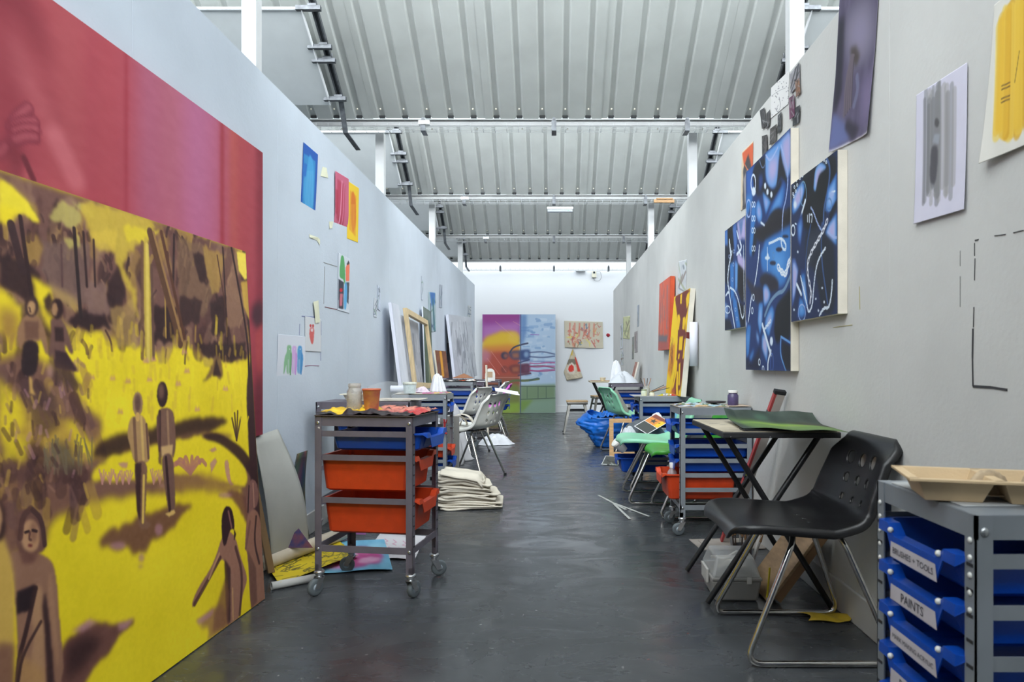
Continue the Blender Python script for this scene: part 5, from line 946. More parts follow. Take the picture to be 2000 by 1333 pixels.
def jar(name, label, loc, r, h, mat, lid=None, fill=None, neck=True):
    t = thing(name, label, 'jar', loc)
    m = MB(); m.lathe([(r*.9, .0), (r, .006), (r, h*.72), (r*.78, h*.83), (r*.76, h*.86), (r*.84, h*.87), (r*.84, h), (r*.78, h), (r*.76, h*.88), (r*.72, h*.82), (r*.93, h*.7), (r*.93, .01), (.0001, .008)], 24); m.build('glass_body', mat, t)
    if fill: MB().lathe([(r*.9, .01), (r*.9, h*.55), (.0001, h*.56)], 20).build('contents', fill, t)
    if lid: MB().lathe([(r*.88, h*.9), (r*.9, h*1.02), (r*.86, h*1.06), (.0001, h*1.06)], 20).build('lid', lid, t)
    return t
jar('glass_jar', 'cloudy empty glass jar standing on the paint crusted palette', (-.888, 3.04, .789), .034, .126, cloudy)
t = thing('paper_cup', 'orange tan paper cup with pink stains beside the glass jar', 'cup', (-.81, 3.03, .789))
MB().lathe([(.028, 0), (.0295, .002), (.038, .094), (.0405, .096), (.0405, .1), (.0375, .1), (.0285, .006), (.0001, .005)], 28).build('cup_body', M('tan_cup', (206, 148, 84), .5, var=.12, vscale=30, col2=(190, 110, 90)), t)
MB().lathe([(.0385, .094), (.0415, .097), (.0415, .102), (.0385, .103)], 28).build('rolled_rim', M('cup_rim', (196, 106, 72), .5), t)
cart('long mauve grey trolley standing against the left wall behind the nearest one', (-1.105, 4.12), 0, PUR, [(.66, BLU, .075, .04)], W=.54, D=.36, H=.782, rails=[.66, .4])
def eggtray(label, loc, rz, L_=.20, W_=.12, h=.045, mat=None, n=2, name='food_tray'):
    t = thing(name, label, 'tray', loc, rz); m = MB(); step = L_/n
    m.box(-L_/2-.008, -W_/2-.008, h-.003, L_/2+.008, -W_/2+.006, h); m.box(-L_/2-.008, W_/2-.006, h-.003, L_/2+.008, W_/2+.008, h)
    for i in range(n+1): x = -L_/2+i*step; m.box(x-.008, -W_/2, h-.003, x+.008, W_/2, h)
    for i in range(n):
        a = -L_/2+i*step+.008; b = a+step-.016; A = [(a, -W_/2+.006, h), (b, -W_/2+.006, h), (b, W_/2-.006, h), (a, W_/2-.006, h)]; B = [(a+.016, -W_/2+.022, .001), (b-.016, -W_/2+.022, .001), (b-.016, W_/2-.022, .001), (a+.016, W_/2-.022, .001)]
        m.add(A+B, [(0, 1, 5, 4), (1, 2, 6, 5), (2, 3, 7, 6), (3, 0, 4, 7), (4, 5, 6, 7)])
    m.build('pulp_body', mat, t, solid=.003, bevel=.002); return t
pulp = M('pulp', (214, 208, 190), .7, bump=.2); sugar = M('tan_pulp', (206, 180, 142), .65, var=.06, bump=.25, bscale=200)
eggtray('small off-white pulp tray on the trolley behind the glass jar', (-1.16, 4.06, .786), .05, .18, .1, .038, pulp)
o = tag(MB().box(-.2, -.14, 0, .16, .14, .003).box(-.1, -.12, .0035, .22, .1, .006).build('paper_scraps', M('paint_stained_paper', (206, 200, 188), .7, var=.25, vscale=9, splat=(196, 120, 110), splat_thr=.66, splat_scale=12)), 'paint stained papers flat on top of the long mauve trolley', 'papers'); o.location = (-1.0, 4.12, .786)
m = MB(); m.grid(lambda u, v: (-.13+.26*u, .02*math.sin(4*u), .0+.07*v+.035*math.sin(u*3.1)*v), 12, 4); o = tag(m.build('clear_film', M('clear_film', (214, 218, 220), .3, alpha=.13), solid=.0006), 'upright scrap of clear plastic film behind the paper cup', 'plastic film'); o.location = (-1.02, 4.2, .79)
cart('grey trolley with blue tray, third from the front on the left', (-1.035, 5.40), 0, GRY, [(.69, BLU, .075, 0), (.35, ORG, .075, .01), (.255, BLU, .075, .02)], H=.765, rails=[.69, .6, .5, .35, .255])
paint_crust('paint_palette', 'messy palette of tubes and paint scraps on the grey trolley, left row', -.2, .2, -.15, .15, .768, [(150, 150, 140), (206, 180, 90), (214, 120, 70), (206, 200, 190), (160, 170, 150), (120, 110, 110), (190, 80, 140), (220, 216, 206)], 60, loc=(-1.03, 5.40), hgt=.014)
def tub(name, label, loc, r, h, mat, lidm, cat='tub'):
    t = thing(name, label, cat, loc); MB().lathe([(r*.86, 0), (r*.97, h*.8), (r*.97, h)], 22).build('tub_body', mat, t); MB().lathe([(r, h*.78), (r*1.03, h*.8), (r*1.03, h), (r*.9, h*1.02), (.0001, h*.99)], 22).build('lid_rim', lidm, t); return t
tub('plastic_tub', 'pale tub smeared with green paint and a violet blot on the left grey trolley', (-1.115, 5.28, .776), .052, .085, M('smeared_tub', (212, 224, 222), .5, var=.1, vscale=20, splat=(150, 90, 170), splat_thr=.75, splat_scale=12), M('tub_lid', (214, 216, 202), .5, var=.15, vscale=30))
m = MB()
m.tube([(-.13, 0, .03), (.06, 0, .03)], .026, 16, cap=False); m.cur = 1; m.tube([(.02, 0, .03), (.06, 0, .03)], .0235, 16, cap=False); o = tag(m.build('paper_roll', [M('roll_paper2', (216, 220, 232), .6), M('violet_inside', (120, 124, 186), .6)]), 'rolled white paper with violet lining lying beside the pale tub', 'paper roll'); o.location = (-1.16, 5.40, .776)
def cloth_heap(name, label, loc, sx, sy, h, mat, cat='cloth', seed=1, peaks=((0, 0, 1, .5),), folds=7, nu=64, nv=26):
    rng = np.random.default_rng(seed); ph = rng.random(8)*6.28; G = fbm(65, 65, 5, 5, rng); G2 = fbm(65, 65, 11, 11, rng)
    def fn(u, v):
        a = 2*PI*u; r = v; x = r*math.cos(a); y = r*math.sin(a); rim = 1+.16*math.sin(3*a+ph[0])+.10*math.sin(folds*a+ph[1])
        z = 0; gi, gj = int((x+1)*32), int((y+1)*32); g = abs(G[gj, gi]-.5)*2.6; g2 = abs(G2[gj, gi]-.5)*2
        for px, py, ph_, s_ in peaks: z = max(z, ph_*math.exp(-(((x-px)**2+(y-py)**2)/(s_*s_*1.6))**1.6))
        z = z*(.72+.28*(1-g))*(1-r**5)+(.14-.16*g2)*(1-r**4)*min(1, z*2.2+.25)
        return (x*sx*rim*(1+.06*g2), y*sy*rim, max(.001, h*z+.004))
    m = MB(); m.grid(fn, nu, nv); o = tag(m.build(name, mat, solid=.002), label, cat); o.location = loc; return o
wcl = M('white_cloth', (222, 224, 230), .8, var=.04, bump=.4, bscale=120)
cloth_heap('rag', 'draped white rag standing in a peak on the left grey trolley', (-.93, 5.45, .778), .06, .06, .13, wcl, seed=3, folds=9, peaks=((0, 0, 1, .75),))
cloth_heap('rag', 'flat pink stained tissue beside the pale tub', (-1.03, 5.33, .778), .07, .04, .04, M('pink_tissue', (222, 206, 218), .8, var=.12, vscale=30), seed=5)
cart('grey trolley with blue trays, fourth in the left row under a black palette', (-1.17, 8.25), 0, GRY, [(.70, BLU, .075, 0), (.605, BLU, .075, 0), (.51, BLU, .075, 0), (.36, BLU, .075, .0)], H=.79, rails=[.70, .605, .51, .36, .27])
paint_crust('paint_palette', 'black crusted palette slab on the fourth trolley of the left row', -.22, .24, -.16, .16, .793, [(30, 32, 34), (60, 62, 62), (200, 200, 196), (180, 90, 60), (90, 90, 92)], 50, loc=(-1.17, 8.25), hgt=.03, slab=(40, 40, 42))
m = MB(); m.add([(-.12, 0, 0), (.12, -.02, 0), (.02, .03, .055), (.13, .06, .002)], [(0, 1, 2), (1, 3, 2), (0, 2, 3)]); o = tag(m.build('cardboard_piece', M('brown_card', (150, 104, 76), .7, var=.1), solid=.002), 'folded brown card piece lying on the black palette', 'cardboard'); o.location = (-1.1, 8.17, .835)
cart('mauve trolley with an orange top tray, fifth in the left row', (-1.17, 9.55), 0, PUR, [(.68, ORG, .085, .02), (.54, BLU, .075, .0), (.44, BLU, .075, .0)], H=.755, rails=[.68, .54, .44, .3])
o = tag(MB().box(-.25, -.15, 0, .25, .15, .002).box(-.2, -.17, .0025, .27, .12, .0045).build('paper_sheets', M('white_sheet', (216, 218, 220), .6, var=.06, vscale=5)), 'white sheets spread over the orange tray trolley in the left row', 'papers'); o.location = (-1.15, 9.53, .758)
cart('small mauve trolley with blue trays farthest in the left row', (-1.05, 10.75), 0, PUR, [(.66, BLU, .075, .12), (.56, BLU, .075, .13), (.46, BLU, .075, .12), (.36, BLU, .075, .12)], H=.76, rails=[.66, .56, .46, .36])
# white shell chairs on the left
t = chair('nearest white shell chair with canvas loops on its seat, left side', (-.755, 6.05), PI-.38, whitep, 'four', res=(36, 54)); 
o = chair('white shell chair with a red and blue sticker, against the left trolleys', (-1.06, 7.75), PI-.38, whitep, 'four', res=(30, 48))
MB().lathe([(.0001, .0), (.017, .0), (.017, .001)], 16, mat=Matrix.Translation((-.2868, .145, .70)) @ Matrix.Rotation(-PI/2-.22, 4, 'Y')).build('sticker', M('red_sticker', (196, 50, 60), .4, col2=(30, 70, 170), vscale=50), o)
chair('magenta shell chair on a chrome sled base by the end of the left row', (-.87, 8.98), PI, pinkp, 'sled', res=(24, 40))
chair('white shell chair farthest back on the left, against the small trolley', (-1.0, 10.15), PI-.1, whitep, 'sled', res=(24, 36))
m = MB()
for i, (x, z, r, tl_) in enumerate(((.02, .452, .11, .0), (-.02, .455, .085, .3), (.06, .452, .06, -.2))):
    for s in (0, 1): m.add(*(lambda A: (A, [(k, k+1, k+12, k+11) for k in range(10)]))([(x+r*math.cos(PI*k/10)-.04, -.05+.055*s+i*.03, z+r*.95*math.sin(PI*k/10)) for k in range(11) for _ in (0,)]+[(x+r*math.cos(PI*k/10)-.04, .0+.055*s+i*.03, z+r*.95*math.sin(PI*k/10)) for k in range(11)]), True)
o = tag(m.build('canvas_strips', M('cream_canvas', (212, 204, 190), .8, bump=.3), solid=.003), 'looped strips of cream canvas on the nearest white chair', 'canvas strips'); o.location = (-.80, 6.05, .002)
m = MB(); A = Vector((-.50, 5.83, .77)); m.grid(lambda u, v: A+Vector((.21*u-.03*v+.01*math.sin(6*u), .26*v, .0-.035*u-.0*v+.02*v+.004*math.sin(9*v))), 10, 8); o = m.build('perforated_sheet', M('notebook_sheet', (222, 222, 228), .6), solid=.001); tag(o, 'white sheet torn from a notepad resting over the nearest white chair back', 'paper')
m = MB(); m.bar((-.83, 8.62, .002), (-.86, 8.68, .99), .10, .018, up=(1, 0, 0)); tag(m.build('cream_plank', M('cream_board', (216, 208, 190), .7), bevel=.003), 'tall cream plank leaning on the orange tray trolley', 'plank')
t = thing('round_headrest', 'white arched board with a tan inset standing behind the left chairs', 'board', (-.90, 9.62, .765)); m = MB(); m.prism([(-.07, 0), (.07, 0), (.07, .10), (.055, .15), (.02, .175), (-.02, .175), (-.055, .15), (-.07, .10)], -.01, .01, Matrix.Rotation(PI/2, 4, 'X')); m.build('arched_board', whitep, t, bevel=.003); MB().box(-.035, -.014, .05, .035, -.0105, .13).build('inset', M('tan_inset', (176, 150, 120), .6), t)
def blob(name, label, loc, sx, sy, h, mat, cat='cloth', seed=1): return cloth_heap(name, label, loc, sx, sy, h, mat, cat, seed, ((.1, .1, .9, .5), (-.42, .2, .75, .42), (.45, -.2, .6, .4), (-.1, -.4, .6, .4)), 6)
blob('rag', 'crumpled white rag on the floor under the magenta chair', (-.74, 8.53, 0), .22, .16, .13, wcl, seed=8)
o = tag(MB().box(-.08, -.012, 0, .08, .012, .56).build('grey_board', M('grey_hardboard', (132, 130, 126), .7, var=.05), bevel=.002), 'upright grey board between the left grey trolley and the nearest white chair', 'board'); o.location = (-.885, 5.80, .0)
blob('clothing_heap', 'white and grey clothes piled between the left chairs', (-1.12, 7.0, 0), .26, .34, .62, M('pale_clothes', (190, 190, 194), .85, var=.1, vscale=6, bump=.3), seed=13)
m = MB()
for i in range(6):
    z = .02; m.tube([(random.uniform(-.015, .015), random.uniform(-.01, .01), .10-k*.022) for k in range(6)], .004, 5)
o = tag(m.build('red_string', M('red_string', (156, 40, 44), .8), kind='stuff'), 'tangle of red thread hanging off the left grey trolley', 'thread'); o.location = (-.83, 5.19, .48)
# folded canvas stack
cream = M('folded_canvas', (214, 206, 190), .85, var=.05, vscale=5, bump=.5, bscale=180)
t = thing('folded_canvas_stack', 'floppy stack of folded cream canvas on the floor by the aisle', 'canvas', (-.60, 4.83, 0), .12)
random.seed(21)
zt = 0
for i in range(13):
    w_ = .235-.004*i+random.uniform(-.025, .02); d_ = .17-.002*i; ox = random.uniform(-.02, .02)-.004*i; oy = random.uniform(-.015, .015); th = random.uniform(.012, .026); z0 = .003+zt; zt += th*.92; ph = random.random()*6; ro = random.uniform(-.13, .13); cr, sr = math.cos(ro), math.sin(ro)
    def fn(u, v, w_=w_, d_=d_, ox=ox, oy=oy, z0=z0, ph=ph, i=i, th=th, cr=cr, sr=sr):
        a = 2*PI*u; ca, sa = math.cos(a), math.sin(a); e = .25; x = math.copysign(abs(ca)**e, ca)*w_; y = math.copysign(abs(sa)**e, sa)*d_; b = math.sin(PI*v); rr = .88+.12*b**.6 if 0 < v < 1 else .0
        x, y = x*cr-y*sr+ox, x*sr+y*cr+oy; z = z0+th*.5*(1-math.cos(PI*v))+.003*math.sin(5*a+ph)+.004*math.sin(20*x+ph)
        return (x*rr*(1+.015*math.sin(9*a+ph)), y*rr*(1+.02*math.sin(7*a+ph)), max(.001, z*(1-.30*max(0, x+.02)/.25)))
    m = MB(); m.grid(fn, 48, 8); m.build('fold', cream, t)
m = MB(); m.grid(lambda u, v: (-.20+.29*u+.03*v, -.165+.30*v, (zt+.022+.010*math.sin(5*u+2)+.008*math.sin(6*v))*(1-.30*max(0, -.18+.29*u+.03*v)/.25)-.035*max(0, .15-v)*5*(.4+u)-.06*max(0, u-.88)*5), 24, 18); m.build('top_flap', cream, t, solid=.007)
# papers and boards on the floor behind the yellow painting
def board_lean(name, label, cat, b0, b1, t0, t1, th, mat, bv=.002):
    b0, b1, t0, t1 = map(Vector, (b0, b1, t0, t1)); n = (b1-b0).cross(t0-b0).normalized()*th; m = MB(); m.add([b0, b1, t1, t0, b0+n, b1+n, t1+n, t0+n], [(0, 1, 2, 3), (7, 6, 5, 4), (0, 4, 5, 1), (1, 5, 6, 2), (2, 6, 7, 3), (3, 7, 4, 0)]); return tag(m.build(name, mat, bevel=bv), label, cat)
def gb(u, v):
    p = Vector((-1.36, 3.30, .02)).lerp(Vector((-1.28, 3.56, .02)), u).lerp(Vector((-1.425, 3.24, .655)).lerp(Vector((-1.43, 3.53, .665)), u), v); return p+Vector((.055*math.sin(PI*v)*(.4+.6*u), -.02*math.sin(PI*v), 0))
m = MB(); m.grid(gb, 12, 14); tag(m.build('grey_card', M('grey_card', (168, 168, 162), .7, var=.04), solid=.004), 'tall bowed grey card leaning on the left wall behind the yellow painting', 'card')
board_lean('wood_batten', 'brown timber edge leaning beside the grey card', 'timber', (-1.345, 3.20, .02), (-1.325, 3.225, .02), (-1.425, 3.13, .60), (-1.405, 3.155, .60), .016, M('mdf', (138, 110, 78), .6, var=.08))
m = MB(); m.grid(lambda u, v: (-1.40+.03*v-.02*math.sin(v*3), 3.60+.30*u*(1-.5*v)+.05*v, .02+.50*v), 14, 14); o = m.build('dark_painting', MV(), solid=.004); pigment(o.data, np.array([[60+40*math.sin(i*.7)*math.sin(j*.5)+(30 if (i+j) % 5 == 0 else 0), 66+20*math.sin(i*.5), 62+18*math.cos(j*.6)] for j in range(15) for i in range(15)])); tag(o, 'dark green and maroon painting leaning behind the nearest trolley', 'painting')
def flat_sheet(name, label, cat, pts, z, cv, curlh=.0, mat=None, solid=.001):
    A, B_, D = [Vector((p[0], p[1], z)) for p in pts]; pl = Plane(A, B_, D); s = -1 if pl.n.z < 0 else 1
    return tag(painted(name, pl, cv, None, curl=lambda U, V: s*(.004*np.sin(U*7)*np.sin(V*5)+.004+curlh*np.clip(np.abs(2*V-1)-.7, 0, 1)**2*8), mat=mat, solid=solid), label, cat)
c = Cv(160, 110, (216, 190, 30)); random.seed(5)
for _ in range(60):
    x = random.uniform(5, 155); y = random.uniform(5, 105); q = [(x, y)]
    for k in range(4): q.append((q[-1][0]+random.uniform(-14, 18), q[-1][1]+random.uniform(-10, 10)))
    c.line(q, random.uniform(.8, 2), random.choice([(60, 56, 40), (110, 104, 40), (84, 80, 46)]), .8, .7, raw=True)
flat_sheet('yellow_drawing_sheet', 'yellow sheet of dark line drawings on the floor under the nearest trolley', 'drawing', ((-1.42, 3.36), (-1.20, 3.80), (-1.215, 3.03)), .014, c, .02)
c = Cv(150, 110, (112, 178, 210)); c.ell((80, 62), 58, 38, (186, 60, 130), 4, .95, 0, 6); c.ell((60, 48), 26, 14, (226, 186, 214), 3, .9, .3, 4); c.ell((105, 78), 24, 12, (222, 176, 206), 3, .85, -.2, 4); c.ell((92, 46), 18, 9, (196, 90, 150), 2, .9, .5, 3); c.ell((30, 88), 26, 12, (206, 120, 176), 4, .8, 0, 4); c.ell((128, 30), 24, 14, (150, 204, 226), 5, .8); c.mottle(14, 8, 8)
flat_sheet('pink_blue_painting', 'pink and pale blue paper painting on the floor under the nearest trolley', 'painting', ((-1.30, 3.80), (-.96, 3.86), (-1.12, 3.24)), .006, c, .0)
c = Cv(90, 60, (210, 208, 212))
for x in (18, 34, 52): 
    for y in (16, 34): c.line([(x, y), (x+8, y+5), (x+3, y+10), (x+10, y+12)], 1, (196, 130, 160), .6, .8, raw=True)
flat_sheet('scribbled_sheet', 'white sheet with faint pink scribbles behind the pink and blue painting', 'drawing', ((-1.02, 4.0), (-.74, 3.95), (-.99, 3.52)), .002, c)
m = MB(); m.tube([(-1.395, 3.22, .052), (-1.17, 3.86, .052)], .034, 18, cap=False); m.tube([(-1.395, 3.22, .052), (-1.17, 3.86, .052)], .016, 12, cap=False); tag(m.build('canvas_roll', M('cream_roll', (206, 194, 174), .8, var=.05), solid=.002), 'rolled cream canvas lying on the yellow drawing sheet', 'canvas roll')
m = MB(); m.tube([(-1.25, 3.02, .018), (-1.10, 3.14, .018)], .017, 12, cap=False); tag(m.build('paper_roll', M('grey_roll', (190, 190, 186), .8), solid=.0015), 'thin grey paper roll poking out from under the yellow drawing sheet', 'paper roll')
o = tag(MB().box(-.10, -.003, 0, .06, .003, .12).build('purple_card', M('purple_card', (150, 96, 150), .7), bevel=.001), 'small purple card leaning by the second trolley', 'card'); o.location = (-1.14, 3.93, .02); o.rotation_euler = (-.25, 0, -.2)
m = MB(); m.add([(-.08, 0, 0), (.09, 0, 0), (.0, .05, .085)], [(0, 1, 2)]); o = tag(m.build('blue_card', M('dark_blue_card', (40, 46, 96), .7, col2=(120, 60, 60), vscale=18), solid=.003), 'small dark blue and red painted card corner above the canvas roll', 'card'); o.location = (-1.29, 3.40, .085)
# --- stretched canvases and frames leaning on the left wall above the trolleys
def wood(name='pine'): return M(name, (214, 190, 148), .55, var=.14, vscale=14, stretch=(6, 6, .6), splat=(150, 110, 70), splat_thr=.79, splat_scale=9)
def frame_rect(name, label, tl, tr, bl_, wd, th, mat, cat='frame', brace=False):
    t = thing(name, label, cat, (0, 0, 0)); pl = Plane(tl, tr, bl_); U_ = pl.u.normalized(); V_ = pl.v.normalized(); n = pl.n*th; LU, LV = pl.u.length, pl.v.length
    def br(u0, v0, u1, v1):
        o = pl.o; p = [o+U_*u0+V_*v0, o+U_*u1+V_*v0, o+U_*u1+V_*v1, o+U_*u0+V_*v1]; m = MB(); m.add(p+[q+n for q in p], [(0, 1, 2, 3), (7, 6, 5, 4), (0, 4, 5, 1), (1, 5, 6, 2), (2, 6, 7, 3), (3, 7, 4, 0)]); m.build('stretcher_bar', mat, t, bevel=.0015)
    br(0, 0, wd, LV); br(LU-wd, 0, LU, LV); br(wd, 0, LU-wd, wd); br(wd, LV-wd, LU-wd, LV)
    if brace: br(wd, LV*.5-wd/2, LU-wd, LV*.5+wd/2)
    return t
def LP(px, py, Y): return P(px, py, Y)
frame_rect('stretcher_frame', 'bare pine stretcher frame leaning on the left wall', Vector((-1.30, 6.02, 1.50)), Vector((-1.32, 7.15, 1.46)), Vector((-1.21, 6.02, .79)), .052, .035, wood())
c = Cv(60, 90, (160, 162, 170)); c.mottle(14, 8, 4); rough_strokes(c, 24, [(96, 98, 106), (120, 122, 130), (190, 192, 200)], (0, 0, 1, 1), .4, 1.4, PI/2, .6)
canvas('grey_drawing_canvas', 'grey pencil drawing canvas seen through the stretcher frame', Vector((-1.395, 6.25, 1.45)), Vector((-1.395, 7.0, 1.42)), Vector((-1.34, 6.25, .79)), c, .02, M('pale_board', (212, 216, 226), .7), into=(-1, 0, 0))
for (y0, y1, x, zt, lab) in ((5.72, 5.98, -1.36, 1.52, 'white stretched canvas edge, first in the leaning group'), (5.99, 6.0+.2, -1.40, 1.49, 'second pale canvas edge in the leaning group, behind the first')):
    c = Cv(20, 60, (208, 212, 224)); c.mottle(8, 6, 3); canvas('white_canvas', lab, Vector((x, y0, zt)), Vector((x, y1, zt)), Vector((x+.09, y0, .79)), c, .03, M('white_canvas_edge', (212, 214, 226), .7), into=(-1, 0, 0))
c = Cv(50, 90, (76, 92, 74)); c.mottle(30, 8, 6); c.poly([(0, 0), (50, 0), (50, 18), (0, 10)], (120, 130, 130), 3, .8, raw=True); c.line([(24, 60), (28, 90)], 6, (150, 150, 120), 2, .7, raw=True)
canvas('landscape_painting', 'dark green landscape board leaning behind the stretcher frame', Vector((-1.40, 7.3, 1.62)), Vector((-1.40, 7.75, 1.60)), Vector((-1.37, 7.3, .80)), c, .015, M('pale_board', (212, 216, 226), .7), into=(-1, 0, 0))
c = Cv(50, 80, (120, 70, 44)); c.mottle(26, 6, 5); c.line([(24, 6), (22, 70)], 8, (226, 160, 30), 2.5, .9, raw=True); c.poly([(4, 40), (16, 34), (14, 70), (4, 74)], (90, 60, 60), 2, .7, raw=True)
canvas('brown_painting', 'small brown and amber painting standing on the black palette trolley', Vector((-1.35, 7.75, 1.16)), Vector((-1.33, 8.4, 1.16)), Vector((-1.31, 7.75, .835)), c, .02, into=(-1, 0, 0))
c = Cv(110, 160, (176, 180, 188)); c.mottle(10, 8, 6); rough_strokes(c, 40, [(120, 124, 134), (206, 208, 214), (90, 94, 104), (150, 154, 162)], (0, 0, 1, 1), .4, 1.8, PI/2+.1, .5); c.poly([(20, 60), (40, 60), (38, 100), (22, 96)], (110, 112, 120), 4, .7, raw=True)
canvas('grey_drawing_canvas', 'big grey charcoal drawing canvas standing on the orange tray trolley', Vector((-1.39, 9.0, 1.66)), Vector((-1.28, 10.5, 1.72)), Vector((-1.29, 9.0, .765)), c, .04, M('white_canvas_edge', (212, 214, 226), .7), into=(-1, .2, 0))
# --- right row
c_R1 = cart('grey trolley with labelled blue drawers at the right edge, nearest of all', (.925, 1.325), PI, GRY, [(.665, BLU, .075, .0, 'BRUSHES + TOOLS', 1), (.578, BLU, .075, .0, 'PAINTS', 1), (.491, BLU, .075, .0, 'MARK MAKING ACRYLIC', 1), (.404, BLU, .075, .0, 'PENCILS', 1), (.317, BLU, .075, .0, '', 1), (.230, BLU, .075, 0, '', 1)], H=.745, rails=[.665, .578, .491, .404, .317, .23])
for y in (-.1605, .1605):
    for i in range(5): b = MB(); b.ball((.2155, y, .700-.03*i), .0055, 8, 5, (.6, 1, 1)); b.build('rivet', PEARL, c_R1)
t = eggtray('tan two-compartment pulp food tray on the nearest right trolley', (.815, 1.285, .749), math.radians(-16), .28, .155, .042, sugar)
o = tag(MB().box(-.16, -.12, 0, .17, .12, .003).build('stained_paper', M('grey_stained_sheet', (190, 192, 192), .7, var=.15, vscale=10), bevel=.001), 'grey paper sheet under the tan food tray', 'paper'); o.location = (.885, 1.345, .7452); o.rotation_euler = (0, 0, .05)
cloth_heap('crumpled_wrap', 'torn brown wrapping bits inside the tan food tray', (.865, 1.28, .754), .10, .035, .056, M('tan_wrap', (190, 168, 138), .7, var=.2, vscale=40), 'wrapping', 31, ((-.5, 0, .8, .25), (.5, 0, .9, .3)), 8, 30, 14)
chair('black shell chair with round holes in its back, nearest on the right', (.865, 2.485), PI, blackp, 'sled', res=(90, 130))
# folding table
blk = M('black_tube', (24, 25, 27), .35)
t = thing('folding_table', 'folding table with black crossed legs behind the black chair', 'table', (0, 0, 0))
MB().box(.672, 2.715, .706, 1.143, 3.323, .7285).build('edge_band', M('black_edge', (34, 34, 36), .5, splat=(150, 148, 150), splat_thr=.70, splat_scale=22), t, bevel=.003)
MB().box(.675, 2.72, .7286, 1.14, 3.32, .732).build('tabletop', M('worn_board_top', (196, 184, 160), .6, var=.2, vscale=6, splat=(110, 104, 100), splat_thr=.68, splat_scale=9), t, bevel=.003)
for y in (2.80, 3.24):
    MB().tube([(.705, y, .708), (1.13, y-.012, .012)], .0125, 10).build('leg', blk, t); MB().tube([(1.10, y+.028, .708), (.635, y+.026, .012)], .0125, 10).build('leg', blk, t)
    MB().tube([(.917, y-.006-.02, .365), (.917, y+.05, .365)], .006, 8).build('pivot_bolt', ZNC, t)
for x in (.705, 1.10): MB().tube([(x, 2.80, .705), (x, 3.26, .705)], .010, 8).build('cross_bar', blk, t)
for x, dy in (): MB().tube([(x, 2.80+dy, .055), (x, 3.24+dy, .055)], .008, 8).build('cross_bar', blk, t)
c = Cv(150, 100, (48, 60, 52)); c.mottle(20, 6, 8); c.poly([(0, 20), (60, 30), (150, 40), (150, 100), (20, 100)], (104, 138, 62), 6, .8, raw=True); c.poly([(10, 40), (80, 46), (130, 66), (60, 66)], (140, 170, 60), 5, .8, raw=True); c.ell((85, 70), 12, 6, (110, 130, 90), 2, .8); c.poly([(90, 30), (150, 34), (150, 60), (110, 56)], (44, 40, 34), 4, .8, raw=True); c.ell((60, 14), 12, 8, (70, 100, 80), 3, .8)
A, B_, D = Vector((.80, 3.22, .742)), Vector((1.155, 3.05, .742)), Vector((.76, 2.75, .742)); pl = Plane(A, B_, D); sg = 1 if pl.n.z > 0 else -1
tag(painted('green_painting', pl, c, None, curl=lambda U, V: sg*(.055*np.clip(.35-V, 0, 1)**2*6+.006*np.sin(U*6)**2+.03*np.clip(.12-U, 0, 1)*4*(1-V)), solid=.001), 'curling dark green painted sheet lying on the folding table', 'painting')
board_lean('thin_board', 'thin black edged board under the green painting', 'board', (.76, 2.725, .7345), (1.14, 2.725, .7345), (.76, 2.80, .7345), (1.14, 2.80, .7345), .004, M('black_edge', (34, 34, 36), .5), .0005)
# spirit level
t = thing('spirit_level', 'long red spirit level leaning on the right wall beside the folding table', 'spirit level', (0, 0, 0))
a = Vector((.965, 3.82, .012)); b = Vector((1.125, 3.39, .855)); d = b-a; dn = d.normalized(); X_ = Vector((1, 0, 0)); up_ = (-1, 0, 0)
m = MB(); m.bar(a, b, .022, .044, up=up_); m.build('level_bar', M('silver_level', (178, 170, 164), .4, var=.08), t, bevel=.0015)
m = MB(); m.bar(a-X_*.028, b-X_*.028, .023, .012, up=up_); m.build('red_face', M('red_level', (176, 66, 66), .45, var=.15), t)
for k in (.10, .50, .86): p = a+d*k-X_*.028; m = MB(); m.bar(p-dn*.035, p+dn*.035, .0245, .0135, up=up_); m.cur = 1; m.bar(p-dn*.018, p+dn*.018, .0255, .010, up=up_); m.build('vial', [M('vial_dark', (44, 46, 50), .3), M('vial_green', (186, 196, 90), .2)], t)
m = MB(); m.bar(b-dn*.002-X_*.006, b+dn*.018-X_*.006, .026, .060, up=up_); m.build('end_cap', DARKIN, t, bevel=.003)
# tool box
t = thing('tool_box', 'clear lidded grey plastic tool box on the floor under the folding table', 'tool box', (.772, 2.99, 0), math.radians(-2))
def hull(m, w0, d0, z0, w1, d1, z1):
    for (w_, d_, z) in ((w0, d0, z0), (w1, d1, z1)): pass
    A = [(sx*w0, sy*d0, z0) for sx, sy in ((-1, -1), (1, -1), (1, 1), (-1, 1))]; B = [(sx*w1, sy*d1, z1) for sx, sy in ((-1, -1), (1, -1), (1, 1), (-1, 1))]
    return m.add(A+B, [(3, 2, 1, 0), (4, 5, 6, 7), (0, 1, 5, 4), (1, 2, 6, 5), (2, 3, 7, 6), (3, 0, 4, 7)])
greyp = M('grey_plastic', (150, 148, 144), .4); clearp = M('clear_plastic', (200, 202, 202), .2, alpha=.42)
hull(MB(), .090, .115, .002, .103, .130, .09).build('box_base', greyp, t, bevel=.008); m = MB(); hull(m, .105, .132, .09, .105, .132, .102).build('rim', greyp, t, bevel=.003)
m = MB(); hull(m, .103, .130, .102, .078, .09, .185).build('clear_lid', clearp, t, bevel=.01)
m = MB()
for i in range(9): m.bar((random.uniform(-.08, .0), random.uniform(-.09, .09), .12+.004*i), (random.uniform(.02, .08), random.uniform(-.09, .09), .13+.004*i), .01, .008)
m.build('tools_inside', M('white_tools', (200, 196, 186), .5), t, kind='stuff')
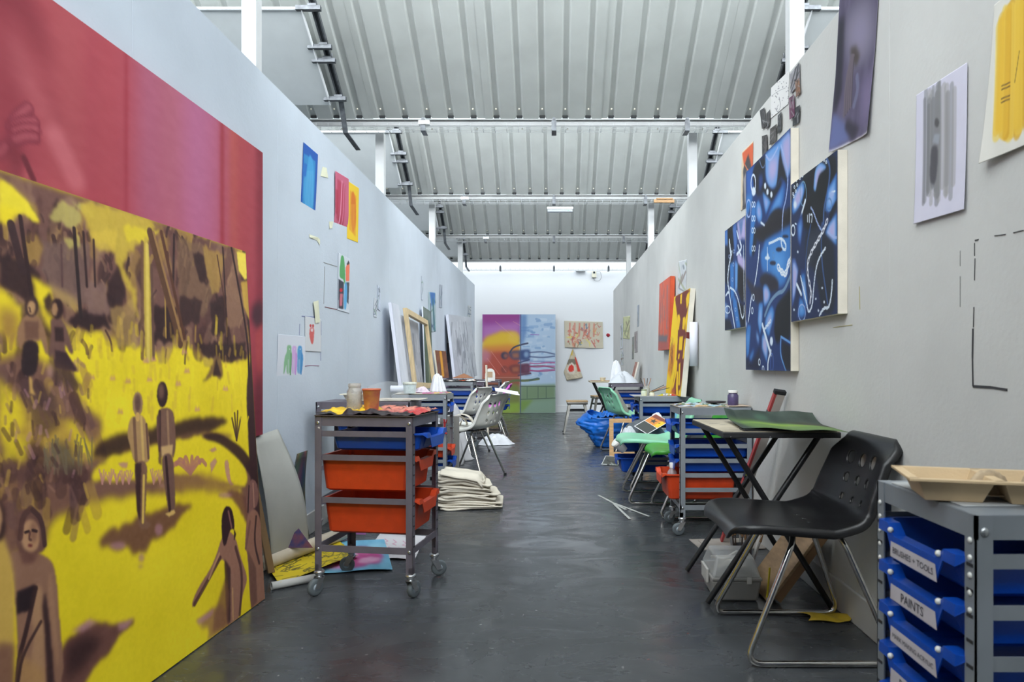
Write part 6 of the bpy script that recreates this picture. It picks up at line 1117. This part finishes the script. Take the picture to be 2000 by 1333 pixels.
for s in (-1, 1): MB().box(s*.05-.010, -.138, .080, s*.05+.010, -.131, .108).build('latch', M('latch_plastic', (186, 184, 180), .4), t, bevel=.002)
MB().box(-.115, -.06, .06, -.104, .06, .12).build('side_latch', M('latch_plastic', (186, 184, 180), .4), t, bevel=.003)
# leaning timber boxes under the chair
wd2 = M('plain_wood', (176, 146, 112), .55, var=.14, vscale=12, stretch=(1, 1, 5))
t = thing('cradled_board', 'cradled wooden painting board leaning on the wall behind the black chair', 'wooden panel', (0, 0, 0))
def slab(m, o, u, v, n): o, u, v, n = map(Vector, (o, u, v, n)); p = [o, o+u, o+u+v, o+v]; return m.add(p+[q+n for q in p], [(0, 1, 2, 3), (7, 6, 5, 4), (0, 4, 5, 1), (1, 5, 6, 2), (2, 6, 7, 3), (3, 7, 4, 0)])
O_ = Vector((.888, 2.835, .010)); U_ = Vector((.222, 0, .300)); N_ = Vector((.80, 0, -.60)); eg = M('end_grain', (150, 116, 84), .6, var=.1)
slab(MB(), O_, (0, .29, 0), U_, N_*.012).build('face_board', wd2, t, bevel=.001)
for y in (.004, .262): slab(MB(), O_+U_*.08+N_*.0125+Vector((0, y, 0)), (0, .022, 0), U_*.9, N_*.034).build('side_bar', eg, t, bevel=.001)
slab(MB(), O_+U_*.08+N_*.0125+Vector((0, .027, 0)), (0, .234, 0), U_*.06, N_*.034).build('cross_bar', eg, t, bevel=.001)
m = MB(); m.tube(fillet([(.886, 2.84, .03), (.892, 2.83, .12), (.896, 2.835, .155)], .02, 4), .004, 6); tag(m.build('yellow_loop', M('yellow_cord', (206, 186, 40), .5)), 'thin yellow cord loop hanging beside the tool box', 'cord')
t = thing('brush_bundle', 'bundle of brushes and pencils stuffed behind the tool box', 'brushes', (.875, 3.175, 0)); random.seed(9)
MB().lathe([(.04, .002), (.045, .16), (.042, .16), (.036, .006), (.0001, .006)], 16).build('holder', M('dark_pot', (50, 50, 54), .5), t)
for i in range(16):
    a = random.uniform(0, 6.28); r = .03; p = Vector((r*math.cos(a), r*math.sin(a), .02)); q = p+Vector((.05*math.cos(a)+.02, .05*math.sin(a), .20+random.uniform(0, .06))); MB().tube([p, p.lerp(q, .8)], .0035, 6).build('brush_handle', [M('steel_ferrule', (190, 190, 192), .3, metal=.8), M('dark_handle', (60, 50, 46), .5), M('white_handle', (206, 204, 200), .5)][i % 3], t); MB().tube([p.lerp(q, .8), q], [.006, .002], 6).build('bristles', M('bristle', (120, 90, 60), .8), t)
m = MB(); m.grid(lambda u, v: (1.05+.16*u+.02*math.sin(5*v), 2.66+.10*v, .004+.02*abs(math.sin(3*u+1))*abs(math.sin(2.5*v+.5))), 12, 8); tag(m.build('yellow_scrap', M('yellow_scrap', (190, 160, 36), .6, var=.15, vscale=20), solid=.001), 'crumpled yellow paper scrap on the floor against the skirting', 'paper').location = (-.07, -.03, .0)
# second grey trolley on the right
cart('grey trolley with blue trays and one orange deep tray, right row', (.945, 4.15), PI, GRY, [(.655, BLU, .075, .02), (.522, BLU, .075, .0), (.436, BLU, .075, .0), (.351, ORG, .150, .08)], W=.42, H=.745, rails=[.612, .522, .436, .351, .266], base=.15)
board_lean('wide_shelf_papers', 'paint stained newspaper folded on the second right trolley', 'newspaper', (.95, 4.02, .749), (1.16, 4.02, .752), (.90, 4.2, .749), (1.15, 4.24, .752), .003, M('newsprint', (196, 176, 156), .7, var=.2, vscale=12))
paint_crust('paint_palette', 'palette of green, black and blue paint blobs on the second right trolley', -.20, .10, -.14, .15, .7455, [(196, 196, 186), (60, 80, 60), (96, 120, 90), (40, 44, 46), (206, 206, 206), (150, 180, 190), (190, 160, 120), (180, 190, 214)], 70, loc=(.93, 4.15), hgt=.016)
jar('paint_jar', 'squat glass jar of violet pigment with a white lid', (1.075, 4.10, .7525), .032, .085, M('violet_glass', (84, 72, 112), .3, var=.2, vscale=30), M('white_lid', (226, 224, 218), .4))
MB_o = MB().lathe([(.058, 0), (.062, .006), (.062, .010), (.02, .012), (.0001, .010)], 24); o = tag(MB_o.build('black_plate', M('dark_dish', (44, 36, 40), .5)), 'flat dark dish behind the violet jar', 'dish'); o.location = (1.0, 4.22, .7625)
t = thing('plastic_bottle', 'clear bottle with white cap standing in the orange tray', 'bottle', (.715, 4.13, .206))
MB().lathe([(.03, 0), (.033, .01), (.033, .12), (.028, .145), (.014, .165), (.013, .18)], 20).build('bottle_body', M('bottle_plastic', (206, 208, 212), .12, alpha=.4), t); MB().lathe([(.0165, .168), (.0165, .196), (.014, .199), (.0001, .199)], 16).build('cap', M('white_lid', (226, 224, 218), .4), t)
o = tag(MB().box(-.02, -.11, 0, .36, .11, .003).box(.02, -.13, .004, .33, .07, .007).build('card_offcuts', M('card_offcut', (160, 152, 144), .7, var=.12, vscale=7)), 'pale card offcuts on the floor by the trolley wheels', 'card'); o.location = (.80, 3.78, 0); o.rotation_euler = (0, 0, .1)
chair('bright green shell chair tucked in behind the orange tray trolley', (.90, 4.62), PI, greenp, 'sled', res=(30, 44), holes=False, s=.95)
chair('mint green shell chair pushed in under the prints, right side', (.755, 5.09), PI, mintp, 'sled', res=(40, 60))
chair('pale blue shell chair beyond the mint one, partly hidden', (.80, 5.535), PI, lightblue, 'sled', res=(24, 40), s=.92)
# things on the chairs
c = Cv(130, 84, (226, 226, 230)); c.poly([(4, 4), (126, 4), (126, 80), (4, 80)], (60, 64, 62), .6, raw=True); c.poly([(60, 4), (126, 4), (126, 80), (60, 80)], (206, 130, 60), 1, raw=True); c.poly([(100, 4), (126, 4), (126, 80), (110, 80)], (120, 60, 50), 2, raw=True); c.poly([(62, 56), (110, 60), (108, 80), (62, 80)], (226, 190, 40), 3, .9, raw=True); c.line([(60, 4), (60, 80)], 2, (220, 220, 220), .6, 1, raw=True)
st = [(84+r*math.cos(a), 34+r*math.sin(a)) for k in range(10) for a, r in (((k*PI/5)-PI/2, 18 if k % 2 == 0 else 7),)]; c.poly(st, (56, 60, 60), .8, raw=True); c.poly([(90, 58), (96, 66), (86, 64)], (60, 50, 40), .8, raw=True)
A = Vector((.64, 5.46, .505)); B_ = Vector((.825, 5.53, .60)); D = Vector((.73, 5.345, .450))
tag(painted('photo_print', Plane(A, B_, D), c, None, solid=.001), 'large photo print with a dark star shape propped on the pale blue chair', 'print')
blob('grey_garment', 'dark grey garment bundled on the pale blue chair', (.74, 5.56, .425), .17, .12, .13, M('grey_fabric', (86, 92, 98), .85, bump=.3), 'garment', 41)
blob('tissue', 'crumpled white tissue on top of the photo print', (.84, 5.56, .545), .05, .04, .06, wcl, 'tissue', 43)
blob('white_bag', 'white plastic bag at the front edge of the chair seats', (.60, 5.46, .425), .06, .07, .075, M('white_bag_plastic', (190, 194, 200), .4), 'bag', 45)
cart('grey trolley holding the leaning yellow painting, right row', (.935, 5.93), PI, GRY, [(.655, BLU, .075, .03), (.55, BLU, .075, .02), (.335, BLU, .075, .17), (.20, BLU, .12, .17)], H=.727, rails=[.655, .55, .445, .335, .2], base=.15)
tub('white_bucket', 'white lidded bucket lying in the lower blue tray', (.60, 5.82, .275), .045, .11, M('white_plastic', (238, 239, 238), .35), M('white_lid', (226, 224, 218), .4), 'bucket').rotation_euler = (0, -.9, .4)
blob('red_black_packets', 'red and black packets heaped in the lower blue tray', (.80, 5.86, .275), .12, .10, .08, M('packets', (40, 38, 42), .4, col2=(176, 60, 66), vscale=26), 'packets', 47)
random.seed(12)
t = jar('brush_jar', 'jar of long brushes on the trolley with the yellow painting', (.80, 5.90, .729), .028, .085, glass, fill=M('murky_water', (150, 160, 140), .3)); 
for i in range(9): MB().tube([(0, 0, .02), (.10+.03*i/3+random.uniform(0, .03), random.uniform(-.03, .05), .115-.006*i)] if i > 3 else [(0, 0, .02), (-.05+.03*i, .02, .15)], .0028, 6).build('brush', [M('dark_handle', (60, 50, 46), .5), M('tan_handle', (170, 120, 80), .5)][i % 2], t)
jar('pot', 'small jar with a pale yellow label at the front of that trolley', (.765, 5.80, .729), .026, .055, M('label_glass', (190, 200, 180), .4, col2=(226, 224, 190), vscale=20), M('olive_lid', (150, 156, 120), .5)); jar('pot', 'short cream pot right of the labelled jar', (.835, 5.82, .729), .022, .035, M('cream_plastic', (226, 222, 200), .4), M('olive_lid', (150, 156, 120), .5))
o = tag(MB().box(-.26, -.15, 0, .20, .15, .003).build('grey_sheet', M('grey_sheet', (176, 176, 178), .6, var=.1)), 'grey sheet covering the trolley under the brush jar', 'sheet'); o.location = (.93, 5.92, .7275)
for i, (x, y, k, lab) in enumerate(((.905, 5.80, (210, 190, 40), 'yellow squeezed paint tube beside the cream pot'), (.925, 5.86, (70, 130, 60), 'green paint tube lying behind the yellow one'), (1.02, 5.80, (196, 50, 40), 'red paint tube standing near the yellow painting'), (.985, 5.84, (226, 206, 90), 'pale yellow paint tube in the middle of the trolley'), (1.06, 5.82, (150, 90, 70), 'brown paint tube at the foot of the yellow painting'))):
    t = thing('paint_tube', lab, 'paint tube', (x, y, .7315), i*1.3); m = MB(); m.add([(-.03, -.012, .002), (-.03, .012, .002), (.02, .009, 0), (.02, -.009, 0), (.02, .009, .016), (.02, -.009, .016)], [(0, 1, 2, 3), (0, 3, 5), (1, 4, 2), (0, 5, 4, 1), (3, 2, 4, 5)]); m.build('tube_body', M('tube_%d' % i, k, .4), t, bevel=.001); MB().tube([(.02, 0, .009), (.034, 0, .009)], .0065, 8).build('cap', M('white_lid', (226, 224, 218), .4), t)
# mint chair facing the wall, blue bag, bare frame, photo
chair('mint green shell chair turned away beside the blue bag', (.85, 7.72), .30, mintp, 'sled', res=(30, 44))
board_lean('grey_canvas', 'grey primed canvas board leaning across the turned mint chair seat', 'canvas', (.80, 7.62, .455), (.86, 7.90, .455), (.66, 7.64, .70), (.72, 7.90, .70), .012, M('grey_canvas', (150, 146, 138), .8))
bagm = M('blue_bag_plastic', (20, 108, 206), .3, var=.2, vscale=9, bump=.9, bscale=24)
t = thing('blue_bag', 'big blue woven plastic bag slumped on the floor on the right', 'bag', (.76, 8.33, 0)); random.seed(4); ph = [random.random()*6 for _ in range(9)]
G = fbm(91, 91, 9, 14, np.random.default_rng(3)); G2 = fbm(91, 91, 22, 34, np.random.default_rng(5))
def bag(u, v):
    a = 2*PI*u; e = .62; ca, sa = math.cos(a), math.sin(a); k = abs(G[int(v*90), int((u % 1)*90)]-.5)*2; k2 = abs(G2[int(v*90), int((u % 1)*90)]-.5)*2
    if u > .9: f = (u-.9)*10; k = k*(1-f)+abs(G[int(v*90), 0]-.5)*2*f; k2 = k2*(1-f)+abs(G2[int(v*90), 0]-.5)*2*f
    r = .70+.32*math.sin(min(v*1.5, 1)*PI/2)-.10*max(0, v-.75)*4*.6-.14*k-.07*k2; x = .38*r*math.copysign(abs(ca)**e, ca); y = .23*r*math.copysign(abs(sa)**e, sa); z = .40*v+.04*math.sin(2*a+ph[2])*v
    if ca < 0: q = max(0, 1-abs(v-.68)/.30)*(-ca)**6; x -= .13*q
    return (x, y, max(.004, z))
m = MB(); m.grid(bag, 90, 30); m.build('bag_body', bagm, t, solid=.002)
m = MB(); m.grid(lambda u, v: (.38*(2*u-1)*.84, .22*(2*v-1)*.84, .355+.07*abs(G[int(v*90), int(u*90)]-.5)*2+.05*G2[int(u*90), int(v*90)]*(1-abs(2*u-1)**3)-.03*(2*u-1)**2), 40, 26); m.build('bag_folds', bagm, t, solid=.002)
frame_rect('bare_stretcher', 'bare pine frame standing upright against the blue bag', Vector((.60, 7.40, .41)), Vector((1.03, 7.40, .41)), Vector((.60, 7.38, .0045)), .045, .025, M('pine_frame', (214, 172, 122), .55, var=.1, vscale=14, stretch=(1, 1, 6)))
c = Cv(70, 50, (216, 218, 218)); c.poly([(3, 3), (67, 3), (67, 47), (3, 47)], (70, 74, 70), .8, raw=True); rough_strokes(c, 16, [(30, 32, 32), (150, 156, 150), (110, 130, 110)], (0, 0, 1, 1), .5, 4, .6, .8)
A, B_, D = Vector((.56, 7.38, .012)), Vector((.72, 7.30, .012)), Vector((.47, 6.78, .006)); tag(painted('monochrome_print', Plane(A, B_, D), c, None, solid=.001), 'black and white print lying on the floor by the pine frame', 'print')
cart('mauve grey trolley with blue trays, farthest in the right row', (.99, 9.1), PI, PUR, [(.64, BLU, .075, 0), (.55, BLU, .075, 0)], H=.745, rails=[.64, .55, .4], W=.5)
blob('white_plaster_heap', 'white crumpled bags on the farthest right trolley', (.90, 9.05, .748), .19, .13, .16, M('white_bag_plastic', (190, 194, 200), .4), 'bag', 61); cloth_heap('white_paper_bag', 'tall white paper bag standing on the farthest right trolley', (.83, 9.10, .748), .08, .07, .27, wcl, 'bag', 62, ((0, 0, 1.0, .8),), 6)
c = Cv(40, 60, (150, 104, 90)); c.mottle(36, 8, 5); A, B_, D = Vector((1.09, 8.85, 1.02)), Vector((1.09, 8.45, 1.02)), Vector((1.00, 8.85, .75))
canvas('small_painting', 'small brown painting leaning on the wall above the farthest right trolley', Vector((1.10, 9.25, 1.03)), Vector((1.10, 8.98, 1.03)), Vector((1.03, 9.25, .748)), c, .02, into=(1, 0, 0))
board_lean('dark_board', 'small dark panel behind the white bags on the right', 'panel', (1.05, 9.30, .748), (1.05, 9.33, .748), (1.12, 9.32, .93), (1.12, 9.345, .93), .02, M('dark_panel', (56, 60, 64), .6))
t = thing('folding_table', 'farther folding table with a black crossed leg near the end wall', 'table', (0, 0, 0))
MB().box(.50, 9.45, .745, .92, 9.95, .765).build('tabletop', M('worn_board_top', (196, 184, 160), .6), t, bevel=.003)
for y in (9.5, 9.9): MB().tube([(.56, y, .742), (.90, y-.02, .012)], .013, 8).build('leg', blk, t); MB().tube([(.88, y+.03, .742), (.54, y+.03, .012)], .013, 8).build('leg', blk, t)
o = tag(MB().box(0, 0, 0, .34, .3, .004).build('paint_board', M('ochre_board', (176, 130, 80), .6, var=.3, vscale=14, splat=(226, 196, 80), splat_thr=.6, splat_scale=10), bevel=.001), 'ochre stained board on the farther folding table', 'board'); o.location = (.52, 9.47, .766)
tub('tape_roll', 'cream tape roll on the farther folding table', (.68, 9.52, .7705), .04, .045, M('tape_cream', (214, 200, 170), .6), M('tape_cream', (214, 200, 170), .6), 'tape')
board_lean('white_board', 'white panel leaning under the farther folding table', 'panel', (.70, 10.1, .002), (1.10, 10.1, .002), (.70, 10.16, .62), (1.10, 10.16, .62), .02, M('white_board', (220, 222, 224), .6))
# metal stools
def stool(label, loc, rz, sheen):
    t = thing('metal_stool', label, 'stool', (loc[0], loc[1], 0), rz); h = .455
    MB().prism([(sx*.155*a+0, sy*.155*b) for sx, sy, a, b in ((-1, -1, .88, 1), (1, -1, .88, 1), (1, -1, 1, .88), (1, 1, 1, .88), (1, 1, .88, 1), (-1, 1, .88, 1), (-1, 1, 1, .88), (-1, -1, 1, .88))], h-.0, h+.018).build('wood_seat', M('stool_wood', (190, 160, 120), .5, var=.15, vscale=10), t, bevel=.003)
    MB().box(-.15, -.15, h-.035, .15, .15, h).build('seat_skirt', sheen, t, bevel=.008)
    for sx in (-1, 1):
        for sy in (-1, 1):
            a = Vector((sx*.125, sy*.125, h-.02)); b = Vector((sx*.20, sy*.20, .006)); m = MB()
            for (w0, w1, ax) in ((.038, .02, Vector((0, -sy, 0))), (.038, .02, Vector((-sx, 0, 0)))): m.add([a, a+ax*w0, b+ax*w1, b], [(0, 1, 2, 3)])
            l = m.build('leg', sheen, t, solid=.003); MB().box(b.x-.013, b.y-.013, 0, b.x+.013, b.y+.013, .012).build('rubber_tip', DARKIN, l)
    for s in (-1, 1): MB().bar((-.14, s*.138, .33), (.14, s*.138, .33), .003, .022).build('cross_brace', M('dark_brace', (60, 62, 64), .4, metal=.6), t); MB().bar((s*.138, -.14, .33), (s*.138, .14, .33), .003, .022).build('cross_brace', M('dark_brace', (60, 62, 64), .4, metal=.6), t)
    return t
sm = M('brushed_steel', (150, 148, 142), .35, metal=.85, var=.2, vscale=8)
stool('metal stool with a wooden seat standing in the aisle near the end wall', (.335, 9.95), .0, sm); stool('second metal stool behind the first, half hidden by the far table', (.80, 11.6), .2, sm)
# tape on the floor
ft = M('floor_tape', (186, 188, 184), .6, var=.06)
def ftape(a, b, wd, label, z=.001):
    A = Vector((*[(a[0]-1082)/(a[1]-712), 1333.3/(a[1]-712)], z)); B = Vector((*[(b[0]-1082)/(b[1]-712), 1333.3/(b[1]-712)], z)); m = MB(); m.bar(A, B, wd, .0012); return tag(m.build('floor_tape', ft), label, 'tape')
ftape((1169, 968), (1222, 996), .018, 'first pale tape strip of the floor arrow, pointing up the aisle', .0012); ftape((1200, 984), (1268, 1010), .018, 'longest pale tape strip of the floor arrow', .0026); ftape((1199, 986), (1230, 1015), .018, 'short pale tape strip of the floor arrow nearest the camera', .004)
